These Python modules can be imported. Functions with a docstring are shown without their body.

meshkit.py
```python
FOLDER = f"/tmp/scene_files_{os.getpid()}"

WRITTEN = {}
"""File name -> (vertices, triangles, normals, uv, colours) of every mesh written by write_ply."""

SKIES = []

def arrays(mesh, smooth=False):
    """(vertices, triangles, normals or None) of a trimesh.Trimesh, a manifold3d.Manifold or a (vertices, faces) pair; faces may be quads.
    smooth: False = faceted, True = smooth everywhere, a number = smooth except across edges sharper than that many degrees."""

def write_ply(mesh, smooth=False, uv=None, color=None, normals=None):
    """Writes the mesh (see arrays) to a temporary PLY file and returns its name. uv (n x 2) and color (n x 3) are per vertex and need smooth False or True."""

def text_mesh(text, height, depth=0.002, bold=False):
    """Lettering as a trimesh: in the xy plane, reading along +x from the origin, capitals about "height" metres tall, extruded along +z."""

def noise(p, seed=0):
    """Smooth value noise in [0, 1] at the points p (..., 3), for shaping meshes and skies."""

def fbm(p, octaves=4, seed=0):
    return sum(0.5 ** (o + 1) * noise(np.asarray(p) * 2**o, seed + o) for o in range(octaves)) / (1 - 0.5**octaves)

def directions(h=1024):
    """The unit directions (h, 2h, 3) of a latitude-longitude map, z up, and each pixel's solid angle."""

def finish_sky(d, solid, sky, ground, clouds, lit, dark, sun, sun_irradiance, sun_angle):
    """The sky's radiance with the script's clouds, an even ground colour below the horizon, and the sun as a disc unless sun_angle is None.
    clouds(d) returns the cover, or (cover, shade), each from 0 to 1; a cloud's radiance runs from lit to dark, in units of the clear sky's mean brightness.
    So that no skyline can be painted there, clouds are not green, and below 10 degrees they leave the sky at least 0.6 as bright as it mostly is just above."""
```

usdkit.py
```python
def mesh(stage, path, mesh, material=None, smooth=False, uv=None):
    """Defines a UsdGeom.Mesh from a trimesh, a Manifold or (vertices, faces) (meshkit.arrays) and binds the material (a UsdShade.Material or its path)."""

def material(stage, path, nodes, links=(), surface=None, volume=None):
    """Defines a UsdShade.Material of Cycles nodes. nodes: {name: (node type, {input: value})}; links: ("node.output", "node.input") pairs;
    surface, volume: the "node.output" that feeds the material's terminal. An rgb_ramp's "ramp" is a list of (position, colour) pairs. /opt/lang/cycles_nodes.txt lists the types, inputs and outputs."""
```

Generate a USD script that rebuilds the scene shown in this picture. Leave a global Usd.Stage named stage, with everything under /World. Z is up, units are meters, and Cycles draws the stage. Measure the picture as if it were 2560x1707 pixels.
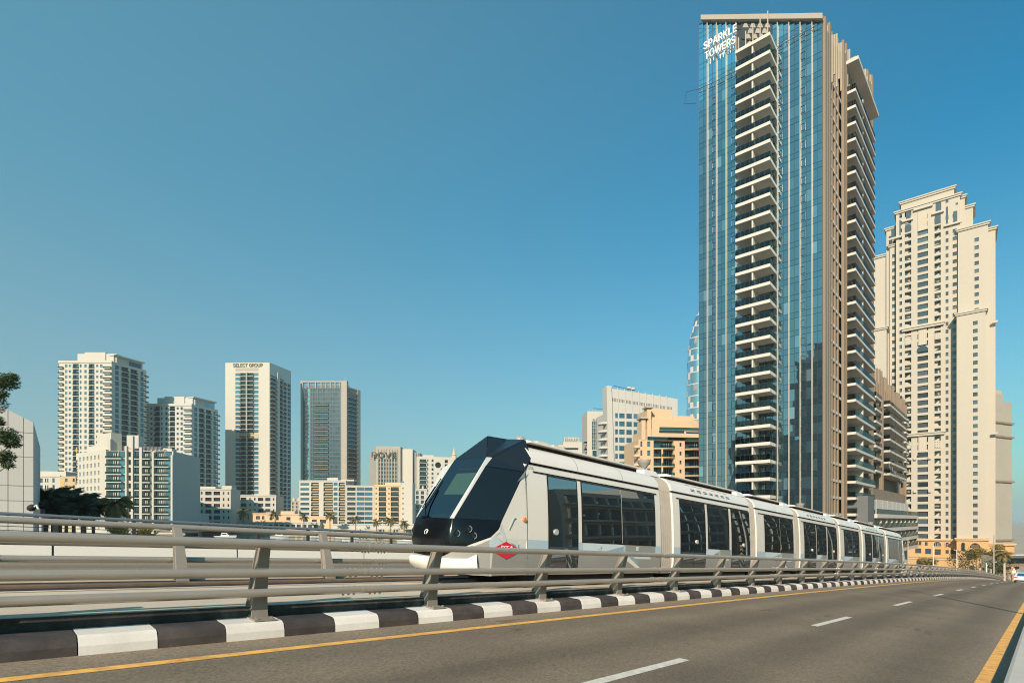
import math, random
import numpy as np
import usdkit, meshkit
from pxr import Gf, Sdf, Usd, UsdGeom, UsdLux, UsdShade, Vt

stage = Usd.Stage.CreateInMemory()
UsdGeom.SetStageUpAxis(stage, "Z")
UsdGeom.SetStageMetersPerUnit(stage, 1.0)
UsdGeom.Xform.Define(stage, "/World")
UsdGeom.Scope.Define(stage, "/World/Looks")

# ---------------------------------------------------------------- camera, sky, sun, exposure
F, CX, HY, ZC = 1348.0, 1280.0, 1300.0, 1.625      # lens in photograph pixels, eye height in metres
EXPOSURE = 0.62
SUN_AZ = np.array([-0.33, -0.944]); SUN_AZ = SUN_AZ / np.linalg.norm(SUN_AZ)   # horizontal direction towards the sun
SUN_EL = math.radians(29)
SKY_STRENGTH, SUN_INT = 0.10, 1.10
SKY_SAT, SKY_TINT, HAZE_TOP = 1.35, (0.26, 1.16, 0.97), 0.52   # dusty air: the veil thickens towards the horizon and towards the left
VEIL, SIDE_VEIL = (2.75, 3.0, 3.0), (1.15, 2.6, 3.15)

cam = UsdGeom.Camera.Define(stage, "/World/camera")
cam.CreateHorizontalApertureAttr(36.0)
cam.CreateVerticalApertureAttr(24.0)
cam.CreateFocalLengthAttr(F / 2560 * 36)
cam.CreateVerticalApertureOffsetAttr((HY - 853.5) / 2560 * 36)
cam.CreateClippingRangeAttr(Gf.Vec2f(0.05, 20000))
cam.CreateExposureAttr(EXPOSURE)
xf = UsdGeom.Xformable(cam)
xf.AddTranslateOp().Set(Gf.Vec3d(0, 0, ZC))
xf.AddRotateXOp().Set(90.0)

dome = UsdLux.DomeLight.Define(stage, "/World/sky")
sky_mat = usdkit.material(stage, "/World/Looks/sky_look", {
    "sky": ("sky_texture", {"sky_type": "single_scattering", "sun_disc": False, "sun_elevation": SUN_EL,
                            "sun_rotation": math.atan2(SUN_AZ[0], SUN_AZ[1]), "altitude": 10.0,
                            "air_density": 1.0, "aerosol_density": 1.2, "ozone_density": 2.0}),
    "sat": ("hsv", {"saturation": SKY_SAT}), "tint": ("mix_color", {"blend_type": "multiply", "fac": 1.0, "b": SKY_TINT, "use_clamp_result": False, "use_clamp": False}),
    "tc": ("texture_coordinate", {}), "sep": ("separate_xyz", {}), "haze": ("map_range", {"from_min": 0.0, "from_max": HAZE_TOP, "to_min": 1.0, "to_max": 0.0, "clamp": True}),
    "hp": ("math", {"math_type": "power", "value2": 1.6}), "dot": ("vector_math", {"math_type": "dot_product", "vector2": (-0.92, 0.35, 0.15)}),
    "side": ("map_range", {"from_min": -0.45, "from_max": 0.95, "to_min": 0.0, "to_max": 0.62, "clamp": True}), "mx": ("math", {"math_type": "maximum"}), "hs": ("math", {"math_type": "multiply_add", "value2": 0.80, "value3": 0.0}),
    "veil1": ("mix_color", {"blend_type": "mix", "b": SIDE_VEIL, "use_clamp_result": False}),
    "veil": ("mix_color", {"blend_type": "mix", "b": VEIL, "use_clamp_result": False}),
    "bg": ("background_shader", {"strength": SKY_STRENGTH})},
    [("sky.color", "sat.color"), ("sat.color", "tint.a"), ("tc.generated", "sep.vector"), ("sep.z", "haze.value"), ("haze.result", "hp.value1"), ("hp.value", "hs.value1"),
     ("tc.generated", "dot.vector1"), ("dot.value", "side.value"), ("side.result", "veil1.fac"), ("tint.result", "veil1.a"), ("veil1.result", "veil.a"), ("hs.value", "veil.fac"), ("veil.result", "bg.color")], surface="bg.background")
UsdShade.MaterialBindingAPI.Apply(dome.GetPrim()).Bind(sky_mat)
dome.GetPrim().SetCustomDataByKey("kind", "structure")
dome.GetPrim().SetCustomDataByKey("label", "clear hazy blue sky paling towards the horizon")

sun = UsdLux.DistantLight.Define(stage, "/World/sun")
sun.CreateIntensityAttr(SUN_INT); sun.CreateNormalizeAttr(True); sun.CreateAngleAttr(0.53)
sun.CreateColorAttr(Gf.Vec3f(1.0, 0.805, 0.635))
sd = np.array([SUN_AZ[0] * math.cos(SUN_EL), SUN_AZ[1] * math.cos(SUN_EL), math.sin(SUN_EL)])
sx = UsdGeom.Xformable(sun)
yaw = math.degrees(math.atan2(sd[1], sd[0])) + 90
sx.AddRotateZOp().Set(yaw)
sx.AddRotateXOp().Set(math.degrees(math.acos(sd[2])))

# ---------------------------------------------------------------- helpers: prims and labels
used = {}
def numbered(path):
    k = used.get(path, 0); used[path] = k + 1
    return path if k == 0 else f"{path}_{k:03d}"

def tag(prim, label=None, cat=None, group=None, kind=None):
    for k, v in (("label", label), ("category", cat), ("group", group), ("kind", kind)):
        if v: prim.SetCustomDataByKey(k, v)
    return prim

def thing(name, label, cat, group=None, loc=None, rz=None, kind=None):
    x = UsdGeom.Xform.Define(stage, numbered("/World/" + name))
    if loc is not None: x.AddTranslateOp().Set(Gf.Vec3d(*map(float, loc)))
    if rz is not None: x.AddRotateZOp().Set(float(rz))
    return tag(x.GetPrim(), label, cat, group, kind)

def copy_of(src, name, label, cat, group, loc, rz=0.0, scale=1.0):
    x = UsdGeom.Xform.Define(stage, numbered("/World/" + name))
    x.AddTranslateOp().Set(Gf.Vec3d(*map(float, loc))); x.AddRotateZOp().Set(float(rz))
    x.AddScaleOp().Set(Gf.Vec3f(scale, scale, scale))
    p = x.GetPrim()
    p.GetReferences().AddInternalReference(src.GetPath()); p.SetInstanceable(True)
    return tag(p, label, cat, group)

class MB:
    """Collects faces that become ONE mesh."""
    def __init__(self): self.v, self.f, self.n = [], [], 0
    def add(self, v, f):
        v = np.asarray(v, float).reshape(-1, 3)
        f = np.asarray(f, int)
        if f.shape[1] == 4: f = np.vstack([f[:, [0, 1, 2]], f[:, [0, 2, 3]]])
        self.v.append(v); self.f.append(f + self.n); self.n += len(v); return self
    def poly(self, pts):
        pts = np.asarray(pts, float)
        return self.add(pts, [(0, i, i + 1) for i in range(1, len(pts) - 1)])
    def mesh(self, m): return self.add(m.vertices, m.faces)
    def hexa(self, p):
        """eight corners: bottom four in order, top four in order"""
        return self.add(p, [(0, 3, 2, 1), (4, 5, 6, 7), (0, 1, 5, 4), (1, 2, 6, 5), (2, 3, 7, 6), (3, 0, 4, 7)])
    def box(self, x0, x1, y0, y1, z0, z1):
        return self.hexa([(x0, y0, z0), (x1, y0, z0), (x1, y1, z0), (x0, y1, z0), (x0, y0, z1), (x1, y0, z1), (x1, y1, z1), (x0, y1, z1)])
    def grid(self, P, close=False):
        """P: rows x cols x 3"""
        P = np.asarray(P, float); r, c = P.shape[:2]
        f = []
        for i in range(r - 1):
            for j in range(c if close else c - 1):
                k = (j + 1) % c
                f.append((i * c + j, i * c + k, (i + 1) * c + k, (i + 1) * c + j))
        return self.add(P.reshape(-1, 3), f)
    def tube(self, pts, r, sides=8, caps=True):
        p = np.asarray(pts, float); r = np.broadcast_to(np.asarray(r, float), (len(p),))
        t = np.gradient(p, axis=0); t /= np.linalg.norm(t, axis=1, keepdims=True) + 1e-12
        up = np.array([0, 0, 1.0]) if abs(t[:, 2]).mean() < 0.9 else np.array([1.0, 0, 0])
        a = np.cross(t, up); a /= np.linalg.norm(a, axis=1, keepdims=True) + 1e-12
        b = np.cross(a, t)
        g = np.arange(sides) * 2 * np.pi / sides
        ring = p[:, None] + r[:, None, None] * (np.cos(g)[None, :, None] * a[:, None] + np.sin(g)[None, :, None] * b[:, None])
        self.grid(ring, close=True)
        if caps:
            self.poly(ring[0]); self.poly(ring[-1])
        return self
    def revolve(self, c, prof, sides=16):
        g = np.arange(sides) * 2 * np.pi / sides
        P = [[(c[0] + r * math.cos(q), c[1] + r * math.sin(q), c[2] + z) for q in g] for r, z in prof]
        return self.grid(P, close=True)
    @property
    def empty(self): return self.n == 0

def put(path, mb, mat, smooth=False):
    v, f = np.vstack(mb.v), np.vstack(mb.f)
    if smooth:
        return usdkit.mesh(stage, path, (v, f), mat, smooth=smooth).GetPrim()
    m = UsdGeom.Mesh.Define(stage, path)
    m.CreatePointsAttr(Vt.Vec3fArray.FromNumpy(v.astype(np.float32)))
    m.CreateFaceVertexCountsAttr(Vt.IntArray.FromNumpy(np.full(len(f), 3, np.int32)))
    m.CreateFaceVertexIndicesAttr(Vt.IntArray.FromNumpy(f.astype(np.int32).ravel()))
    m.CreateSubdivisionSchemeAttr("none")
    UsdShade.MaterialBindingAPI.Apply(m.GetPrim()).Bind(mat)
    return m.GetPrim()

def part(parent, name, mb, mat, smooth=False, label=None, kind=None):
    return tag(put(numbered(f"{parent.GetPath()}/{name}"), mb, mat, smooth), label, None, None, kind)

def single(name, mb, mat, label, cat=None, group=None, kind=None, smooth=False):
    return tag(put(numbered("/World/" + name), mb, mat, smooth), label, cat, group, kind)

# ---------------------------------------------------------------- helpers: materials
def pbr(name, col, rough=0.6, metal=0.0, var=0.12, vscale=0.6, bump=0.0, bscale=20.0, dirt=0.0, dirtcol=(0.2, 0.17, 0.13), dscale=0.25, rand=0.0, spec=0.5, streak=False, coat=0.0):
    """Procedural surface: base colour with two octaves of tonal variation, optional dirt, per-object variation and fine relief."""
    col = tuple(col)
    n = {"g": ("geometry", {}), "p": ("principled_bsdf", {"roughness": rough, "metallic": metal, "specular_ior_level": spec, "coat_weight": coat}),
         "n1": ("noise_texture", {"scale": vscale, "detail": 5.0, "roughness": 0.6}),
         "mr": ("map_range", {"from_min": 0.25, "from_max": 0.75, "to_min": 1 - var, "to_max": 1 + var}),
         "mul": ("mix_color", {"blend_type": "multiply", "fac": 1.0, "a": col}),
         "comb": ("combine_color", {})}
    L = [("n1.fac", "mr.value"), ("mr.result", "comb.r"), ("mr.result", "comb.g"), ("mr.result", "comb.b"), ("comb.color", "mul.b")]
    if streak:
        n["map"] = ("mapping", {"scale": (1.0, 1.0, 0.12)})
        L += [("g.position", "map.vector"), ("map.vector", "n1.vector")]
    else:
        L += [("g.position", "n1.vector")]
    out = "mul.result"
    if rand > 0:
        n["oi"] = ("object_info", {}); n["rr"] = ("map_range", {"from_min": 0.0, "from_max": 1.0, "to_min": 1 - rand, "to_max": 1 + rand})
        n["rc"] = ("combine_color", {}); n["rm"] = ("mix_color", {"blend_type": "multiply", "fac": 1.0})
        L += [("oi.random", "rr.value"), ("rr.result", "rc.r"), ("rr.result", "rc.g"), ("rr.result", "rc.b"), (out, "rm.a"), ("rc.color", "rm.b")]
        out = "rm.result"
    if dirt > 0:
        n["n2"] = ("noise_texture", {"scale": dscale, "detail": 8.0, "roughness": 0.7})
        n["dr"] = ("map_range", {"from_min": 0.45, "from_max": 0.75, "to_min": 0.0, "to_max": dirt, "clamp": True})
        n["dm"] = ("mix_color", {"blend_type": "mix", "b": dirtcol})
        L += [("map.vector" if streak else "g.position", "n2.vector"), ("n2.fac", "dr.value"), ("dr.result", "dm.fac"), (out, "dm.a")]
        out = "dm.result"
    L.append((out, "p.base_color"))
    if bump > 0:
        n["n3"] = ("noise_texture", {"scale": bscale, "detail": 4.0}); n["b"] = ("bump", {"strength": 0.6, "distance": bump})
        L += [("g.position", "n3.vector"), ("n3.fac", "b.height"), ("b.normal", "p.normal")]
    return usdkit.material(stage, "/World/Looks/" + name, n, L, surface="p.BSDF")

def glassy(name, body, refl, reflcol=(0.85, 0.93, 1.0), rough=0.02, rand=0.35, wave=0.0, island=False, top=1.0):
    """Coated facade glass seen from outside: dark room behind, mirror in front, the share of the mirror rising towards grazing."""
    n = {"g": ("geometry", {}), "d": ("principled_bsdf", {"roughness": 0.35, "specular_ior_level": 0.2}), "m": ("glossy_bsdf", {"color": reflcol, "roughness": rough}),
         "fr": ("fresnel", {"IOR": 1.5}), "fm": ("map_range", {"from_min": 0.04, "from_max": 1.0, "to_min": refl, "to_max": top, "clamp": True}),
         "mix": ("mix_closure", {}), "oi": ("object_info", {}), "rr": ("map_range", {"from_min": 0.0, "from_max": 1.0, "to_min": 1 - rand, "to_max": 1 + rand}),
         "comb": ("combine_color", {}), "mul": ("mix_color", {"blend_type": "multiply", "fac": 1.0, "a": body})}
    L = [("fr.fac", "fm.value"), ("fm.result", "mix.fac"), ("d.BSDF", "mix.closure1"), ("m.BSDF", "mix.closure2"),
         (("g.random_per_island" if island else "oi.random"), "rr.value"), ("rr.result", "comb.r"), ("rr.result", "comb.g"), ("rr.result", "comb.b"), ("comb.color", "mul.b"), ("mul.result", "d.base_color")]
    if wave > 0:
        n["n3"] = ("noise_texture", {"scale": 0.55, "detail": 1.0}); n["b"] = ("bump", {"strength": 1.0, "distance": wave})
        L += [("g.position", "n3.vector"), ("n3.fac", "b.height"), ("b.normal", "m.normal")]
    return usdkit.material(stage, "/World/Looks/" + name, n, L, surface="mix.closure")

def clear_pane(name, tint, refl=0.08, top=0.9):
    n = {"t": ("transparent_bsdf", {"color": tint}), "m": ("glossy_bsdf", {"color": (0.9, 0.95, 1.0), "roughness": 0.03}),
         "fr": ("fresnel", {"IOR": 1.5}), "fm": ("map_range", {"from_min": 0.04, "from_max": 1.0, "to_min": refl, "to_max": top, "clamp": True}), "mix": ("mix_closure", {})}
    return usdkit.material(stage, "/World/Looks/" + name, n, [("fr.fac", "fm.value"), ("fm.result", "mix.fac"), ("t.BSDF", "mix.closure1"), ("m.BSDF", "mix.closure2")], surface="mix.closure")

def leafy(name, col, col2, trans=0.3):
    n = {"g": ("geometry", {}), "oi": ("object_info", {}), "mixc": ("mix_color", {"blend_type": "mix", "a": col, "b": col2}), "n1": ("noise_texture", {"scale": 1.2, "detail": 3.0}),
         "mm": ("math", {"math_type": "multiply_add", "value2": 0.6}), "d": ("principled_bsdf", {"roughness": 0.55, "specular_ior_level": 0.3}), "t": ("translucent_bsdf", {}), "mix": ("mix_closure", {"fac": trans})}
    L = [("g.position", "n1.vector"), ("g.random_per_island", "mm.value1"), ("n1.fac", "mm.value3"), ("mm.value", "mixc.fac"), ("mixc.result", "d.base_color"), ("mixc.result", "t.color"),
         ("d.BSDF", "mix.closure1"), ("t.BSDF", "mix.closure2")]
    n["mm"][1]["value2"] = 0.5
    return usdkit.material(stage, "/World/Looks/" + name, n, L, surface="mix.closure")

M = {}
M["concrete"] = pbr("concrete", (0.55, 0.455, 0.35), 0.9, var=0.12, vscale=0.8, bump=0.004, bscale=30, dirt=0.35, dirtcol=(0.3, 0.25, 0.2), dscale=0.5)
M["paving"] = pbr("paving", (0.50, 0.47, 0.43), 0.8, var=0.08, vscale=1.5, bump=0.003, bscale=60)
M["kerb_white"] = pbr("kerb_white", (0.71, 0.675, 0.635), 0.6, var=0.06, vscale=3, bump=0.004, bscale=25, dirt=0.35, dirtcol=(0.45, 0.38, 0.3), dscale=2.5, rand=0.05)
M["kerb_black"] = pbr("kerb_black", (0.052, 0.042, 0.040), 0.6, var=0.3, vscale=3, bump=0.004, bscale=25, dirt=0.5, dirtcol=(0.14, 0.11, 0.09), dscale=2.0, rand=0.15)
M["bitumen"] = pbr("bitumen", (0.030, 0.031, 0.032), 0.75, var=0.35, vscale=3, bump=0.006, bscale=15, dirt=0.9, dirtcol=(0.125, 0.115, 0.10), dscale=3.5)
M["rail_paint"] = pbr("rail_paint", (0.46, 0.405, 0.345), 0.33, metal=0.5, var=0.06, vscale=2.0, dirt=0.25, dirtcol=(0.30, 0.25, 0.2), dscale=1.5)
M["post_paint"] = pbr("post_paint", (0.24, 0.215, 0.19), 0.5, var=0.08, vscale=3.0, dirt=0.3, dirtcol=(0.22, 0.18, 0.15), dscale=2.0)
M["steel_blue"] = pbr("steel_blue", (0.16, 0.19, 0.22), 0.35, metal=0.3, var=0.08)
M["dark_steel"] = pbr("dark_steel", (0.04, 0.042, 0.047), 0.5, metal=0.2, var=0.1)
M["rust"] = pbr("rust", (0.16, 0.10, 0.065), 0.75, var=0.3, vscale=3)
M["track_black"] = pbr("track_black", (0.018, 0.016, 0.015), 0.8, var=0.3, vscale=3)
M["yellow_line"] = pbr("yellow_line", (0.86, 0.44, 0.095), 0.65, var=0.12, vscale=5, dirt=0.75, dirtcol=(0.20, 0.15, 0.09), dscale=6.0)
M["white_line"] = pbr("white_line", (0.66, 0.62, 0.55), 0.65, var=0.1, vscale=5, dirt=0.6, dirtcol=(0.2, 0.17, 0.14), dscale=7.0)
M["white_wall"] = pbr("white_wall", (0.72, 0.70, 0.66), 0.6, var=0.06, vscale=1.0, dirt=0.25, dirtcol=(0.45, 0.42, 0.38), dscale=1.0)
M["earth"] = pbr("earth", (0.36, 0.30, 0.22), 0.9, var=0.2, vscale=0.05, dirt=0.4, dirtcol=(0.2, 0.18, 0.12), dscale=0.02)

def asphalt():
    th = math.atan(1332 / 1348)
    n = {"g": ("geometry", {}), "rot": ("mapping", {"rotation": (0, 0, -(math.pi / 2 - th)), "scale": (1, 1, 1)}),
         "str": ("mapping", {"scale": (0.05, 1.0, 1.0)}), "str2": ("mapping", {"scale": (0.35, 1.0, 1.0)}), "bnd": ("math", {"math_type": "sine"}), "bsc": ("math", {"math_type": "multiply", "value2": 3.6}), "bm": ("map_range", {"from_min": -1.0, "from_max": 1.0, "to_min": 0.80, "to_max": 1.10}), "bc": ("combine_color", {}), "bmm": ("mix_color", {"blend_type": "multiply", "fac": 1.0, "use_clamp_result": False}), "ns": ("noise_texture", {"scale": 0.9, "detail": 4.0, "roughness": 0.6}),
         "nb": ("noise_texture", {"scale": 0.45, "detail": 6.0, "roughness": 0.62}), "nf": ("noise_texture", {"scale": 24.0, "detail": 4.0, "roughness": 0.75}), "vf": ("voronoi_texture", {"scale": 38.0}),
         "sep": ("separate_xyz", {}),
         "r1": ("rgb_ramp", {"ramp": [(0.3, (0.135, 0.104, 0.076)), (0.72, (0.255, 0.198, 0.14))]}),
         "m1": ("math", {"math_type": "multiply_add", "value2": 0.5}), "m2": ("math", {"math_type": "multiply", "value2": 0.5}),
         "edge": ("map_range", {"from_min": 5.4, "from_max": 6.9, "to_min": 0.0, "to_max": 0.75, "clamp": True, "range_type": "smoothstep"}),
         "edge2": ("map_range", {"from_min": 1.6, "from_max": 0.5, "to_min": 0.0, "to_max": 0.6, "clamp": True, "range_type": "smoothstep"}),
         "ea": ("math", {"math_type": "maximum"}), "sand": ("mix_color", {"blend_type": "mix", "b": (0.25, 0.20, 0.145)}),
         "spk": ("rgb_ramp", {"ramp": [(0.0, (1.7, 1.6, 1.45)), (0.18, (1.0, 1.0, 1.0)), (0.6, (0.85, 0.85, 0.85))]}), "sm": ("mix_color", {"blend_type": "multiply", "fac": 0.9, "use_clamp_result": False}),
         "fr": ("map_range", {"from_min": 0.3, "from_max": 0.7, "to_min": 0.58, "to_max": 1.42}), "fc": ("combine_color", {}), "fm": ("mix_color", {"blend_type": "multiply", "fac": 1.0}),
         "np": ("noise_texture", {"scale": 1.6, "detail": 5.0, "roughness": 0.7}), "pr": ("rgb_ramp", {"ramp": [(0.0, (0.35, 0.35, 0.35)), (0.30, (0.55, 0.55, 0.55)), (0.36, (1, 1, 1))]}), "pm": ("mix_color", {"blend_type": "multiply", "fac": 0.8}),
         "b": ("bump", {"strength": 0.5, "distance": 0.004}), "p": ("principled_bsdf", {"roughness": 0.82, "specular_ior_level": 0.35})}
    L = [("g.position", "rot.vector"), ("rot.vector", "str.vector"), ("rot.vector", "str2.vector"), ("sep.y", "bsc.value1"), ("bsc.value", "bnd.value1"), ("bnd.value", "bm.value"), ("bm.result", "bc.r"), ("bm.result", "bc.g"), ("bm.result", "bc.b"), ("pm.result", "bmm.a"), ("bc.color", "bmm.b"), ("str.vector", "ns.vector"), ("rot.vector", "nb.vector"), ("g.position", "nf.vector"), ("g.position", "vf.vector"), ("str2.vector", "np.vector"),
         ("ns.fac", "m2.value1"), ("nb.fac", "m1.value1"), ("m2.value", "m1.value3"), ("m1.value", "r1.fac"),
         ("rot.vector", "sep.vector"), ("sep.y", "edge.value"), ("sep.y", "edge2.value"), ("edge.result", "ea.value1"), ("edge2.result", "ea.value2"), ("ea.value", "sand.fac"), ("r1.color", "sand.a"),
         ("vf.distance", "spk.fac"), ("sand.result", "sm.a"), ("spk.color", "sm.b"), ("nf.fac", "fr.value"), ("fr.result", "fc.r"), ("fr.result", "fc.g"), ("fr.result", "fc.b"), ("sm.result", "fm.a"), ("fc.color", "fm.b"),
         ("np.fac", "pr.fac"), ("fm.result", "pm.a"), ("pr.color", "pm.b"), ("bmm.result", "p.base_color"), ("nf.fac", "b.height"), ("b.normal", "p.normal")]
    return usdkit.material(stage, "/World/Looks/asphalt", n, L, surface="p.BSDF")
M["asphalt"] = asphalt()

# ---------------------------------------------------------------- the bridge: plan coordinates (n across to the left, s along), h above the deck
TH = math.atan(1332 / F); CT, ST = math.cos(TH), math.sin(TH)
KS = 0.06
def deck_z(n, s, drop=10500.0):
    X, Y = s * ST - n * CT, s * CT + n * ST
    return -(Y / F * (112 - 1332 * KS) + KS * X) - np.where(np.asarray(s) > 0, np.asarray(s) ** 2, 0) / drop
def DP(n, s, h=0.0, drop=10500.0):
    n, s, h = np.broadcast_arrays(np.asarray(n, float), np.asarray(s, float), np.asarray(h, float))
    return np.stack([s * ST - n * CT, s * CT + n * ST, deck_z(n, s, drop) + h], -1)
def s_at(x, n):
    """how far along the bridge the line n is crossed by the sight line towards photograph column x"""
    return (F * n / (CT * (2612 - x)) - n * ST) / CT
S0, S1 = -40.0, 330.0
SS = np.concatenate([np.arange(S0, 40, 2.0), np.arange(40, 120, 4.0), np.arange(120, S1 + 1, 6.0)])
def strip(mb, prof, s=SS):
    """sweep the open profile [(n,h)...] along the bridge"""
    return mb.grid([[DP(n, q, h) for n, h in prof] for q in s])
def dbox(mb, n0, n1, s0, s1, h0, h1):
    return mb.hexa([DP(n0, s0, h0), DP(n1, s0, h0), DP(n1, s1, h0), DP(n0, s1, h0), DP(n0, s0, h1), DP(n1, s0, h1), DP(n1, s1, h1), DP(n0, s1, h1)])

single("road", strip(MB(), [(0.30, 0), (2, 0), (4, 0), (6, 0), (7.70, 0)]), M["asphalt"], "grey asphalt carriageway rising over the bridge", kind="structure")
road = stage.GetPrimAtPath("/World/road")
single("opposite_road", strip(MB(), [(12.3, 0), (15, 0), (18, 0), (21.6, 0)]), M["asphalt"], "asphalt carriageway beyond the tram track", kind="structure")
single("pavement", strip(MB(), [(0.37, 0.0), (0.35, 0.20), (0.31, 0.215), (-3.2, 0.24), (-3.2, -0.5)]), M["paving"], "pale concrete pavement edge at the right of the road", kind="structure")
single("bridge_deck", strip(MB(), [(-3.3, 0.2), (-3.3, -0.9), (2, -1.7), (20, -1.7), (22.2, -0.9), (22.2, 0.0)]), M["concrete"], "concrete bridge deck under the road and tram track", kind="structure")
bp = MB()
for s in (-20, 25, 70, 115):
    for n in (2, 11, 19):
        c = DP(n, s, -1.7); bp.tube([c + (0, 0, 0.3), (c[0], c[1], c[2] - 14)], 0.9, 14)
single("bridge_pier", bp, M["concrete"], "round concrete piers under the bridge", kind="structure")
for nl, w, nm in ((6.79, 0.16, None), (0.60, 0.15, None), (12.75, 0.15, None), (21.1, 0.15, None)):
    part(road, "edge_line", strip(MB(), [(nl - w / 2, 0.004), (nl + w / 2, 0.004)]), M["yellow_line"])
nd = 3.61
s_d = s_at(2083, nd)
for k in range(-2, 34):
    c = s_d + 9.0 * k
    part(road, "lane_dash", MB().grid([[DP(nd - 0.075, q, 0.004), DP(nd + 0.075, q, 0.004)] for q in np.linspace(c - 1.5, c + 1.5, 4)]), M["white_line"])
    part(road, "lane_dash", MB().grid([[DP(16.9, q, 0.004), DP(17.05, q, 0.004)] for q in np.linspace(c - 1.5, c + 1.5, 4)]), M["white_line"]) if k < 8 else None

# the painted kerb: every block a stone of its own
kerb = thing("painted_kerb", "kerb of alternating black and white painted stones along the left of the road", "kerb")
rk = random.Random(3)
LB = 0.752; s_k = s_at(707.1, 7.58)
blocks_far = {True: MB(), False: MB()}
for k in range(-16, 330):
    a, b = s_k + k * LB, s_k + (k + 1) * LB
    white = k % 2 == 1
    j = rk.uniform(-0.006, 0.006); g = 0.006
    prof = [(7.515 + j, -0.05), (7.520 + j, 0.10), (7.552 + j, 0.185), (7.60 + j, 0.212), (7.955, 0.225), (7.955, -0.05)]
    mb = MB()
    A = np.array([DP(n, a + g, h) for n, h in prof]); B = np.array([DP(n, b - g, h) for n, h in prof])
    mb.grid([A, B], close=True); mb.poly(A); mb.poly(B)
    if k < 270: part(kerb, "kerb_stone", mb, M["kerb_white" if white else "kerb_black"])
    else: blocks_far[white].add(np.vstack(mb.v), np.vstack(mb.f))
for w, mb in blocks_far.items():
    part(kerb, "far_kerb_stone", mb, M["kerb_white" if w else "kerb_black"], kind="stuff")

# tram track bed between the two guard rails
single("track_bed", strip(MB(), [(7.99, 0.0), (7.99, 0.378), (8.4, 0.365), (9.02, 0.35), (9.02, 0.30), (9.14, 0.30), (9.14, 0.35), (10.46, 0.348), (10.46, 0.30), (10.56, 0.30), (10.56, 0.348), (10.66, 0.348), (10.66, 0.325), (11.90, 0.325), (11.90, 0.375), (12.28, 0.375), (12.28, 0.0)]),
       M["concrete"], "pale concrete slab carrying the sunken tram rails", kind="structure")
trk = thing("tram_track", "steel tram rails with rusty cable duct beside them", "track")
for c in (9.08, 10.52):
    part(trk, "rail", strip(MB(), [(c - 0.035, 0.30), (c - 0.035, 0.345), (c + 0.035, 0.345), (c + 0.035, 0.30)]), M["rust"])
part(trk, "cable_duct", strip(MB(), [(11.10, 0.33), (11.10, 0.365), (11.22, 0.375), (11.34, 0.365), (11.34, 0.33)]), M["rust"])
part(trk, "drain_channel", strip(MB(), [(10.67, 0.332), (11.09, 0.332)]), M["track_black"])
part(trk, "drain_channel", strip(MB(), [(11.35, 0.332), (11.89, 0.332)]), M["track_black"])
single("upstand_wall", strip(MB(), [(7.958, 0.0), (7.962, 0.355), (7.970, 0.368), (7.986, 0.372)]), M["bitumen"], "low dark bitumen coated upstand between kerb and track slab", kind="structure")

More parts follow.
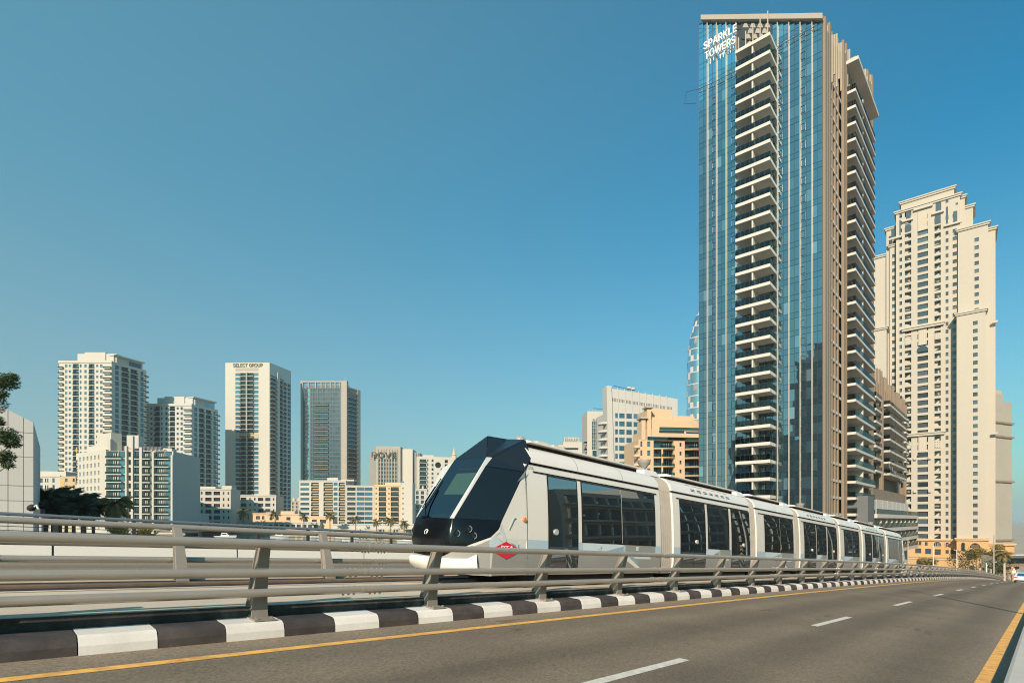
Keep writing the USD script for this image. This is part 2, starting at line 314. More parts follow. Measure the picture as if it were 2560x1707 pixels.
# guard rails with curved posts
def post_mesh(n0, sgn, c):
    """curved H-section post on a base plate; sgn=+1 leans towards the road (smaller n)"""
    hs = np.linspace(0.0, 1.0, 9)
    H = 0.24 + hs * 1.07
    lean = 0.30 * (1 - hs) ** 2.0 * 0 + 0.24 * hs ** 1.6
    front = n0 - sgn * (0.02 + lean) + 0.0
    depth = 0.26 - 0.13 * hs
    w = 0.115 - 0.05 * hs ** 0.7
    m = MB()
    fp = [[DP(front[i], c - w[i], H[i]), DP(front[i], c + w[i], H[i])] for i in range(9)]
    fi = [[DP(front[i] + sgn * 0.02, c - w[i], H[i]), DP(front[i] + sgn * 0.02, c + w[i], H[i])] for i in range(9)]
    m.grid(fp); m.grid(fi); m.grid([[a[0], b[0]] for a, b in zip(fp, fi)]); m.grid([[a[1], b[1]] for a, b in zip(fp, fi)]); m.poly([fp[-1][0], fp[-1][1], fi[-1][1], fi[-1][0]])
    bk = front + sgn * depth
    for o in (-0.062, 0.062):
        for t in (-0.009, 0.009):
            m.grid([[DP(front[i] + sgn * 0.02, c + o * w[i] / 0.115 + t, H[i]), DP(bk[i], c + o * w[i] / 0.115 + t, H[i])] for i in range(9)])
        m.grid([[DP(bk[i], c + o * w[i] / 0.115 - 0.009, H[i]), DP(bk[i], c + o * w[i] / 0.115 + 0.009, H[i])] for i in range(9)])
    b0 = [[DP(bk[i], c - w[i], H[i]), DP(bk[i], c + w[i], H[i])] for i in range(9)]; b1 = [[DP(bk[i] + sgn * 0.018, c - w[i], H[i]), DP(bk[i] + sgn * 0.018, c + w[i], H[i])] for i in range(9)]
    m.grid(b0); m.grid(b1); m.grid([[a[0], d[0]] for a, d in zip(b0, b1)]); m.grid([[a[1], d[1]] for a, d in zip(b0, b1)]); m.poly([fp[-1][0], fp[-1][1], b1[-1][1], b1[-1][0]])
    return m

def guard(name, label, n0, sgn, base, heights, s_first, spacing, k0, k1, joint_s, rise=0.0):
    g = thing(name, label, "guard rail")
    for k in range(k0, k1):
        c = s_first + k * spacing
        pm = post_mesh(n0 + sgn * 0.06, sgn, c)
        if rise: pm.v = [v + (0, 0, rise) for v in pm.v]
        p = part(g, "post", pm, M["post_paint"])
        b = MB(); dbox(b, n0 - 0.17, n0 + 0.17, c - 0.14, c + 0.14, base, base + 0.022)
        for dn in (-0.13, 0.13):
            for ds in (-0.1, 0.1): dbox(b, n0 + dn - 0.015, n0 + dn + 0.015, c + ds - 0.015, c + ds + 0.015, base + 0.022, base + 0.05)
        part(p, "base_plate", b, M["post_paint"])
    joints = [joint_s + 9.06 * j for j in range(-6, 36) if S0 < joint_s + 9.06 * j < S1]
    ends = [S0] + joints + [S1]
    for h in heights:
        hs = (h - rise - 0.24) / 1.07
        nr = n0 + sgn * 0.06 - sgn * (0.02 + 0.24 * max(hs, 0) ** 1.6) - sgn * 0.105
        for a, b in zip(ends[:-1], ends[1:]):
            q = np.linspace(a + 0.012, b - 0.012, 6)
            m = MB().tube(DP(nr, q, h), 0.0575, 18)
            part(g, "rail", m, M["rail_paint"], smooth=40)
        for jn in joints:
            if jn > 90: continue
            m = MB().tube(DP(nr, np.array([jn - 0.03, jn + 0.03]), h), 0.061, 16)
            for d in (-0.34, -0.25, -0.16, 0.12, 0.21, 0.30):
                c = DP(nr, jn + d, h)
                m.tube([c + (0, 0, -0.05), c + (0, 0, -0.085)], [0.026, 0.012], 6); m.tube([c + (0, 0, 0.05), c + (0, 0, 0.066)], [0.018, 0.012], 6)
            part(g, "joint_sleeve", m, M["rail_paint"])
    return g
sp = 0.0001452 * F * 7.72 / CT ** 2
s_p = s_at(655, 7.72)
guard("guard_rail", "three-rail beige guard rail with curved posts standing on the painted kerb", 7.76, 1, 0.222, (0.60, 0.875, 1.285), s_p, sp, -7, 78, s_at(912, 7.6))
guard("guard_rail", "matching guard rail on the far side of the tram track", 12.0, -1, 0.375, (0.71, 0.99, 1.34), s_at(446, 12.0), 3.0, -10, 60, s_at(945, 12.0), rise=0.06)

# parapet wall and pedestrian railing at the far edge of the bridge
pw = thing("parapet_wall", "low white concrete parapet at the far edge of the bridge", "wall")
s_j = s_at(132, 21.6)
for k in range(-9, 40):
    a, b = s_j + 5.3 * k + 0.03, s_j + 5.3 * (k + 1) - 0.03
    m = MB(); prof = [(21.55, -0.02), (21.58, 0.66), (21.60, 0.68), (21.84, 0.68), (21.86, -0.02)]
    A = np.array([DP(n, a, h) for n, h in prof]); B = np.array([DP(n, b, h) for n, h in prof])
    m.grid([A, B], close=True); m.poly(A); m.poly(B)
    part(pw, "panel", m, M["white_wall"])
pr = thing("pedestrian_railing", "slim blue grey railing with cables on top of the white parapet", "railing")
part(pr, "handrail", MB().tube(DP(21.72, SS, 1.30), 0.055, 10), M["steel_blue"], smooth=40)
for h in (0.82, 0.94, 1.06, 1.18):
    part(pr, "cable", MB().tube(DP(21.72, SS, h), 0.011, 5), M["dark_steel"])
s_r = s_at(140, 21.7)
for k in range(-12, 110):
    c = s_r + 2.0 * k
    m = MB(); dbox(m, 21.67, 21.77, c - 0.05, c + 0.05, 0.68, 1.26); part(pr, "post", m, M["dark_steel"])

# ---------------------------------------------------------------- terrain and water
def sstep(x): x = np.clip(x, 0, 1); return x * x * (3 - 2 * x)
def ground_z(X, Y):
    z = -3.6 - 0 * X
    right = sstep((X - 40) / 115.0)
    z = z * (1 - right) + (-26.5) * right
    under = sstep((X + 60) / 60) * sstep((330 - Y) / 40) * sstep((Y + 60) / 40)
    z = np.minimum(z, -3.6 - 5.4 * under * (1 - right) - 22.9 * right)
    canal = (X > -420) & (X < 34) & (Y > 62) & (Y < 296)
    return np.where(canal, -9.5, z)
xs = np.unique(np.concatenate([[-6000, -3000, -1500, -800, -421, -419], np.arange(-410, 33, 30.0), [33.9, 34.1], np.arange(40, 190, 10.0), [220, 300, 500, 900, 1800, 3500, 7000]]))
ys = np.unique(np.concatenate([[-2000, -800, -300, -150], np.arange(-100, 60, 20.0), [61.9, 62.1], np.arange(80, 290, 20.0), [295.9, 296.1], np.arange(310, 420, 20.0), [500, 700, 1200, 2500, 5000, 9000]]))
GX, GY = np.meshgrid(xs, ys)
single("ground", MB().grid(np.stack([GX, GY, ground_z(GX, GY)], -1)), M["earth"], "sandy ground under and around the bridge", kind="structure")
M["water"] = usdkit.material(stage, "/World/Looks/water", {"g": ("geometry", {}), "n": ("noise_texture", {"scale": 0.5, "detail": 4.0}), "b": ("bump", {"strength": 0.6, "distance": 0.12}),
    "p": ("principled_bsdf", {"base_color": (0.02, 0.045, 0.05), "roughness": 0.08, "ior": 1.33})}, [("g.position", "n.vector"), ("n.fac", "b.height"), ("b.normal", "p.normal")], surface="p.BSDF")
single("water", MB().grid([[(-425, 60, -6.0), (36, 60, -6.0)], [(-425, 297.5, -6.0), (36, 297.5, -6.0)]]), M["water"], "marina water below the bridge", kind="structure")
single("quay_wall", MB().box(-425, 36, 296.2, 298.5, -9, -3.35), M["concrete"], "pale quay wall on the far side of the water", "wall")

# ---------------------------------------------------------------- the tram (q = distance from its middle towards the road, s along, h above the deck)
M["tram_white"] = pbr("tram_white", (0.73, 0.695, 0.65), 0.28, var=0.03, vscale=0.8, dirt=0.12, dirtcol=(0.5, 0.46, 0.4), dscale=0.9, streak=True, coat=0.3)
M["tram_grey"] = pbr("tram_grey", (0.36, 0.35, 0.33), 0.35, metal=0.25, var=0.04, vscale=1.0)
M["tram_blue"] = pbr("tram_blue", (0.42, 0.53, 0.60), 0.3, var=0.03)
M["tram_pale_blue"] = pbr("tram_pale_blue", (0.56, 0.63, 0.68), 0.3, var=0.03)
M["tram_mid_blue"] = pbr("tram_mid_blue", (0.27, 0.38, 0.44), 0.3, var=0.03)
M["tram_black"] = pbr("tram_black", (0.005, 0.006, 0.008), 0.16, var=0.05, spec=0.3)
M["cowl_navy"] = pbr("cowl_navy", (0.010, 0.017, 0.026), 0.35, var=0.05, spec=0.25)
M["silver"] = pbr("silver", (0.60, 0.59, 0.57), 0.35, metal=0.35, var=0.05)
M["gap_black"] = pbr("gap_black", (0.012, 0.012, 0.012), 0.8, var=0.1)
M["bellows"] = pbr("bellows", (0.27, 0.245, 0.215), 0.75, var=0.12, vscale=2)
M["tram_glass"] = glassy("tram_glass", (0.010, 0.011, 0.012), 0.06, (0.85, 0.88, 0.9), 0.01, 0.3, wave=0.004, top=0.45)
M["cab_glass"] = glassy("cab_glass", (0.006, 0.010, 0.014), 0.02, (0.7, 0.9, 1.0), 0.015, 0.1, top=0.3)
M["screen_glass"] = clear_pane("screen_glass", (0.36, 0.46, 0.42), 0.02, 0.22)
M["red"] = pbr("red", (0.70, 0.02, 0.05), 0.4, var=0.03)
M["sign_white"] = pbr("sign_white", (0.8, 0.8, 0.78), 0.5, var=0.02)
M["amber"] = pbr("amber", (0.75, 0.20, 0.03), 0.3, var=0.03)
M["blind_green"] = pbr("blind_green", (0.26, 0.33, 0.22), 0.6, var=0.05)
M["lens"] = pbr("lens", (0.30, 0.31, 0.33), 0.1, metal=0.6, var=0.05)
TC = 9.8
def TP(s, q, h): return DP(TC - np.asarray(q, float), s, h, 26000.0)
tram = thing("tram", "long white articulated tram with dark pointed cab and black windows on the bridge", "tram")

SEC = [(1.10, 0.66), (1.17, 0.80), (1.20, 1.10), (1.205, 1.55), (1.20, 2.0), (1.185, 2.5), (1.165, 2.85), (1.14, 3.12), (1.125, 3.27)]
ROOF = [(1.125, 3.33), (1.095, 3.46), (1.03, 3.58), (0.93, 3.68), (0.80, 3.75), (0.62, 3.77)]
def side_q(h, o=0.0):
    return np.interp(h, [a[1] for a in SEC + ROOF], [a[0] for a in SEC + ROOF]) + o
def skin(mb, s0, s1, h0, h1, o, nh=7, ns=2, sides=(1,)):
    hh = np.linspace(h0, h1, nh)
    for sg in sides:
        mb.grid([[TP(s, sg * side_q(h, o), h) for h in hh] for s in np.linspace(s0, s1, ns)])
    return mb
def decal(mb, pts, o=0.012):
    """flat vinyl polygon on the side: [(s,h)...]"""
    return mb.poly([TP(s, side_q(h, o), h) for s, h in pts])
def mod_body(parent, s0, s1, first=False):
    r0 = 9.44 if first else s0
    loop = [(q, h) for q, h in SEC] 
    full = [(-q, h) for q, h in reversed(loop)]
    m = MB()
    for sg in (1, -1):
        m.grid([[TP(s, sg * q, h) for q, h in SEC] for s in (s0, s1)])
    for s in (s0, s1):
        m.poly([TP(s, q, h) for q, h in SEC + [(1.0, 3.3)]] + [TP(s, -q, h) for q, h in [(1.0, 3.3)] + SEC[::-1]])
    part(parent, "side_wall", m, M["tram_white"], smooth=30)
    m = MB()
    for sg in (1, -1):
        m.grid([[TP(s, sg * q, h) for q, h in ROOF] for s in (r0, s1)])
    m.grid([[TP(s, q, 3.77) for q in (-0.62, 0.62)] for s in (r0, s1)])
    for s in (r0, s1):
        m.poly([TP(s, q, h) for q, h in ROOF] + [TP(s, -q, h) for q, h in ROOF[::-1]])
    rp = part(parent, "roof_panel", m, M["tram_white"], smooth=40)
    m = MB()
    for sg in (1, -1):
        m.grid([[TP(s, sg * q, h) for q, h in [(1.128, 3.262), (1.10, 3.28), (1.10, 3.32), (1.128, 3.338)]] for s in (9.36 if first else s0, s1)])
    part(parent, "gutter", m, M["gap_black"])
    # seams across the roof panel
    m = MB(); L = s1 - s0
    for fr in ((0.33, 0.67) if L > 6 else (0.5,)):
        c = s0 + fr * L
        m.grid([[TP(s, q + 0.003, h + 0.002) for q, h in ROOF] for s in (c - 0.006, c + 0.006)])
    part(rp, "panel_seam", m, M["gap_black"])
    # raised roof covers with a dark slot under them
    n = 3 if L > 6 else 2
    ed = np.linspace(s0 + 0.55, s1 - 0.35, n + 1)
    for a, b in zip(ed[:-1], ed[1:]):
        m = MB()
        P = [[TP(s, q, h) for q, h in [(0.80, 3.885), (0.80, 3.925), (0.62, 3.965), (-0.62, 3.965), (-0.80, 3.925), (-0.80, 3.885)]] for s in (a + 0.01, b - 0.01)]
        m.grid(P, close=True); m.poly(P[0]); m.poly(P[1])
        part(parent, "roof_cover", m, M["tram_white"])
    m = MB(); a, b = ed[0] + 0.1, ed[-1] - 0.1
    P = [TP(a, 0.6, 3.77), TP(b, 0.6, 3.77), TP(b, -0.6, 3.77), TP(a, -0.6, 3.77), TP(a, 0.6, 3.885), TP(b, 0.6, 3.885), TP(b, -0.6, 3.885), TP(a, -0.6, 3.885)]
    m.hexa(P)
    part(parent, "roof_equipment", m, M["gap_black"])
    m = MB()
    P = [TP(s0 + 0.1, 1.0, 0.37), TP(s1 - 0.1, 1.0, 0.37), TP(s1 - 0.1, -1.0, 0.37), TP(s0 + 0.1, -1.0, 0.37), TP(s0 + 0.1, 1.0, 0.75), TP(s1 - 0.1, 1.0, 0.75), TP(s1 - 0.1, -1.0, 0.75), TP(s0 + 0.1, -1.0, 0.75)]
    part(parent, "underframe", m.hexa(P), M["gap_black"])
    # livery: grey skirt and pale blue belt on both sides
    part(parent, "grey_band", skin(MB(), s0 + 0.004, s1 - 0.004, 0.665, 1.17, 0.006, 5, 2, (1, -1)), M["tram_grey"], smooth=30)
    part(parent, "blue_band", skin(MB(), s0 + 0.004, s1 - 0.004, 1.17, 1.50, 0.006, 4, 2, (1, -1)), M["tram_blue"], smooth=30)

def sx(x): return float(s_at(x, TC - 1.2))
def panes(parent, name, x0, x1, h0, h1, split=(), door=False, button=None):
    a, b = sx(x0), sx(x1)
    e = [a] + [sx(q) for q in split] + [b]
    for p, q in zip(e[:-1], e[1:]):
        for sg in (1, -1): part(parent, name, skin(MB(), p + 0.012, q - 0.012, h0, h1, 0.022, 8, 2, (sg,)), M["tram_glass"], smooth=30)
    fr = MB(); skin(fr, a - 0.03, b + 0.03, h0 - 0.03, h1 + 0.03, 0.014, 8, 2, (1, -1)); part(parent, "window_seal", fr, M["gap_black"], smooth=30)
    if len(split) and not door:
        m = MB()
        for q in split: skin(m, sx(q) - 0.014, sx(q) + 0.014, h0, h1, 0.026)
        part(parent, "glazing_bar", m, M["silver"])
    if button is not None:
        c = TP(button, side_q(1.72, 0.024), 1.72); nrm = np.array([CT, -ST, 0])
        m = MB().tube([c, c + nrm * 0.03], 0.075, 14); part(parent, "door_button", m, M["silver"])

mods = [(9.2, sx(1652)), (sx(1684), sx(1877)), (sx(1892), sx(1988.5)), (sx(2001), sx(2092.5)), (sx(2101), sx(2150)), (sx(2157.5), sx(2211.5)), (sx(2217.5), sx(2217.5) + 6.4)]
WT, WB, DB = 3.06, 1.52, 0.84
glz = [
    [("door_glass", 1371.5, 1443, True, (), 1.0), ("window", 1455.5, 1637, False, (1553.5,), None)],
    [("door_glass", 1701, 1763, True, (1734,), 0.55), ("window", 1770, 1822, False, (), None), ("door_glass", 1829, 1874, True, (1854.5,), 0.45)],
    [("window", 1912, 1983, False, (1949.5,), None)],
    [("door_glass", 2011, 2040, True, (2026,), 0.6), ("window", 2042.5, 2066, False, (), None), ("door_glass", 2069.5, 2092, True, (2081,), 0.6)],
    [("window", 2111, 2148, False, (2130.5,), None)],
    [("door_glass", 2163.5, 2180, True, (2172,), 0.6), ("window", 2182.5, 2196.5, False, (), None), ("door_glass", 2198.5, 2211, True, (2205,), 0.6)],
    [("window", 2222, 2246.5, False, (2235,), None), ("door_glass", 2248.5, 2255, True, (), None)]]
for i, ((a, b), g) in enumerate(zip(mods, glz)):
    mod_body(tram, a, b, i == 0)
    for nm, x0, x1, door, split, bt in g:
        but = None
        if door and bt is not None:
            p, q = sx(x0), sx(x1); but = p + (q - p) * (0.22 if i == 0 else 0.62)
        panes(tram, nm, x0, x1, DB if door else WB, WT, split, door, but)
    # dark rain gutter over the doors and windows
    m = MB(); skin(m, a + 0.25, b - 0.2, 3.10, 3.135, 0.016, 2); part(tram, "door_gutter", m, M["gap_black"])
    # grey uprights at the module ends are left white; vinyl triangles below the windows
    x0 = sx(g[-1][1] if i == 0 else g[0][1]) if i != 1 else sx(1765)
    x1 = sx(g[-1][2]) if i != 1 else sx(1826)
    if i in (3, 5): x0, x1 = sx(g[1][1]), sx(g[1][2])
    w = x1 - x0
    m = MB(); decal(m, [(x0 + 0.02, 1.50), (x0 + 0.52 * w, 1.50), (x0 + 0.52 * w, 1.44), (x0 + 0.2 * w, 1.24), (x0 + 0.02, 1.22)]); decal(m, [(x0 + 0.58 * w, 1.16), (x0 + 0.92 * w, 1.16), (x0 + w, 0.74), (x0 + 0.8 * w, 0.74)])
    part(tram, "pale_decal", m, M["tram_pale_blue"])
    m = MB(); decal(m, [(x0 + 0.2 * w, 1.24), (x0 + 0.52 * w, 1.44), (x0 + 0.52 * w, 1.17), (x0 + 0.1 * w, 1.17)]); decal(m, [(x0 + 0.60 * w, 1.15), (x0 + 0.66 * w, 1.15), (x0 + 0.86 * w, 0.76), (x0 + 0.78 * w, 0.76)], 0.016)
    part(tram, "dark_decal", m, M["tram_mid_blue"])
    m = MB(); decal(m, [(x0 + 0.55 * w, 1.50), (x0 + w, 1.50), (x0 + w, 1.19), (x0 + 0.55 * w, 1.19)], 0.010)
    part(tram, "grey_decal", m, M["tram_grey"])
    m = MB(); decal(m, [(x0 + 0.50 * w, 1.13), (x0 + 0.6 * w, 1.13), (x0 + 0.80 * w, 0.78), (x0 + 0.74 * w, 0.78), (x0 + 0.63 * w, 1.02)], 0.018)
    part(tram, "white_decal", m, M["tram_white"])
    if i == 0:
        for xx in (1493, 1588):      # little service flaps under the windows
            m = MB(); c = sx(xx); skin(m, c, c + 0.17, 1.33, 1.45, 0.022, 2); f = part(tram, "service_flap", m, M["tram_pale_blue"])
            m = MB(); skin(m, c + 0.13, c + 0.155, 1.36, 1.40, 0.026, 2); part(f, "lock", m, M["gap_black"])
    # ventilation slots in the roof panel of the door modules
    if i in (1, 3, 5):
        m = MB(); L = b - a
        for k in range(7):
            for hh in (3.455, 3.505):
                c = a + 0.22 * L + k * 0.075 * L
                skin(m, c, c + 0.045 * L, hh, hh + 0.028, 0.004, 2)
            skin(m, a + 0.19 * L + k * 0.08 * L, a + 0.24 * L + k * 0.08 * L, 3.655, 3.668, 0.004, 2)
        part(tram, "vent_slots", m, M["gap_black"], kind="stuff")
for i in range(6):
    a, b = mods[i][1], mods[i + 1][0]
    k = 6; rows = []
    for j in range(k * 2 + 1):
        o = -0.035 if j % 2 else -0.10
        rows.append([TP(a + (b - a) * j / (2 * k), q + o, h + o * 0.4) for q, h in SEC + ROOF] )
    m = MB(); m.grid(rows)
    m.grid([[TP(a + (b - a) * j / (2 * k), -q + 0.07, h - 0.03) for q, h in SEC + ROOF] for j in (0, 2 * k)])
    m.grid([[TP(s, q, 3.72) for q in (-0.6, 0.6)] for s in (a, b)])
    bl = part(tram, "bellows", m, M["bellows"])
    m = MB()
    for q, w in ((0.45, 0.22), (-0.1, 0.3)):
        P = [TP(a - 0.1, q - w, 3.78), TP(b + 0.1, q - w, 3.78), TP(b + 0.1, q + w, 3.78), TP(a - 0.1, q + w, 3.78), TP(a + 0.05, q - w * 0.6, 3.96), TP(b - 0.05, q - w * 0.6, 3.96), TP(b - 0.05, q + w * 0.6, 3.96), TP(a + 0.05, q + w * 0.6, 3.96)]
        m.hexa(P)
    for q in (0.15, 0.3, -0.3):
        m.tube(TP(np.linspace(a - 0.3, b + 0.3, 5), q, 3.83 + 0.06 * np.array([0, 1, 1.4, 1, 0])), 0.02, 6)
    part(tram, "roof_coupling", m, M["tram_white"])

def cab(s_of, mirror=False):
    """the pointed driver's cab; s_of maps the front cab's s to its place"""
    def C(s, q, h): return TP(s_of(s), q, h)
    pre = tram
    H, Fp, E, BL, Wb = (8.49, .58, 3.36), (8.60, .66, 3.36), (8.26, .80, 3.11), (7.42, .70, 1.87), (7.38, .60, 1.87)
    D, BR = (9.14, 1.185, 3.07), (8.38, 1.20, 1.88)
    Cc, B, A, T = (9.46, 1.105, 3.45), (9.58, .80, 3.93), (9.06, 0, 4.0), (9.75, 0, 4.03)
    mir = lambda p: (p[0], -p[1], p[2])
    def inset(poly, e):
        P = np.array(poly, float); c = P.mean(0); d = c - P; L = np.linalg.norm(d, axis=1, keepdims=True)
        return P + d / L * e
    def quadgrid(p00, p01, p11, p10, n=8, bulge=0.0, nrm=None):
        p00, p01, p11, p10 = (np.array(C(*p)) for p in (p00, p01, p11, p10))
        u = np.linspace(0, 1, n)
        G = np.array([[(1 - a) * ((1 - b) * p00 + b * p01) + a * ((1 - b) * p10 + b * p11) for b in u] for a in u])
        if bulge:
            nn = np.cross(p01 - p00, p10 - p00); nn /= np.linalg.norm(nn)
            if nn[2] < 0: nn = -nn
            G = G + nn * bulge * (np.sin(np.pi * u)[:, None, None] * 0.5 + np.sin(np.pi * u)[None, :, None] * 0.5) 
        return G
    # windscreen and cab interior
    m = MB(); m.grid(quadgrid(mir(H), H, Wb, mir(Wb), 10)); part(pre, "windscreen", m, M["screen_glass"], smooth=True)
    m = MB(); m.poly([C(8.75, -.62, 3.0), C(8.75, .62, 3.0), C(8.75, .75, 1.0), C(8.75, -.75, 1.0)]); m.poly([C(7.3, -.55, 1.45), C(7.3, .55, 1.45), C(8.75, .75, 1.3), C(8.75, -.75, 1.3)]); m.poly([C(8.5, -.6, 3.33), C(8.5, .6, 3.33), C(8.75, .62, 3.0), C(8.75, -.62, 3.0)])
    for sg in (1, -1): m.poly([C(7.42, sg * .6, 1.8), C(8.52, sg * .58, 3.3), C(8.75, sg * .62, 3.3), C(8.75, sg * .75, 1.3)])
    part(pre, "cab_lining", m, M["gap_black"])
    m = MB(); m.poly([C(8.42, -.42, 3.0), C(8.42, .30, 3.0), C(8.02, .30, 2.45), C(8.02, -.42, 2.45)]); part(pre, "sun_blind", m, M["blind_green"])
    m = MB(); m.hexa([C(7.62, -.5, 1.5), C(8.0, -.5, 1.5), C(8.0, .5, 1.5), C(7.62, .5, 1.5), C(7.7, -.45, 1.95), C(7.9, -.45, 2.0), C(7.9, .45, 2.0), C(7.7, .45, 1.95)]); part(pre, "driver_console", m, M["dark_steel"])
    m = MB()
    for k in range(9): m.box(0, 0, 0, 0, 0, 0) if False else m.hexa([C(8.40, -.35 + k * .085, 3.09), C(8.41, -.35 + k * .085, 3.09), C(8.41, -.31 + k * .085, 3.09), C(8.40, -.31 + k * .085, 3.09), C(8.41, -.35 + k * .085, 3.105), C(8.42, -.35 + k * .085, 3.105), C(8.42, -.31 + k * .085, 3.105), C(8.41, -.31 + k * .085, 3.105)])
    part(pre, "red_display", m, M["red"], kind="stuff")
    for sg in (1, -1):
        f = (lambda p: p) if sg == 1 else mir
        P = [f(p) for p in (H, Fp, E, BL, Wb)]
        m = MB().poly([C(*p) for p in inset(P, 0.004)]); part(pre, "windscreen_pillar", m, M["silver"])
        m = MB(); m.grid(quadgrid(*[tuple(p) for p in inset([f(E), f(D), f(BR), f(BL)], 0.02)], n=9)); part(pre, "side_window", m, M["cab_glass"], smooth=True)
        m = MB(); m.grid(quadgrid(*[tuple(np.array(p) + (0, -0.008 * sg, 0)) for p in (f(E), f(D), f(BR), f(BL))], n=3)); part(pre, "window_seal", m, M["tram_black"])
        # navy cowl: side facet and top facet
        m = MB(); P = [f(p) for p in (Fp, B, Cc, D, E)]; m.poly([C(*p) for p in inset(P, 0.012)]); part(pre, "cowl_side", m, M["cowl_navy"])
        m = MB(); m.poly([C(*p) for p in inset([f(H), f(Fp), f(B), T, A], 0.012)]); part(pre, "cowl_top", m, M["cowl_navy"])
        m = MB(); m.poly([C(p[0] + .004, p[1] * .992, p[2] - .012) for p in [f(x) for x in (Fp, B, Cc, D, E)]]); m.poly([C(p[0] + .006, p[1] * .99, p[2] - .015) for p in [f(x) for x in (H, Fp, B)] + [T, A]]); part(pre, "cowl_seam", m, M["gap_black"])
    m = MB(); m.poly([C(*p) for p in inset([H, mir(H), A], 0.012)]); part(pre, "cowl_front", m, M["cowl_navy"])
    # glossy black lower nose, swept down and inwards
    top = [(7.345, 0, 1.87), (7.38, .60, 1.87), (7.42, .70, 1.87), (7.86, .96, 1.876), (8.38, 1.20, 1.88)]
    mid1 = [(7.24, 0, 1.62), (7.28, .59, 1.62), (7.35, .72, 1.63), (7.77, 1.01, 1.70), (8.35, 1.203, 1.79)]
    mid = [(7.19, 0, 1.38), (7.23, .57, 1.39), (7.32, .735, 1.41), (7.71, 1.04, 1.53), (8.27, 1.205, 1.68)]
    bot = [(7.21, 0, 1.03), (7.25, .54, 1.05), (7.35, .735, 1.17), (7.66, 1.03, 1.36), (8.03, 1.20, 1.52)]
    low = [(7.27, 0, .68), (7.30, .54, .68), (7.40, .735, .68), (7.70, 1.03, .67), (8.05, 1.16, .66)]
    def both(r): return [mir(p) for p in r[:0:-1]] + r
    def strips(rows): return [[C(*p) for p in both(r)] for r in rows]
    part(pre, "nose_panel", MB().grid(strips([top, mid1, mid, bot])), M["tram_black"], smooth=28)
    part(pre, "nose_skirt", MB().grid(strips([[(p[0], p[1], p[2] - .012) for p in bot], [(a[0] * .5 + b[0] * .5, a[1] * .5 + b[1] * .5, a[2] * .5 + b[2] * .5) for a, b in zip(bot, low)], low])), M["tram_grey"], smooth=40)
    # white flank behind the black nose
    for sg in (1, -1):
        f = (lambda p: p) if sg == 1 else mir
        pts = [f(p) for p in (D, BR, (8.35, 1.203, 1.79), (8.27, 1.205, 1.68), (8.03, 1.20, 1.50), (8.05, 1.16, .66))]
        m = MB(); P = [C(*p) for p in pts]
        back = [C(9.21, sg * side_q(p[2]), p[2]) for p in pts]; back[0] = C(9.21, sg * side_q(3.26), 3.26)
        m.grid([P, back]); part(pre, "cab_flank", m, M["tram_white"])
        m = MB(); e = 0.014 * sg
        ed = [(8.35, 1.20, 1.85), (8.29, 1.203, 1.69), (8.03, 1.195, 1.505), (7.66, 1.03, 1.345), (7.35, .735, 1.155)]
        m.grid([[C(p[0], sg * (p[1] + .012), p[2]), C(p[0] + .03, sg * (p[1] + .012), p[2] - .05)] for p in ed]); part(pre, "edge_trim", m, M["tram_white"])
        m = MB(); m.poly([C(8.06, sg * 1.212, 1.49), C(9.2, sg * 1.212, 1.49), C(9.2, sg * 1.206, 1.17), C(7.98, sg * 1.206, 1.17), C(7.80, sg * 1.10, 1.36)]) if False else None
        m = MB().poly([C(8.1, sg * 1.214, 1.22), C(9.2, sg * 1.214, 1.22), C(9.2, sg * 1.18, .68), C(8.06, sg * 1.18, .68)]); part(pre, "grey_band", m, M["tram_grey"])
        m = MB().poly([C(8.16, sg * 1.214, 1.56), C(8.44, sg * 1.214, 1.36), C(8.66, sg * 1.214, 1.235), C(8.02, sg * 1.214, 1.235), C(7.98, sg * 1.212, 1.42)]); m.poly([C(8.40, sg * 1.214, 1.74), C(8.52, sg * 1.214, 1.42), C(8.47, sg * 1.214, 1.42), C(8.30, sg * 1.214, 1.62)]); m.poly([C(8.62, sg * 1.214, 1.42), C(8.90, sg * 1.214, 1.40), C(8.88, sg * 1.214, 1.28), C(8.80, sg * 1.214, 1.36)]); part(pre, "pale_decal", m, M["tram_pale_blue"])
        m = MB().poly([C(8.60, sg * 1.215, 1.43), C(8.80, sg * 1.215, 1.24), C(8.72, sg * 1.215, 1.24)]); m.poly([C(8.88, sg * 1.215, 1.36), C(9.0, sg * 1.215, 1.24), C(8.92, sg * 1.215, 1.24)]); part(pre, "dark_decal", m, M["tram_mid_blue"])
        # marker lamp, gill and seam on the flank
        c = C(9.10, sg * 1.195, 1.96); nrm = np.array([CT, -ST, 0]) * sg
        part(pre, "side_lamp", MB().tube([c, c + nrm * 0.05], [0.06, 0.045], 12), M["amber"])
        m = MB().tube([C(8.82, sg * 1.21, 1.98), C(8.75, sg * 1.215, 1.95), C(8.60, sg * 1.212, 1.70)], 0.012, 6); part(pre, "grab_slot", m, M["tram_grey"])
        m = MB().poly([C(9.19, sg * 1.215, 3.16), C(8.86, sg * 1.205, 2.80), C(9.10, sg * 1.21, 2.96)]); part(pre, "flank_crease", m, M["tram_grey"])
        m = MB().grid([[C(s, sg * (side_q(h) + .008), h) for h in np.linspace(.7, 3.2, 8)] for s in (9.195, 9.21)]); part(pre, "panel_seam", m, M["gap_black"])
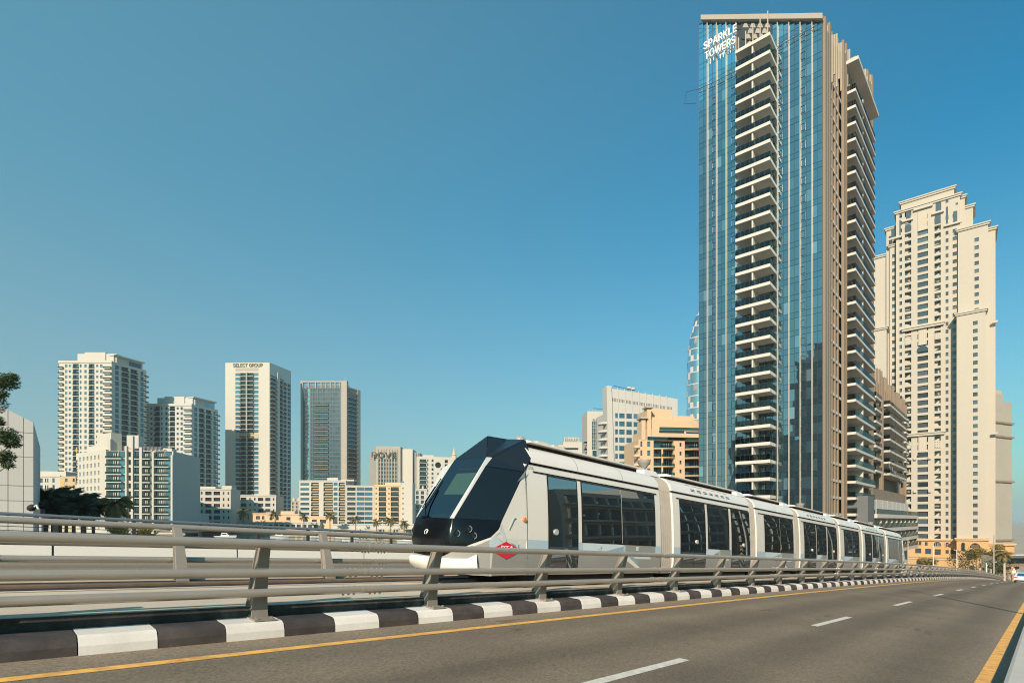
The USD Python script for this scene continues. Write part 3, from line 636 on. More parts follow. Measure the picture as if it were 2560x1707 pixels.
        # recessed lamps: three dark bowls with a bright rim
        for (s, q, h, r) in ((7.62, .955, 1.66, .085), (7.70, 1.02, 1.52, .085), (7.42, .80, 1.55, .08)):
            nn = np.array(C(s, q + 1, h)) - np.array(C(s + .8, q, h)); nn = nn / np.linalg.norm(nn)
            c = np.array(C(s, sg * q, h)); nn = np.array(C(s - .55, sg * (q + .8), h)) - c; nn /= np.linalg.norm(nn)
            lp = part(pre, "headlight", MB().tube([c - nn * .05, c + nn * .012], r, 16), M["tram_black"])
            a = np.cross(nn, (0, 0, 1)); a /= np.linalg.norm(a); b = np.cross(a, nn)
            ring = [c + nn * .014 + (a * math.cos(t) + b * math.sin(t)) * r * .82 for t in np.linspace(-1.4, 1.4, 9) + (math.pi if sg == 1 else 0)]
            part(lp, "chrome_rim", MB().tube(ring, 0.012, 6), M["lens"])
            part(lp, "lens", MB().tube([c + nn * .005, c + nn * .016], r * .5, 12), M["cab_glass"])
    # bumper
    bu = [[(7.14, 0, 1.00), (7.17, .50, 1.00), (7.29, .73, 1.00), (7.56, .99, 1.02), (7.72, 1.10, 1.12)], [(7.08, 0, .93), (7.11, .53, .93), (7.25, .77, .93), (7.53, 1.03, .95), (7.70, 1.13, 1.02)], [(7.12, 0, .80), (7.15, .53, .80), (7.28, .77, .80), (7.55, 1.03, .80), (7.72, 1.13, .80)], [(7.24, 0, .70), (7.27, .5, .70), (7.38, .72, .70), (7.64, .98, .70), (7.78, 1.08, .70)]]
    top_r = [(p[0] + .14, p[1] * .92, p[2] + .01) for p in bu[0]]
    part(pre, "bumper", MB().grid(strips([top_r] + bu)), M["tram_white"], smooth=35)
    # wipers
    m = MB(); m.tube([C(7.36, -.25, 1.90), C(7.55, -.50, 2.25), C(7.86, -.54, 2.62)], 0.018, 6); m.tube([C(7.50, -.56, 2.10), C(8.05, -.56, 2.84)], 0.012, 6); m.tube([C(7.35, -.35, 1.88), C(7.35, -.12, 1.90)], 0.035, 8)
    part(pre, "wiper", m, M["tram_black"])
cab(lambda s: s)
e0 = mods[-1][1]
cab(lambda s: e0 + 9.2 - s)

def on_side(mesh, s0, h0, o=0.02, flip=False):
    """lettering laid flat on the tram's road side, reading towards the rear"""
    v = np.asarray(mesh.vertices)
    return MB().add(np.array([TP(s0 + x, side_q(h0 + y, o) + z, h0 + y) for x, y, z in v]), mesh.faces)
m = MB()
dx = [(8.00, 1.235), (8.50, 1.43), (9.02, 1.235), (8.50, 1.04)]
m.poly([TP(s, 1.219, h) for s, h in dx]); badge = part(tram, "diamond_badge", m, M["red"])
v = meshkit.text_mesh("RTA", 0.12, 0.004, True)
mm = MB().add(np.array([TP(8.325 + x * 1.25, 1.222 + z, 1.222 + y * .95) for x, y, z in v.vertices]), v.faces); part(badge, "lettering", mm, M["sign_white"], kind="stuff")
part(tram, "fleet_number", on_side(meshkit.text_mesh("004", 0.075, 0.003), 9.30, 3.165, 0.004), M["tram_grey"], kind="stuff")
def nose_mark():
    g = np.linspace(0.5, 5.6, 18)
    m = MB(); m.tube([TP(7.215 + .02 + abs(.02 * math.sin(t)), -.02 + .065 * math.cos(t), 1.535 + .065 * math.sin(t)) - np.array([0.016, 0.016, 0]) for t in g], 0.009, 5)
    m.tube([TP(7.20, .02, 1.50), TP(7.20, .02, 1.57), TP(7.20, .055, 1.56), TP(7.20, .05, 1.53)], 0.008, 5)
    return m
part(tram, "round_emblem", nose_mark(), M["sign_white"])
w = meshkit.text_mesh("OOOT", 0.06, 0.003, True)
part(tram, "red_lettering", on_side(w, sx(1787), 1.27, 0.016), M["red"], kind="stuff")
# small pantograph hood and sensor on the first roof
c = TP(9.95, 0.25, 3.98)
part(tram, "roof_dome", MB().revolve(c, [(0.16, 0), (0.15, 0.07), (0.09, 0.13), (0.0, 0.15)], 14), M["tram_grey"], smooth=60)
for s in (10.35, 11.0):
    m = MB(); m.hexa([TP(s, .05, 3.96), TP(s + .5, .05, 3.96), TP(s + .5, .5, 3.96), TP(s, .5, 3.96), TP(s + .03, .08, 4.05), TP(s + .47, .08, 4.05), TP(s + .47, .47, 4.05), TP(s + .03, .47, 4.05)]); part(tram, "roof_box", m, M["concrete"])

# ---------------------------------------------------------------- buildings: facade frames and openings
def ray(x): return (x - CX) / F
def zy(y, Y): return ZC + (HY - y) / F * Y
class Fr:
    """a vertical facade: origin on the ground plan, u along the facade, n outwards"""
    def __init__(self, o, u, n):
        self.o, self.u, self.n = np.array(o, float), np.array(u, float) / np.linalg.norm(u), np.array(n, float) / np.linalg.norm(n)
    def pt(self, t, d, z):
        p = self.o + self.u * t + self.n * d
        return np.array([p[0], p[1], z])
    def t_at(self, x, d=0.0):
        r = ray(x); o = self.o + self.n * d
        return (r * o[1] - o[0]) / (self.u[0] - r * self.u[1])
    def Y(self, t): return self.o[1] + self.u[1] * t
    def z_at(self, x, y): return zy(y, self.Y(self.t_at(x)))
    def box(self, mb, t0, t1, d0, d1, z0, z1):
        P = self.pt
        return mb.hexa([P(t0, d0, z0), P(t1, d0, z0), P(t1, d1, z0), P(t0, d1, z0), P(t0, d0, z1), P(t1, d0, z1), P(t1, d1, z1), P(t0, d1, z1)])
    def quad(self, mb, t0, t1, d, z0, z1):
        return mb.poly([self.pt(t0, d, z0), self.pt(t1, d, z0), self.pt(t1, d, z1), self.pt(t0, d, z1)])
    def moved(self, d): return Fr(self.o + self.n * d, self.u, self.n)

class Bld:
    def __init__(self, name, label, cat="building", group=None):
        self.p = thing(name, label, cat, group); self.acc = {}; self.count = {}; self.rest = {}
    def mb(self, part_name, mat, smooth=False):
        return self.acc.setdefault((part_name, mat, smooth), MB())
    def piece(self, name, mb, mat, sub=None, cap=300):
        """a piece of its own while there are fewer than the cap, after that joined with the rest"""
        k = self.count.get(name, 0); self.count[name] = k + 1
        if k < cap:
            q = part(self.p, name, mb, M[mat])
            for nm, m2, mt2 in (sub or []): part(q, nm, m2, M[mt2])
            return q
        r = self.rest.setdefault((name, mat), MB()); r.add(np.vstack(mb.v), np.vstack(mb.f))
        for nm, m2, mt2 in (sub or []): self.rest.setdefault((nm, mt2), MB()).add(np.vstack(m2.v), np.vstack(m2.f))
    def finish(self):
        for (nm, mt, sm), mb in self.acc.items():
            if not mb.empty: part(self.p, nm, mb, M[mt], smooth=sm)
        for (nm, mt), mb in self.rest.items():
            part(self.p, "remaining_" + nm, mb, M[mt], kind="stuff")
        return self.p

rw = random.Random(11)
def pane(fr, t0, t1, d, z0, z1, jit=0.004):
    """one pane, set a hair out of plane as real glazing is"""
    a, b = rw.uniform(-jit, jit) * (t1 - t0), rw.uniform(-jit, jit) * (z1 - z0)
    return MB().poly([fr.pt(t0, d - a - b, z0), fr.pt(t1, d + a - b, z0), fr.pt(t1, d + a + b, z1), fr.pt(t0, d - a + b, z1)])

def facade(b, fr, t0, t1, z0, z1, ops, wall="plaster", d=0.0, wname="wall"):
    """wall between t0..t1, z0..z1 with real recessed openings; ops: (ta, tb, za, zb, depth, pane material or None, piece name)"""
    w = b.mb(wname, wall); P = fr.pt
    columns = {}
    for o in ops: columns.setdefault((round(o[0], 4), round(o[1], 4)), []).append(o)
    t = t0
    for (ta, tb) in sorted(columns):
        if ta < t - 1e-6 or tb > t1 + 1e-6: continue
        if ta > t + 1e-6: fr.quad(w, t, ta, d, z0, z1)
        z = z0
        for o in sorted(columns[(ta, tb)], key=lambda o: o[2]):
            _, _, za, zb, dep, mat, nm = o
            if za < z - 1e-6 or zb > z1 + 1e-6: continue
            if za > z + 1e-6: fr.quad(w, ta, tb, d, z, za)
            for q in ([P(ta, d, za), P(tb, d, za), P(tb, d - dep, za), P(ta, d - dep, za)], [P(ta, d, zb), P(tb, d, zb), P(tb, d - dep, zb), P(ta, d - dep, zb)],
                      [P(ta, d, za), P(ta, d, zb), P(ta, d - dep, zb), P(ta, d - dep, za)], [P(tb, d, za), P(tb, d, zb), P(tb, d - dep, zb), P(tb, d - dep, za)]): w.poly(q)
            if mat: b.piece(nm, pane(fr, ta, tb, d - dep, za, zb), mat)
            z = zb
        if z < z1 - 1e-6: fr.quad(w, ta, tb, d, z, z1)
        t = tb
    if t < t1 - 1e-6: fr.quad(w, t, t1, d, z0, z1)

def balcony(b, fr, t0, t1, d0, d1, z, th=0.35, rail=1.05, slab="plaster", glass="rail_glass", cap=300, solid=False, name="balcony"):
    m = fr.box(MB(), t0, t1, d0, d1, z - th, z)
    g = MB()
    if rail:
        for q in ((t0, t1, d1 - 0.06, d1 - 0.02), (t0, t0 + 0.04, d0, d1 - 0.06), (t1 - 0.04, t1, d0, d1 - 0.06)): fr.box(g, q[0], q[1], q[2], q[3], z, z + rail)
    b.piece(name, m, slab, [("balustrade", g, glass)] if rail else None, cap)

def solid(b, fr, W, D, z0, z1, wall="plaster", roof="roof_grey", sides=True, back=True, name="wall"):
    """the sides, back and roof of a block whose front is fr"""
    w = b.mb(name, wall); P = fr.pt
    if sides:
        for t in (0, W): w.poly([P(t, 0, z0), P(t, -D, z0), P(t, -D, z1), P(t, 0, z1)])
    if back: w.poly([P(0, -D, z0), P(W, -D, z0), P(W, -D, z1), P(0, -D, z1)])
    r = b.mb("roof", roof); r.poly([P(0, 0, z1), P(W, 0, z1), P(W, -D, z1), P(0, -D, z1)])

def cols_ops(fr, cols, z0, n, fh, mat_default="far_glass"):
    """cols: (x0, x1, sill fraction, head fraction, depth, material, name) in photograph columns"""
    ops = []
    for c in cols:
        x0, x1, s, h = c[:4]; dep = c[4] if len(c) > 4 else 0.3; mt = c[5] if len(c) > 5 else mat_default; nm = c[6] if len(c) > 6 else "window"
        ta, tb = sorted((fr.t_at(x0), fr.t_at(x1)))
        for k in range(n): ops.append((ta, tb, z0 + (k + s) * fh, z0 + (k + h) * fh, dep, mt, nm))
    return ops

def sign(b, text, fr, x0, x1, y_mid, height, mat, d=0.15, depth=0.2, bold=True, name="lettering", slope=0.0, yb=None):
    """raised letters on a facade between two photograph columns"""
    m = meshkit.text_mesh(text, height, depth, bold); v = np.array(m.vertices); f = np.array(m.faces)
    ta, tb = fr.t_at(x0), fr.t_at(x1); w0, w1 = v[:, 0].min(), v[:, 0].max()
    t = ta + (v[:, 0] - w0) / (w1 - w0) * (tb - ta)
    z = fr.z_at((x0 + x1) / 2, y_mid) - height / 2 + v[:, 1] + slope * (t - (ta + tb) / 2)
    pts = np.array([fr.pt(a, d + c, e) for a, c, e in zip(t, v[:, 2], z)])
    return part(b.p, name, MB().add(pts, f), M[mat], kind="stuff")

M["plaster"] = pbr("plaster", (0.455, 0.425, 0.375), 0.8, var=0.05, vscale=0.08, dirt=0.2, dirtcol=(0.45, 0.40, 0.34), dscale=0.06, streak=True)
M["plaster_cool"] = pbr("plaster_cool", (0.44, 0.43, 0.405), 0.75, var=0.05, vscale=0.08, dirt=0.2, dirtcol=(0.42, 0.41, 0.39), dscale=0.06, streak=True)
M["cream"] = pbr("cream", (0.42, 0.375, 0.315), 0.85, var=0.05, vscale=0.05, dirt=0.25, dirtcol=(0.50, 0.42, 0.32), dscale=0.05, streak=True)
M["cream_trim"] = pbr("cream_trim", (0.45, 0.405, 0.345), 0.8, var=0.05)
M["ochre"] = pbr("ochre", (0.50, 0.31, 0.14), 0.85, var=0.08, vscale=0.1, dirt=0.25, dirtcol=(0.42, 0.26, 0.12), dscale=0.1)
M["peach"] = pbr("peach", (0.56, 0.405, 0.26), 0.85, var=0.06, vscale=0.1, dirt=0.2, dirtcol=(0.5, 0.36, 0.24), dscale=0.1)
M["sand"] = pbr("sand", (0.42, 0.32, 0.20), 0.85, var=0.08, vscale=0.1)
M["tan"] = pbr("tan", (0.215, 0.158, 0.11), 0.75, var=0.07, vscale=0.2, dirt=0.2, dirtcol=(0.24, 0.18, 0.12), dscale=0.1, streak=True)
M["fin"] = pbr("fin", (0.34, 0.285, 0.23), 0.6, var=0.06, vscale=0.2)
M["grey_stone"] = pbr("grey_stone", (0.24, 0.235, 0.22), 0.75, var=0.07, vscale=0.1)
M["navy_clad"] = pbr("navy_clad", (0.040, 0.072, 0.105), 0.5, var=0.06)
M["greige"] = pbr("greige", (0.32, 0.285, 0.24), 0.75, var=0.06, vscale=0.1)
M["dark_grey"] = pbr("dark_grey", (0.12, 0.125, 0.13), 0.7, var=0.1)
M["roof_grey"] = pbr("roof_grey", (0.36, 0.34, 0.31), 0.85, var=0.1)
M["soffit"] = pbr("soffit", (0.50, 0.48, 0.45), 0.8, var=0.04)
M["slab_white"] = pbr("slab_white", (0.50, 0.47, 0.425), 0.65, var=0.05, vscale=0.3, dirt=0.15, dirtcol=(0.5, 0.47, 0.42), dscale=0.3)
M["letter_grey"] = pbr("letter_grey", (0.22, 0.20, 0.18), 0.6, var=0.03)
M["letter_white"] = pbr("letter_white", (0.85, 0.84, 0.82), 0.5, var=0.02)
M["letter_black"] = pbr("letter_black", (0.03, 0.03, 0.03), 0.5, var=0.02)
M["orange"] = pbr("orange", (0.70, 0.30, 0.08), 0.5, var=0.03)
M["panel_grey"] = pbr("panel_grey", (0.50, 0.485, 0.46), 0.7, var=0.05, vscale=0.3, rand=0.03, dirt=0.15, dirtcol=(0.4, 0.38, 0.35), dscale=0.3, streak=True)
M["far_glass"] = glassy("far_glass", (0.045, 0.062, 0.075), 0.06, (0.75, 0.9, 1.0), 0.06, 0.6)
M["blue_glass"] = glassy("blue_glass", (0.035, 0.115, 0.17), 0.08, (0.6, 0.85, 1.0), 0.05, 0.45)
M["dark_glass"] = glassy("dark_glass", (0.020, 0.034, 0.045), 0.055, (0.7, 0.88, 1.0), 0.04, 0.5)
M["tower_glass"] = glassy("tower_glass", (0.026, 0.048, 0.060), 0.36, (0.66, 0.84, 0.92), 0.012, 0.45, wave=0.006)
M["tower_glass_rest"] = glassy("tower_glass_rest", (0.026, 0.048, 0.060), 0.36, (0.66, 0.84, 0.92), 0.012, 0.45, wave=0.006, island=True)
M["curtain_glass"] = glassy("curtain_glass", (0.085, 0.14, 0.16), 0.36, (0.7, 0.9, 1.0), 0.012, 0.3, wave=0.006)
M["bronze_glass"] = glassy("bronze_glass", (0.020, 0.018, 0.015), 0.10, (0.8, 0.85, 0.9), 0.03, 0.5)
M["rail_glass"] = clear_pane("rail_glass", (0.34, 0.38, 0.36), 0.05, 0.14)
M["teal_rail"] = clear_pane("teal_rail", (0.12, 0.38, 0.40), 0.07, 0.4)
M["mullion"] = pbr("mullion", (0.035, 0.045, 0.052), 0.4, metal=0.3, var=0.05)

def Lfr(x, Y, u, n=None):
    o = (ray(x) * Y, Y); u = np.array(u, float)
    if n is None:
        n = np.array([u[1], -u[0]]); n = n if n[1] < 0 or (n[1] == 0) else -n
    return Fr(o, u, n)

# ================================================================ the glass tower beside the road
ULx = np.array([-280 - 1280, F]); ULx = ULx / np.linalg.norm(ULx)
URx = np.array([2549 - 1280, F]); URx = URx / np.linalg.norm(URx)
def glass_tower():
    b = Bld("glass_tower", "tall blue glass tower with a column of white balconies and SPARKLE TOWERS lettering", "tower")
    Yc = 101.2; C = np.array([ray(2056) * Yc, Yc])
    nL = np.array([ULx[1], -ULx[0]]); nL = nL if nL[1] < 0 else -nL
    nR = np.array([URx[1], -URx[0]]); nR = nR if nR[0] > 0 else -nR
    L, R = Fr(C, ULx, nL), Fr(C, URx, nR)
    FH = 3.42; zb = -12.0
    WL = L.t_at(1747)
    sl = FH
    # roof edge of the left face rises away from the corner
    zr0 = zy(56, Yc); zr1 = L.z_at(1750, 56)
    zroof = lambda t: zr0 + (zr1 - zr0) * t / WL
    zref = L.z_at(1924, 717.2 + 6)                     # a slab level
    k0 = int((zref - zb) / FH); z0 = zref - k0 * FH
    fins = [2030.3, 2000.8, 1972.5, 1944.2, 1840.5, 1815.6, 1791.7, 1768.8]
    tf = [L.t_at(x) for x in fins]
    bt0, bt1 = L.t_at(1944.2), L.t_at(1840.5)
    zbal_top = L.z_at(1927, 116)
    # curtain wall: panes in a real grid, the joints left open over a dark backing
    back = b.mb("curtain_backing", "mullion")
    back.poly([L.pt(0, -0.12, zb), L.pt(WL, -0.12, zb), L.pt(WL, -0.12, zroof(WL)), L.pt(0, -0.12, zroof(0))])
    edges = [0.0]
    tt = [0.0] + tf[:4] + tf[4:] + [WL]
    segs = list(zip(tt[:-1], tt[1:]))
    rp = random.Random(5)
    allp = []
    for a, c in segs:
        m = 6 if abs(a - tf[3]) < 1e-6 else (2 if c - a > 1.6 else 2)
        e = np.linspace(a, c, m + 1)
        for q, r in zip(e[:-1], e[1:]):
            k = 0
            while z0 + k * FH < zroof(c) + 3:
                zz = z0 + k * FH
                for s0, s1, big in ((0.0, 0.32, False), (0.32, 1.0, True)):
                    za, zt = zz + s0 * FH + 0.035, zz + s1 * FH - 0.035
                    lim = min(zroof(q), zroof(r)) - 0.05
                    if za > lim: continue
                    zt = min(zt, lim)
                    inb = abs(a - tf[3]) < 1e-6 and za < zbal_top
                    truss = abs(a - tf[3]) < 1e-6 and za > zbal_top + 0.5 and 0.28 < (q - a) / (c - a) < 0.9
                    if truss and zt > L.z_at(1900, 118): continue
                    allp.append((q + 0.035, r - 0.035, za, zt, big, inb))
                k += 1
    shown = [p for p in allp if p[2] > zy(1270, 105)]
    shown.sort(key=lambda p: -(p[4] and not p[5]) * 10 - p[2] * 0)
    rp.shuffle(shown)
    big = [p for p in shown if p[4] and not p[5]]; rest = [p for p in allp if p not in big[:290]]
    for p in big[:290]:
        b.piece("pane", pane(L, p[0], p[1], -0.05, p[2], p[3], 0.0035), "curtain_glass" if rp.random() < 0.09 else "tower_glass", cap=400)
    rm = MB()
    for p in rest:
        q = pane(L, p[0], p[1], -0.05, p[2], p[3], 0.0035); rm.add(np.vstack(q.v), np.vstack(q.f))
    part(b.p, "remaining_pane", rm, M["tower_glass_rest"], kind="stuff")
    for x, t in zip(fins, tf):
        m = L.box(MB(), t - 0.09, t + 0.09, -0.1, 0.24, zb, zroof(t) + 0.3); b.piece("vertical_fin", m, "fin")
    # opening sashes with dark frames
    for x0, x1, st in ((1781, 1790, 1), (1828, 1839, 1), (1945, 1956.5, 1), (2001.5, 2013, 1)):
        ta, tb = sorted((L.t_at(x0), L.t_at(x1)))
        for k in range(int((zbal_top - z0) / FH) + (2 if x0 > 1940 else -1)):
            zs = z0 + k * FH + 0.40 * FH; ze = zs + 0.40 * FH
            if ze < zy(1260, 105) or ze > min(zroof(ta), zroof(tb)) - 1: continue
            m = MB(); w = 0.075
            L.box(m, ta, tb, -0.02, 0.035, zs, zs + w); L.box(m, ta, tb, -0.02, 0.035, ze - w, ze); L.box(m, ta, ta + w, -0.02, 0.035, zs + w, ze - w); L.box(m, tb - w, tb, -0.02, 0.035, zs + w, ze - w)
            b.piece("opening_sash", m, "mullion")
    # column of balconies
    pd = 3.9
    s0, s1 = L.t_at(1925, pd), L.t_at(1838, pd)
    dv = L.t_at(1880, pd)
    k = 0; n = 0
    ztop = z0 + round((zbal_top - z0) / FH) * FH
    while ztop - n * FH > zy(1330, 105):
        z = ztop - n * FH
        top = n == 0
        m = L.box(MB(), s0, s1, -0.05, pd, z - 0.62, z)
        g = MB(); fr_ = MB()
        if not top:
            L.box(g, s0 + 0.05, s1 - 0.05, pd - 0.10, pd - 0.07, z + 0.0, z + 1.12); L.box(g, s0 + 0.05, s0 + 0.08, 0.0, pd - 0.1, z, z + 1.12); L.box(g, s1 - 0.08, s1 - 0.05, 0.0, pd - 0.1, z, z + 1.12)
            L.box(fr_, s0 + 0.03, s1 - 0.03, pd - 0.11, pd - 0.06, z + 1.12, z + 1.16); L.box(fr_, s0 + 0.04, s0 + 0.09, 0.0, pd - 0.1, z + 1.12, z + 1.16)
            for j in range(1, 7): L.box(fr_, s0 + (s1 - s0) * j / 7 - 0.02, s0 + (s1 - s0) * j / 7 + 0.02, pd - 0.10, pd - 0.06, z, z + 1.12)
            m2 = L.box(MB(), dv - 0.13, dv + 0.13, 0.0, pd - 0.25, z + 0.001, z + FH - 0.621)
            dm = MB()      # sliding doors behind the balcony
            for fa, fb in ((0.10, 0.27), (0.30, 0.44), (0.56, 0.72), (0.75, 0.86)):
                ta, tb = s0 + (s1 - s0) * fa, s0 + (s1 - s0) * fb
                for q in ((ta - 0.09, ta), (tb, tb + 0.09)): L.box(dm, q[0], q[1], -0.02, 0.09, z, z + 2.72)
                L.box(dm, ta, tb, -0.02, 0.09, z + 2.3, z + 2.42)
            L.box(dm, s0 + 0.4, s1 - 0.4, -0.02, 0.06, z + 2.72, z + 2.8)
            b.piece("balcony", m, "slab_white", [("balustrade", g, "rail_glass"), ("handrail", fr_, "dark_steel"), ("divider_wall", m2, "slab_white"), ("door_frame", dm, "mullion")])
        else:
            b.piece("balcony", m, "slab_white")
            for j in range(5):
                q = s0 + (s1 - s0) * (0.08 + 0.21 * j); L.box(b.mb("roof_post", "fin"), q - 0.1, q + 0.1, pd - 0.5, pd - 0.3, z, z + 2.6 + 1.2 * (4 - j) * 0.4)
        n += 1
    # truss screen of triangular panels high on the left face
    Q = lambda x, y, d=0.10: L.pt(L.t_at(x), d, L.z_at(x, y))
    m = b.mb("screen_frame", "mullion")
    m.poly([Q(1852, 56.5, 0.03), Q(1931, 57.5, 0.03), Q(1931, 84, 0.03), Q(1877, 102, 0.03), Q(1852, 97, 0.03)])
    rows = [((58.5, 70), [(1856.8, 1872), (1875, 1890), (1893, 1908.5), (1911.3, 1926.6)]), ((72.6, 84), [(1869, 1883.5), (1887.4, 1901.7), (1904.6, 1920)]), ((86, 97.5), [(1862.5, 1878), (1880.7, 1895), (1898, 1911)])]
    for (ya, yb_), cs in rows:
        for x0, x1 in cs:
            w_ = x1 - x0; P_ = [Q(x0, yb_), Q(x1, yb_), Q(x1 - w_ * 0.3, ya), Q(x0 + w_ * 0.3, ya)]
            m = MB().poly(P_); m.grid([P_, [p - np.append(nL, 0) * 0.06 for p in P_]], close=True); b.piece("triangle_panel", m, "greige")
    m = MB(); P_ = [Q(1853.5, 124), Q(1857, 127), Q(1879, 107), Q(1875, 103)]; m.poly(P_); m.grid([P_, [p - np.append(nL, 0) * 0.3 for p in P_]], close=True); b.piece("screen_brace", m, "fin")
    # crown beam
    m = b.mb("crown_beam", "greige")
    ta, tb = L.t_at(2058), L.t_at(1755)
    za = lambda t, y: zroof(t) + y
    P = []
    for t, e in ((ta, 0), (tb, 0)):
        P.append([L.pt(t, -0.6, zroof(t) + 0.25), L.pt(t, 0.7, zroof(t) + 0.25), L.pt(t, 0.7, zroof(t) + 1.25), L.pt(t, -0.6, zroof(t) + 1.25)])
    m.hexa([P[0][0], P[1][0], P[1][1], P[0][1], P[0][3], P[1][3], P[1][2], P[0][2]])
    # cleaning rail crossing the glass, brackets below it
    pts = [L.pt(L.t_at(x), 0.55, L.z_at(x, y)) for x, y in ((2058, 62), (2000, 92), (1958, 116), (1945, 122))]
    b.mb("cleaning_rail", "dark_steel").tube(pts, 0.06, 5)
    pts = [L.pt(L.t_at(x), 0.55, L.z_at(x, y)) for x, y in ((1840, 183), (1790, 209), (1747, 228))]
    b.mb("cleaning_rail", "dark_steel").tube(pts, 0.06, 5)
    b.mb("cleaning_rail", "dark_steel").tube([pts[-1], pts[-1] + np.append(-nR * 2.6, 0.9) , pts[-1] + np.append(-nR * 3.0, -1.5), pts[-1] + np.append(-nR * 0.3, -2.8)], 0.05, 5)
    for x, y in ((1985, 100), (1968, 110), (1830, 187), (1800, 203), (1780, 213), (1752, 226), (2012, 84), (2035, 73)):
        p = L.pt(L.t_at(x), 0.3, L.z_at(x, y)); b.mb("rail_bracket", "fin").tube([p + np.append(-nL * 0.3, 0), p + np.append(nL * 0.4, 0.1)], 0.09, 5)
    # lettering, built out from the glass on two rising lines
    s_line = -(0.0)
    sign(b, "SPARKLE", L, 1763, 1845, 100, 1.55, "letter_white", 0.6, 0.35, False, "lettering", slope=0.0)
    sign(b, "TOWERS", L, 1766, 1842, 127, 1.55, "letter_white", 0.6, 0.35, False, "lettering", slope=0.0)
    # ---------------- right face: stone piers, dark windows, balconies
    WR = R.t_at(2180)
    zR = lambda t: zr0 + (zy(205, R.Y(WR)) - zr0) * t / WR
    w = b.mb("wall", "tan")
    tz = [R.t_at(x) for x in (2058, 2073, 2103, 2113, 2164, 2180)]
    for (a, c) in ((0.0, tz[1]), (tz[2], tz[3]), (tz[4], tz[5])):
        w.poly([R.pt(a, 0, zb), R.pt(c, 0, zb), R.pt(c, 0, zR(c) - 1.0), R.pt(a, 0, zR(a) - 1.0)])
        nf = 3
        for j in range(nf):
            t = a + (c - a) * (j + 0.5) / nf
            b.piece("stone_pier", R.box(MB(), t - (c - a) / nf * 0.30, t + (c - a) / nf * 0.30, 0.0, 0.45, zb, zR(t) + (0.8 if j != 1 else -1.5)), "tan")
    bt = b.mb("room_backing", "mullion")
    bt.poly([R.pt(tz[1], -0.8, zb), R.pt(tz[2], -0.8, zb), R.pt(tz[2], -0.8, zR(tz[2]) - 3), R.pt(tz[1], -0.8, zR(tz[1]) - 3)])
    nk = int((zR(tz[1]) - 4 - z0) / FH)
    ops = []
    cw = np.linspace(tz[1], tz[2], 5)
    for k in range(nk):
        zz = z0 + k * FH
        if zz < zy(1340, 110): continue
        R.box(b.mb("floor_band", "slab_white"), tz[1], tz[2], -0.5, 0.0, zz - 0.55, zz)
        for j in range(4):
            b.piece("window", pane(R, cw[j] + 0.1, cw[j + 1] - 0.1, -0.22, zz, zz + FH - 0.55), "bronze_glass")
    for j in range(1, 4): b.piece("stone_pier", R.box(MB(), cw[j] - 0.2, cw[j] + 0.2, -0.3, 0.06, zb, zR(cw[j]) - 2 + (j % 2) * 2.4), "tan")
    # balconies of the right face
    pd2 = 2.0
    q0, q1 = tz[3], tz[4]
    n = 0
    zt2 = z0 + math.floor((R.z_at(2130, 250) - z0) / FH) * FH
    R.quad(b.mb("room_backing", "mullion"), q0, q1, -1.6, zb, zR(q0) - 4)
    for (t,) in ((q0,), (q1,)): b.mb("recess_side", "tan").poly([R.pt(t, 0, zb), R.pt(t, -1.6, zb), R.pt(t, -1.6, zR(t) - 4), R.pt(t, 0, zR(t) - 4)])
    while zt2 - n * FH > zy(1345, 115):
        z = zt2 - n * FH
        m = R.box(MB(), q0 - 0.4, q1, -1.6, pd2, z - 0.55, z)
        g = MB(); R.box(g, q0 - 0.36, q1 - 0.04, pd2 - 0.10, pd2 - 0.07, z, z + 1.12); R.box(g, q0 - 0.36, q0 - 0.33, 0.1, pd2 - 0.1, z, z + 1.12)
        hr = MB(); R.box(hr, q0 - 0.38, q1, pd2 - 0.11, pd2 - 0.06, z + 1.12, z + 1.16)
        dvt = q0 + (q1 - q0) * 0.42
        dw = R.box(MB(), dvt - 0.12, dvt + 0.12, -1.6, pd2 - 0.3, z + 0.001, z + FH - 0.551)
        dm = MB()
        for f in (0.08, 0.2, 0.32, 0.55, 0.72, 0.88): R.box(dm, q0 + (q1 - q0) * f - 0.06, q0 + (q1 - q0) * f + 0.06, -1.6, -1.5, z, z + 2.6)
        b.piece("balcony", m, "slab_white", [("balustrade", g, "rail_glass"), ("handrail", hr, "dark_steel"), ("divider_wall", dw, "slab_white"), ("door_frame", dm, "fin")])
        n += 1
    R.box(b.mb("roof_canopy", "slab_white"), q0 - 1.0, q1 + 0.5, -2.0, 2.6, R.z_at(2118, 185), R.z_at(2118, 185) + 0.7)
    # blades that crown the right face
    for j in range(26):
        t = 0.6 + (WR - 0.9) * j / 25.0; h = 1.2 + 0.7 * ((j * 7) % 3)
        b.piece("crown_blade", R.box(MB(), t - 0.12, t + 0.12, 0.1, 0.4, zR(t) - 8.0 - 2.0 * (j % 2), zR(t) + h - 2.0), "fin")
    solid_m = b.mb("wall", "tan"); P = R.pt
    D = -WL
    far_l = L.pt(WL, 0, 0)
    cn = [C, C + URx * WR, C + URx * WR + ULx * WL, C + ULx * WL]
    for a, c, i in ((1, 2, 0), (2, 3, 0)):
        za, zc = (zR(WR) - 1.5, zR(WR) + 2) if a == 1 else (zR(WR) + 2, zroof(WL))
        solid_m.poly([(*cn[a], zb), (*cn[c], zb), (*cn[c], zc), (*cn[a], za)])
    b.mb("roof", "roof_grey").poly([(*cn[0], zr0 - 1.6), (*cn[1], zR(WR) - 2.6), (*cn[2], zR(WR) + 0.5), (*cn[3], zroof(WL) - 1.2)])
    b.finish()
    return L, R, z0, FH
TL, TR, TZ0, TFH = glass_tower()

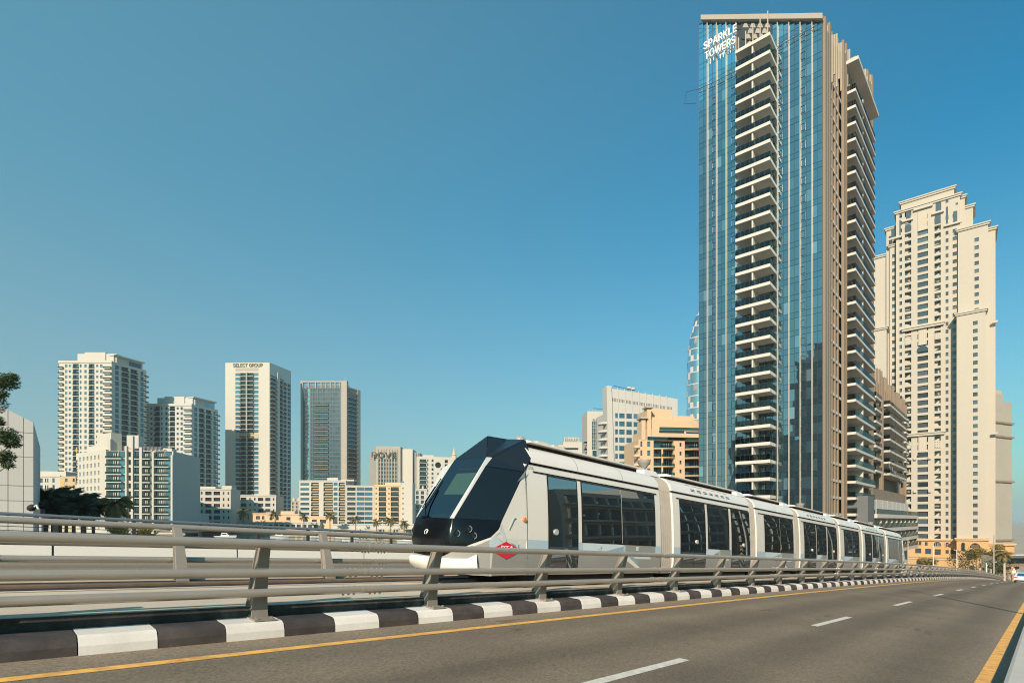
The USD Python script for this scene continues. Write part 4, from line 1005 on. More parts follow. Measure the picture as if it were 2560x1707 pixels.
# ================================================================ cream hotel towers behind the glass tower
def arch_pts(fr, ta, tb, z0, z1, d, n=10):
    """outline of an arched opening"""
    r = (tb - ta) / 2; c = (ta + tb) / 2; zs = z1 - r
    pts = [fr.pt(ta, d, z0), fr.pt(tb, d, z0)] if zs > z0 else []
    return pts + [fr.pt(c + r * math.cos(a), d, max(zs, z0) + (z1 - max(zs, z0)) * math.sin(a)) for a in np.linspace(0, math.pi, n)]

def cream_tower():
    b = Bld("cream_tower", "tall stepped cream residential tower with cornices and carved screens at the right", "tower")
    Y0 = 236.0; x0 = 2395.0
    u = np.array([-330 - 1280, F]); L = Lfr(x0, Y0, u, None)          # t grows to the left
    T, Z = L.t_at, L.z_at
    zb = -30.0
    FH = 3.35
    zref = Z(2300, 905); z00 = zref - 38 * FH
    def ops_for(cols, ylo, yhi):
        ops = []
        for x0_, x1_, sill, head, dep, mat, nm in cols:
            ta, tb = sorted((T(x0_), T(x1_)))
            for k in range(70):
                za = z00 + (k + sill) * FH; zt = z00 + (k + head) * FH
                if za > Z((x0_ + x1_) / 2, ylo) and zt < Z((x0_ + x1_) / 2, yhi) and za > Z(2300, 1430): ops.append((ta, tb, za, zt, dep, mat, nm))
        return ops
    def block(xa, xb, ytop, cols, d, depth=14, ylo=1500, y_list=None):
        ta, tb = sorted((T(xa), T(xb))); zt = Z((xa + xb) / 2, ytop)
        f = L
        o = ops_for(cols, ylo, ytop + 14)
        facade(b, f, ta, tb, zb, zt, o, "cream", d)
        w = b.mb("wall", "cream"); P = f.pt
        for t in (ta, tb): w.poly([P(t, d, zb), P(t, d - depth, zb), P(t, d - depth, zt), P(t, d, zt)])
        w.poly([P(ta, d - depth, zb), P(tb, d - depth, zb), P(tb, d - depth, zt), P(ta, d - depth, zt)])
        b.mb("roof", "cream_trim").poly([P(ta, d, zt), P(tb, d, zt), P(tb, d - depth, zt), P(ta, d - depth, zt)])
        m = MB()
        for e, h0, h1 in ((0.5, -0.2, 0.5), (0.85, 0.5, 1.0)): f.box(m, ta - e, tb + e, d - depth - e, d + e, zt + h0, zt + h1)
        b.piece("cornice", m, "cream_trim")
        return ta, tb, zt
    G = "far_glass"
    wn = lambda x, y, s=0.25, h=0.75: (x, y, s, h, 0.35, G, "window")
    bl = lambda x, y: (x, y, 0.16, 0.84, 1.5, "dark_glass", "recessed_balcony")
    block(2182, 2226, 634, [wn(2181.5, 2188)], -4.0)
    block(2223, 2256, 610, [wn(2229, 2238)], -2.0)
    block(2214, 2246, 566, [wn(2229.3, 2238.3)], -3.0)
    block(2240, 2400, 512, [wn(2248.5, 2255), bl(2262, 2278), (2293.5, 2320, 0.12, 0.78, 0.5, G, "wide_window"), bl(2336, 2352), wn(2364, 2371), wn(2381.5, 2392)], 0.0, 20)
    block(2252, 2385, 487, [], -1.5, 16, 505)
    block(2384, 2412, 492, [], -2.0, 14, 505)
    block(2408, 2433, 512, [], -3.0, 12, 530)
    block(2395, 2470, 572, [wn(2436, 2447)], 1.0, 18)
    block(2455, 2489, 574, [], -1.0, 16)
    # the lower wing stepping forward on the right
    block(2392, 2463, 792, [wn(2432, 2443.5)], 5.5, 8)
    block(2180, 2218, 829, [], 3.0, 7)
    # projecting centre below the first cornice
    for ya, xs in ((818, (2255, 2360)), (1086, (2255, 2362))):
        ta, tb = sorted((T(xs[0]), T(xs[1]))); z = Z(2308, ya)
        m = MB(); L.box(m, ta, tb, 0.02, 1.1, z - 0.6, z + 0.3); L.box(m, ta - 0.3, tb + 0.3, 0.0, 1.5, z + 0.3, z + 0.8); b.piece("cornice", m, "cream_trim")
    for xa, xb, ya in ((2257, 2283, 552), (2330, 2360, 533), (2222, 2254, 597), (2361, 2405, 561), (2284, 2332, 521), (2480, 2494, 806), (2480, 2494, 1084)):
        ta, tb = sorted((T(xa), T(xb))); z = Z((xa + xb) / 2, ya); m = MB(); L.box(m, ta, tb, 0.0, 1.0, z - 0.3, z + 0.5); b.piece("cornice", m, "cream_trim")
    # tall windows of the top storeys
    for xa, xb, ya, yb_ in ((2265, 2277, 528, 547), (2339, 2353, 504, 527), (2248.5, 2254, 532, 541), (2364, 2371, 498, 507), (2365, 2370, 517, 558), (2383, 2393, 528, 553), (2248.5, 2252, 550, 590), (2228, 2236, 572, 594), (2389, 2395, 507, 512), (2263, 2277, 561, 580), (2337, 2352, 537, 560)):
        ta, tb = sorted((T(xa), T(xb))); xm = (xa + xb) / 2
        b.piece("window", L.box(MB(), ta, tb, 0.0, 0.06, Z(xm, yb_), Z(xm, ya)), G)
    # pierced lattice screens
    def screen(xa, xb, ya, yb_, nx, ny):
        ta, tb = sorted((T(xa), T(xb))); xm = (xa + xb) / 2; za, zt = Z(xm, yb_), Z(xm, ya)
        m = L.box(MB(), ta, tb, 0.0, 0.22, za, zt); q = b.piece("carved_screen", m, "cream_trim")
        hl = MB()
        for i in range(nx):
            for j in range(ny):
                c = L.pt(ta + (tb - ta) * (i + 0.5) / nx, 0.235, za + (zt - za) * (j + 0.5) / ny); r = min((tb - ta) / nx, (zt - za) / ny) * 0.30
                uu = np.append(L.u, 0); hl.poly([c + uu * r * math.cos(g) + np.array([0, 0, r * math.sin(g)]) for g in np.arange(4) * math.pi / 2])
        part(q, "pierced_hole", hl, M["ochre"] if ny > 6 else M["dark_grey"], kind="stuff")
    screen(2294, 2319, 527, 576, 4, 9); screen(2296, 2317, 822, 862, 4, 8); screen(2296, 2317, 1088, 1130, 4, 8)
    for xa, xb, ya, yb_ in ((2263, 2277, 842, 862), (2337, 2352, 832, 848), (2262, 2277, 1105, 1122), (2336, 2352, 1102, 1120)): screen(xa, xb, ya, yb_, 3, 3)
    # round-headed windows under the screens and the giant arch below
    for xa, xb, ya, yb_ in ((2292, 2320, 864, 879), (2292, 2320, 1130, 1142), (2297, 2319, 1204, 1216)):
        ta, tb = sorted((T(xa), T(xb))); xm = (xa + xb) / 2
        m = MB().poly(arch_pts(L, ta, tb, Z(xm, yb_), Z(xm, ya), 0.24)); b.piece("arched_window", m, "dark_glass")
    for xa, xb in ((2284, 2291), (2321, 2328)):
        for ya in (1143, 1225): 
            ta, tb = sorted((T(xa), T(xb))); L.box(b.mb("corbel", "cream_trim"), ta, tb, 0.0, 0.9, Z(2300, ya + 6), Z(2300, ya))
    # plinth storeys in ochre with arches
    zt = Z(2300, 1349)
    for xa, xb, d, ytop in ((2180, 2392, 2.2, 1350), (2392, 2470, 7.5, 1349), (2470, 2534, 4.5, 1362)):
        ta, tb = sorted((T(xa), T(xb))); z1 = Z((xa + xb) / 2, ytop)
        L.box(b.mb("plinth", "ochre"), ta, tb, -6, d, zb, z1)
        m = MB(); L.box(m, ta - 0.4, tb + 0.4, -6, d + 0.6, z1, z1 + 0.5); L.box(m, ta - 0.7, tb + 0.7, -6, d + 0.9, z1 + 0.5, z1 + 0.9); b.piece("cornice", m, "peach")
    def arch(xa, xb, ya, yb_, d, bars=4):
        ta, tb = sorted((L.t_at(xa, d), L.t_at(xb, d))); xm = (xa + xb) / 2; Yd = (L.o + L.n * d + L.u * ((ta + tb) / 2))[1]
        za, z1 = zy(yb_, Yd), zy(ya, Yd)
        q = b.piece("arched_window", MB().poly(arch_pts(L, ta, tb, za, z1, d + 0.03)), "dark_glass")
        m = MB()
        for i in range(1, bars): L.box(m, ta + (tb - ta) * i / bars - 0.06, ta + (tb - ta) * i / bars + 0.06, d + 0.03, d + 0.1, za, za + (z1 - za) * 0.75)
        rim = [p + np.append(L.n, 0) * 0.1 for p in arch_pts(L, ta - 0.25, tb + 0.25, za, z1 + 0.3, d)]
        m.tube(rim[0 if zs_flag else 0:], 0.16, 5, caps=False)
        part(q, "window_bars", m, M["peach"])
    zs_flag = True
    arch(2425, 2450, 1357.5, 1370.5, 7.5, 5); arch(2334, 2352, 1354, 1366, 2.2, 4); arch(2364, 2371.5, 1355.5, 1367.5, 2.2, 2); arch(2403, 2412, 1356, 1377, 7.5, 1)
    for xa, xb, ya, yb_, d in ((2288, 2303, 1370, 1382, 2.2), (2313, 2328, 1371, 1384, 2.2), (2337, 2352, 1372, 1386, 2.2), (2364, 2372, 1374, 1383, 2.2), (2296.5, 2303, 1353, 1362, 2.2), (2312.5, 2319, 1354, 1363, 2.2), (2412, 2452, 1376, 1390, 7.5), (2376, 2390, 1374, 1384, 2.2)):
        ta, tb = sorted((L.t_at(xa, d), L.t_at(xb, d))); Yd = (L.o + L.n * d + L.u * ((ta + tb) / 2))[1]
        b.piece("window", L.box(MB(), ta, tb, d, d + 0.05, zy(yb_, Yd), zy(ya, Yd)), "far_glass")
    # front terrace wall in front of the plinth
    d = 20.0
    for xa, xb, ytop in ((2255, 2430, 1398), (2430, 2531, 1386)):
        ta, tb = sorted((L.t_at(xa, d), L.t_at(xb, d))); Yd = (L.o + L.n * d + L.u * ((ta + tb) / 2))[1]
        L.box(b.mb("terrace_wall", "ochre"), ta, tb, 2.0, d, zb, zy(ytop, Yd)); L.box(b.mb("terrace_rail", "cream_trim"), ta, tb, d - 0.4, d + 0.25, zy(ytop, Yd), zy(ytop, Yd) + 0.35)
    for xa, xb, ya in ((2423, 2438, 1412), (2291, 2303, 1398), (2316, 2328, 1399)):
        ta, tb = sorted((L.t_at(xa, d), L.t_at(xb, d))); Yd = (L.o + L.n * d + L.u * ((ta + tb) / 2))[1]
        b.piece("arched_window", MB().poly(arch_pts(L, ta, tb, zy(1450, Yd), zy(ya, Yd), d + 0.03)), "dark_glass")
    for xa in (2449, 2456): 
        ta, tb = sorted((L.t_at(xa, d), L.t_at(xa + 3, d))); Yd = (L.o + L.n * d + L.u * ((ta + tb) / 2))[1]
        b.piece("window", L.box(MB(), ta, tb, d, d + 0.05, zy(1417, Yd), zy(1407, Yd)), "dark_glass")
    b.finish()
cream_tower()

def beige_wing():
    b = Bld("beige_tower", "plain grey beige tower block rising behind the cream tower at the far right", "tower")
    Y = 300.0
    f = Lfr(2488, Y, (1.0, 0.35)); z = lambda x, y: f.z_at(x, y)
    W1, W2 = f.t_at(2508), f.t_at(2534)
    for ta, tb, yt, d in ((0, W1, 985, 0.0), (W1, W2, 1001, -0.8)):
        zt = f.z_at(2500, yt)
        facade(b, f, ta, tb, -30, zt, [], "greige", d)
        w = b.mb("wall", "greige")
        for t in (ta, tb): w.poly([f.pt(t, d, -30), f.pt(t, -16, -30), f.pt(t, -16, zt), f.pt(t, d, zt)])
        b.mb("roof", "roof_grey").poly([f.pt(ta, d, zt), f.pt(tb, d, zt), f.pt(tb, -16, zt), f.pt(ta, -16, zt)])
        for y in (1056, 1091, 1203, 1350):
            zz = f.z_at(2500, y); f.box(b.mb("string_course", "tan"), ta - 0.2, tb + (0.9 if tb == W2 else 0.1), -16, d + 0.8, zz - 0.5, zz + 0.5)
    f.box(b.mb("roof_turret", "sand"), 0, W1 * 0.9, -8, -0.5, f.z_at(2500, 985), f.z_at(2500, 975))
    b.finish()
beige_wing()

# ================================================================ brown residential block with white balconies behind the glass tower
def brown_block():
    b = Bld("brown_tower", "brown stone residential tower with white balcony slabs between the glass tower and the cream tower", "tower")
    Y = 150.0; o = np.array([ray(2181) * Y, Y])
    R = Fr(o, URx, (URx[1], -URx[0])); FH = 3.42; zb = -22
    t = lambda x: R.t_at(x)
    W = t(2266)
    zr = lambda tt: zy(918, R.Y(t(2183))) + (zy(1012, R.Y(t(2262))) - zy(918, R.Y(t(2183)))) * tt / W
    e = [0.0, t(2197), t(2207), t(2213), t(2252), t(2258), W]
    w = b.mb("wall", "tan")
    w.poly([R.pt(0, -2.0, zb), R.pt(W, -2.0, zb), R.pt(W, -2.0, zr(W) - 3), R.pt(0, -2.0, zr(0) - 3)])
    ztop = min(zr(0), zr(W)) 
    for a, c in ((e[1], e[2]), (e[4], e[5])):
        w.poly([R.pt(a, 0, zb), R.pt(c, 0, zb), R.pt(c, 0, zr(c) - 2), R.pt(a, 0, zr(a) - 2)])
        for j in range(3):
            q = a + (c - a) * (j + 0.5) / 3; b.piece("stone_pier", R.box(MB(), q - 0.25, q + 0.25, 0, 0.35, zb, zr(q) + (j % 2) * 1.5), "tan")
    n = 0; zt = zy(1000, 160)
    for a, c, pd in ((e[0], e[1], 0.9), (e[2], e[4], 1.8), (e[5], e[6], 0.8)):
        k = 0; top = zr((a + c) / 2) - 6
        while True:
            z = zt + 40 - k * FH; k += 1
            if z > top: continue
            if z < zy(1195, R.Y((a + c) / 2)): break
            m = R.box(MB(), a + 0.05, c - 0.05, -2.0, pd, z - 0.6, z); g = MB(); R.box(g, a + 0.1, c - 0.1, pd - 0.1, pd - 0.06, z, z + 1.1); R.box(g, a + 0.1, a + 0.14, 0, pd - 0.1, z, z + 1.1)
            b.piece("balcony", m, "slab_white", [("balustrade", g, "rail_glass")])
            for j in range(3):
                q0, q1 = a + (c - a) * (j + 0.08) / 3, a + (c - a) * (j + 0.78) / 3
                b.piece("window", R.box(MB(), q0, q1, -1.98, -1.92, z + 0.02, z + 2.5), "bronze_glass")
    for j in range(16):
        q = W * (j + 0.3) / 16; b.piece("crown_blade", R.box(MB(), q - 0.15, q + 0.15, 0.0, 0.5, zr(q) - 9, zr(q) + 0.6 * (j % 3)), "tan")
    for q in (t(2204), t(2216)): b.mb("cleaning_rope", "dark_steel").tube([R.pt(q, 2.4, zy(930, R.Y(q))), R.pt(q, 2.4, zy(1175, R.Y(q)))], 0.035, 4)
    # suspended work cradle with cladding panels
    m = MB()
    for j in range(9):
        q = t(2203 + j * 4.2); R.box(m, q - 0.10, q + 0.16, 1.9, 2.1, zy(1170 + j * 4.6, R.Y(q)), zy(1160 + j * 4.6 + 3 * (j % 2), R.Y(q)))
    part(b.p, "work_platform", m, M["steel_blue"], kind="stuff")
    # carved brown colonnade above the white podium
    C2 = R.moved(3.0); a, c = C2.t_at(2180), C2.t_at(2262)
    za = lambda tt: zy(1200, C2.o[1] + C2.u[1] * a) + (zy(1237, C2.o[1] + C2.u[1] * c) - zy(1200, C2.o[1] + C2.u[1] * a)) * (tt - a) / (c - a)
    hb = za(a) - 9.5
    C2.box(b.mb("colonnade", "tan"), a, c, -3, -0.9, hb, min(za(a), za(c)))
    C2.box(b.mb("colonnade_beam", "tan"), a, c, -0.9, 0.15, min(za(a), za(c)) - 2.6, min(za(a), za(c)))
    for j in range(16):
        q = a + (c - a) * (j + 0.5) / 16; b.piece("column", C2.box(MB(), q - 0.35, q + 0.35, -0.9, 0.0, hb, min(za(a), za(c)) - 2.6), "tan")
        for dz in (0.6, 1.6): b.piece("pierced_hole", C2.box(MB(), q - 0.35 + 0.3 * (dz > 1), q + 0.1 + 0.3 * (dz > 1), 0.15, 0.19, min(za(a), za(c)) - dz - 0.55, min(za(a), za(c)) - dz), "dark_grey")
    # white podium: parapet fins, balcony bands and dividing walls
    P2 = R.moved(6.5); a, c = P2.t_at(2186), P2.t_at(2290)
    Yv = lambda q: (P2.o + P2.u * q)[1]
    zl = [zy(y, Yv(a)) for y in (1284, 1320, 1352, 1384)]
    P2.box(b.mb("podium", "slab_white"), a, c, -14, -2.2, zb, zl[0] + 3.6)
    for j in range(9):
        q0 = a + (c - a) * (j + 0.12 * (j == 0)) / 9; b.piece("parapet_panel", P2.box(MB(), q0 + 0.15, q0 + (c - a) / 9 - 0.15, -2.2, -1.9, zl[0], zl[0] + 3.7 + 0.0), "slab_white")
    for i, z in enumerate(zl):
        m = P2.box(MB(), a - 0.3, c, -2.2, 0.6, z - 0.9, z); g = P2.box(MB(), a, c - 0.1, 0.45, 0.5, z, z + 1.15)
        b.piece("balcony", m, "slab_white", [("balustrade", g, "rail_glass")])
        if i:
            for j in range(9):
                q = a + (c - a) * (j + 1) / 9; b.piece("divider_wall", P2.box(MB(), q - 0.14, q + 0.14, -2.2, 0.2, z + 0.001, zl[i - 1] - 0.901), "slab_white")
                b.piece("window", P2.box(MB(), q - (c - a) / 9 * 0.85, q - 0.5, -2.19, -2.1, z + 0.01, z + 2.5), "dark_glass")
    P2.box(b.mb("end_pier", "dark_grey"), P2.t_at(2167), P2.t_at(2183), -8, 0.2, zb, zy(1240, Yv(P2.t_at(2175))))
    # remaining shell
    for q in (0.0, W): w.poly([R.pt(q, 0, zb), R.pt(q, -24, zb), R.pt(q, -24, zr(q) - 3), R.pt(q, 0, zr(q) - 3)])
    w.poly([R.pt(0, -24, zb), R.pt(W, -24, zb), R.pt(W, -24, zr(W) - 3), R.pt(0, -24, zr(0) - 3)])
    b.mb("roof", "roof_grey").poly([R.pt(0, 0, zr(0) - 3), R.pt(W, 0, zr(W) - 3), R.pt(W, -24, zr(W) - 3), R.pt(0, -24, zr(0) - 3)])
    b.finish()
brown_block()

# ================================================================ far shore, left of the tram
def white_tower(label, name, Y, xl, xc, xr, ytop, fh, zbase, cool=False, roofy=None):
    b = Bld(name, label, "tower")
    f = Lfr(xc, Y, (-1.0, 0.0), (0, -1)); g = Lfr(xc, Y, (0.36, 0.933), (0.933, -0.36))
    wl, wr = f.t_at(xl), g.t_at(xr); zt = zy(ytop, Y)
    n = int((zt - 1.2 - zbase) / fh); z0 = zt - 1.2 - n * fh
    wall = "plaster_cool" if cool else "plaster"
    s = (xc - xl) / 131.0; X = lambda v: xc - (279 - v) * s
    cols = [(X(163), X(168.5), .22, .80), (X(172), X(178), .30, .75), (X(182), X(197), .06, .90, 1.3, "dark_glass", "recessed_balcony"), (X(199.5), X(204), .25, .8), (X(211), X(217), .22, .80), (X(222), X(236), .06, .90, 1.3, "dark_glass", "recessed_balcony"), (X(240.5), X(246), .30, .75), (X(250.5), X(256.5), .22, .80)]
    facade(b, f, 0, wl, zbase, zt, cols_ops(f, cols, z0, n, fh), wall)
    s2 = (xr - xc) / 88.0; X2 = lambda v: xc + (v - 279) * s2
    cols2 = [(X2(288), X2(297.5), .08, .88, 0.3, "blue_glass"), (X2(304), X2(322), .06, .90, 1.2, "dark_glass", "recessed_balcony"), (X2(327), X2(345), .06, .90, 1.2, "dark_glass", "recessed_balcony"), (X2(352), X2(360), .08, .88, 0.3, "blue_glass")]
    facade(b, g, 0, wr, zbase, zt, cols_ops(g, cols2, z0, n, fh), wall)
    for k in range(n):
        z = z0 + k * fh + 0.12
        if z < zy(1215, Y): continue
        for fr_, xa, xb in ((f, X(182), X(197)), (f, X(222), X(236)), (g, X2(304), X2(322)), (g, X2(327), X2(345))):
            ta, tb = sorted((fr_.t_at(xa), fr_.t_at(xb))); balcony(b, fr_, ta, tb, -1.0, 0.25, z + 0.1, 0.22, 0.95, wall, "rail_glass")
        for fr_, xa, xb in ((f, X(260.5), X(279)), (f, X(148), X(159))):
            ta, tb = sorted((fr_.t_at(xa), fr_.t_at(xb))); balcony(b, fr_, ta, tb, 0.0, 1.1, z + 0.1, 0.3, 0.9, wall, "rail_glass")
        ta = g.t_at(xr); balcony(b, g, ta - 1.5, ta + 1.2, -0.6, 0.5, z + 0.1, 0.3, 0.8, wall, "rail_glass")
    # shell, parapet and penthouse
    C = f.pt(0, 0, 0)[:2]; A = f.pt(wl, 0, 0)[:2]; B = g.pt(wr, 0, 0)[:2]; Dp = A + B - C
    w = b.mb("wall", wall)
    for p, q in ((A, Dp), (Dp, B)): w.poly([(*p, zbase), (*q, zbase), (*q, zt), (*p, zt)])
    b.mb("roof", "roof_grey").poly([(*C, zt - .4), (*A, zt - .4), (*Dp, zt - .4), (*B, zt - .4)])
    f.box(b.mb("parapet", wall), -0.3, wl + 0.3, -0.6, 0.35, zt - 1.0, zt + 0.3)
    for (xa, xb, dy, dd) in ((X(180), X(279), 24, 8), (X(200), X(252), 27, 7)) if not cool else ((X(180), X(279), 19, 8), (X(200), X(252), 22, 7)):
        ta, tb = sorted((f.t_at(xa), f.t_at(xb))); f.box(b.mb("penthouse", wall), ta, tb, -22, -dd * 0.5, zt - .4, zy(ytop - dy, Y))
    g.box(b.mb("penthouse", wall), wr * 0.12, wr * 0.95, -12, -2.0, zt - .4, zy(ytop - 18, Y)); g.box(b.mb("penthouse_louvre", "dark_glass"), wr * 0.55, wr * 0.9, -2.0, -1.9, zt + 0.6, zy(ytop - 14, Y))
    g.box(b.mb("penthouse_roof", wall), wr * 0.1, wr * 0.99, -12.5, -0.8, zy(ytop - 18, Y), zy(ytop - 21, Y))
    b.finish()
white_tower("tallest white residential tower at the left, rows of small windows and corner balconies", "white_tower", 317.0, 148, 279, 366, 903, 3.2, -4)
white_tower("shorter white grey tower, twin of the tall one, standing right behind it", "white_tower", 350.0, 352, 479, 545, 1010, 3.3, -4, True)

def select_tower():
    b = Bld("white_slab_tower", "slender white tower with SELECT GROUP lettering and a blue glass balcony strip", "tower")
    Y = 396.0; f = Lfr(674, Y, (-1.0, 0.02), (0, -1)); g = Lfr(674, Y, (0.27, 0.963), (0.963, -0.27))
    wl, wr = f.t_at(563), g.t_at(727.5); zt = zy(906, Y); fh = 3.2; zb = -4
    n = int((zy(930, Y) - zb) / fh); z0 = zy(930, Y) - n * fh
    cols = [(588.6, 600.5, .10, .80, 0.4, "blue_glass"), (600.6, 617, .04, .86, 1.4, "far_glass", "recessed_balcony"), (617.5, 634, .04, .86, 1.4, "far_glass", "recessed_balcony"), (634.2, 646.4, .10, .80, 0.4, "blue_glass")]
    facade(b, f, 0, wl, zb, zt, cols_ops(f, cols, z0, n, fh), "plaster")
    cols2 = [(677, 690, .08, .84, 1.0, "dark_glass", "recessed_balcony"), (698, 707, .08, .84, 0.8, "dark_glass", "recessed_balcony"), (709, 717, .08, .84, 0.8, "far_glass"), (719, 726.5, .08, .84, 0.8, "blue_glass")]
    facade(b, g, 0, wr, zb, zt, cols_ops(g, cols2, z0, n - 1, fh), "plaster_cool")
    band = (zy(1100, Y), zy(1084, Y))
    for k in range(n):
        z = z0 + k * fh + 0.1
        if z < zy(1245, Y): continue
        ta, tb = sorted((f.t_at(600), f.t_at(634.5))); balcony(b, f, ta, tb, -1.0, 0.9, z, 0.3, 1.0, "sand" if band[0] < z < band[1] else "plaster", "rail_glass", 100)
        for xa, xb in ((676, 690), (698, 707.5)):
            ta, tb = sorted((g.t_at(xa), g.t_at(xb))); balcony(b, g, ta, tb, -0.6, 0.7, z, 0.3, 1.0, "plaster_cool", "rail_glass")
    ta, tb = sorted((f.t_at(588.6), f.t_at(646.4)))
    f.box(b.mb("beige_band", "sand"), ta, tb, 0.0, 0.12, band[0] + 1.5, band[1]); f.box(b.mb("louvre", "greige"), ta, tb, 0.0, 0.1, zy(927, Y), zy(919, Y))
    for x in (617.2,): q = f.t_at(x); f.box(b.mb("divider_rib", "plaster"), q - 0.25, q + 0.25, 0.0, 1.0, zb, zy(930, Y))
    q0, q1 = g.t_at(692), g.t_at(697); g.box(b.mb("white_pier", "plaster"), q0, q1, 0.0, 1.0, zb, zy(933, Y + 10))
    C = f.pt(0, 0, 0)[:2]; A = f.pt(wl, 0, 0)[:2]; B = g.pt(wr, 0, 0)[:2]; Dp = A + B - C; w = b.mb("wall", "plaster")
    for p, q in ((A, Dp), (Dp, B)): w.poly([(*p, zb), (*q, zb), (*q, zt), (*p, zt)])
    b.mb("roof", "roof_grey").poly([(*C, zt - 1), (*A, zt - 1), (*Dp, zt - 1), (*B, zt - 1)])
    sign(b, "SELECT GROUP", f, 583, 657, 913, 2.4, "letter_black", 0.05, 0.3, True)
    b.finish()
select_tower()

def dark_hotel():
    b = Bld("dark_glass_tower", "dark blue glass hotel tower in a grey stone frame with an open lattice crown", "tower")
    Y = 430.0; f = Lfr(868, Y, (-1.0, 0.02), (0, -1)); g = Lfr(868, Y, (0.42, 0.907), (0.907, -0.42))
    wl, wr = f.t_at(752.5), g.t_at(900); zt = zy(970, Y); zc_ = zy(952, Y); fh = 3.4; zb = -4
    n = int((zt - zb) / fh); z0 = zt - n * fh
    xs = np.linspace(776, 850, 13); cols = []
    for i in range(12):
        cols.append((xs[i] + 0.5, xs[i + 1] - 0.5, .12, .95, 0.2, "dark_glass"))
    cols = [(758, 774, .06, .97, 0.12, "tower_glass", "smooth_glass")] + cols
    facade(b, f, 0, wl, zb, zt, cols_ops(f, cols, z0, n, fh), "navy_clad")
    cols2 = [(871, 890, .12, .9, 0.3, "dark_glass")]
    facade(b, g, 0, wr, zb, zt, cols_ops(g, cols2, z0, n - 2, fh), "grey_stone")
    for k in range(3, n):
        z = z0 + k * fh
        if z < zy(1210, Y): continue
        if z < zy(1005, Y):
            ta, tb = sorted((f.t_at(787), f.t_at(821))); balcony(b, f, ta, tb, -0.1, 0.9, z, 0.35, 0.9, "greige", "rail_glass")
        ta, tb = sorted((g.t_at(870), g.t_at(891))); balcony(b, g, ta, tb, -0.2, 0.8, z, 0.35, 0.8, "greige", "rail_glass")
    for x0, x1, d, yt in ((854, 868, 1.0, 953), (752, 757, 0.5, 951)):
        ta, tb = sorted((f.t_at(x0), f.t_at(x1))); f.box(b.mb("corner_pier", "greige"), ta, tb, -3, d, zb, zy(yt, Y))
    g.box(b.mb("corner_pier", "greige"), g.t_at(892), wr, -4, 0.6, zb, zy(966, Y))
    # lattice crown
    f.box(b.mb("crown_frame", "greige"), 0, wl, -2, 0.3, zc_ - 1.1, zc_)
    for i, x in enumerate((757, 771, 789, 803, 815, 826, 838, 850)):
        q = f.t_at(x); f.box(b.mb("crown_frame", "greige"), q - 0.35, q + 0.35, -1.5, 0.2, zt, zc_ - 1.1)
        if i % 2: b.mb("crown_frame", "greige").tube([f.pt(q, -0.6, zt), f.pt(f.t_at(x + 9), -0.6, zc_ - 1.1)], 0.35, 4)
    f.box(b.mb("crown_screen", "dark_grey"), 0.5, wl - 0.5, -9, -8.5, zt, zc_ - 1.5)
    g.box(b.mb("crown_frame", "greige"), 0, wr, -2, 0.3, zy(966, Y) - 1.1, zy(966, Y)); g.box(b.mb("crown_frame", "greige"), wr * 0.5, wr * 0.53, -1, 0.2, zt, zy(966, Y) - 1.1)
    for x, y0 in ((861, 938), (895, 955)): b.mb("mast", "greige").tube([f.pt(f.t_at(x), -2, zc_), f.pt(f.t_at(x), -2, zy(y0, Y))], [0.3, 0.1], 5)
    C = f.pt(0, 0, 0)[:2]; A = f.pt(wl, 0, 0)[:2]; B = g.pt(wr, 0, 0)[:2]; Dp = A + B - C; w = b.mb("wall", "grey_stone")
    for p, q in ((A, Dp), (Dp, B)): w.poly([(*p, zb), (*q, zb), (*q, zt), (*p, zt)])
    b.mb("roof", "roof_grey").poly([(*C, zt), (*A, zt), (*Dp, zt), (*B, zt)])
    b.finish()
dark_hotel()

def rove():
    b = Bld("grey_hotel", "grey and beige hotel with tall slit windows and ROVE lettering", "hotel")
    Y = 440.0; f = Lfr(921, Y, (1.0, 0.06), (0, -1)); zb = -4
    T = f.t_at
    def blk(xa, xb, yt, d, mat, cols=(), z_0=None, n=0, fh=3.4):
        ta, tb = T(xa), T(xb); zt = zy(yt, Y)
        facade(b, f, ta, tb, zb, zt, cols_ops(f, cols, z_0 if z_0 is not None else zb, n, fh), mat, d)
        w = b.mb("wall", mat)
        for t in (ta, tb): w.poly([f.pt(t, d, zb), f.pt(t, d - 18, zb), f.pt(t, d - 18, zt), f.pt(t, d, zt)])
        b.mb("roof", "roof_grey").poly([f.pt(ta, d, zt), f.pt(tb, d, zt), f.pt(tb, d - 18, zt), f.pt(ta, d - 18, zt)])
    blk(921, 941, 1131, -2, "grey_stone"); blk(929, 946, 1115, -5, "grey_stone")
    n = int((zy(1145, Y) - zb) / 3.3); z0 = zy(1145, Y) - n * 3.3
    blk(940, 1001, 1115, 0, "greige", [(947 + 6.9 * i, 950.6 + 6.9 * i, .08, .86, 0.35, "dark_glass") for i in range(7)], z0, n, 3.3)
    for i in range(8):
        t = T(945.2 + 6.9 * i); f.box(b.mb("slim_rib", "greige"), t - 0.3, t + 0.3, 0, 0.6, zb, zy(1122, Y))
    blk(1000, 1030, 1120, -3, "plaster"); blk(1027, 1046, 1128, -6, "greige")
    for x in (1032, 1037, 1042): f.box(b.mb("slim_rib", "grey_stone"), T(x) - 0.5, T(x) + 0.5, -6, -5, zb, zy(1129, Y))
    sign(b, "ROVE", f, 930, 992, 1137, 4.2, "letter_black", 1.2, 0.4, True)
    b.finish()
rove()

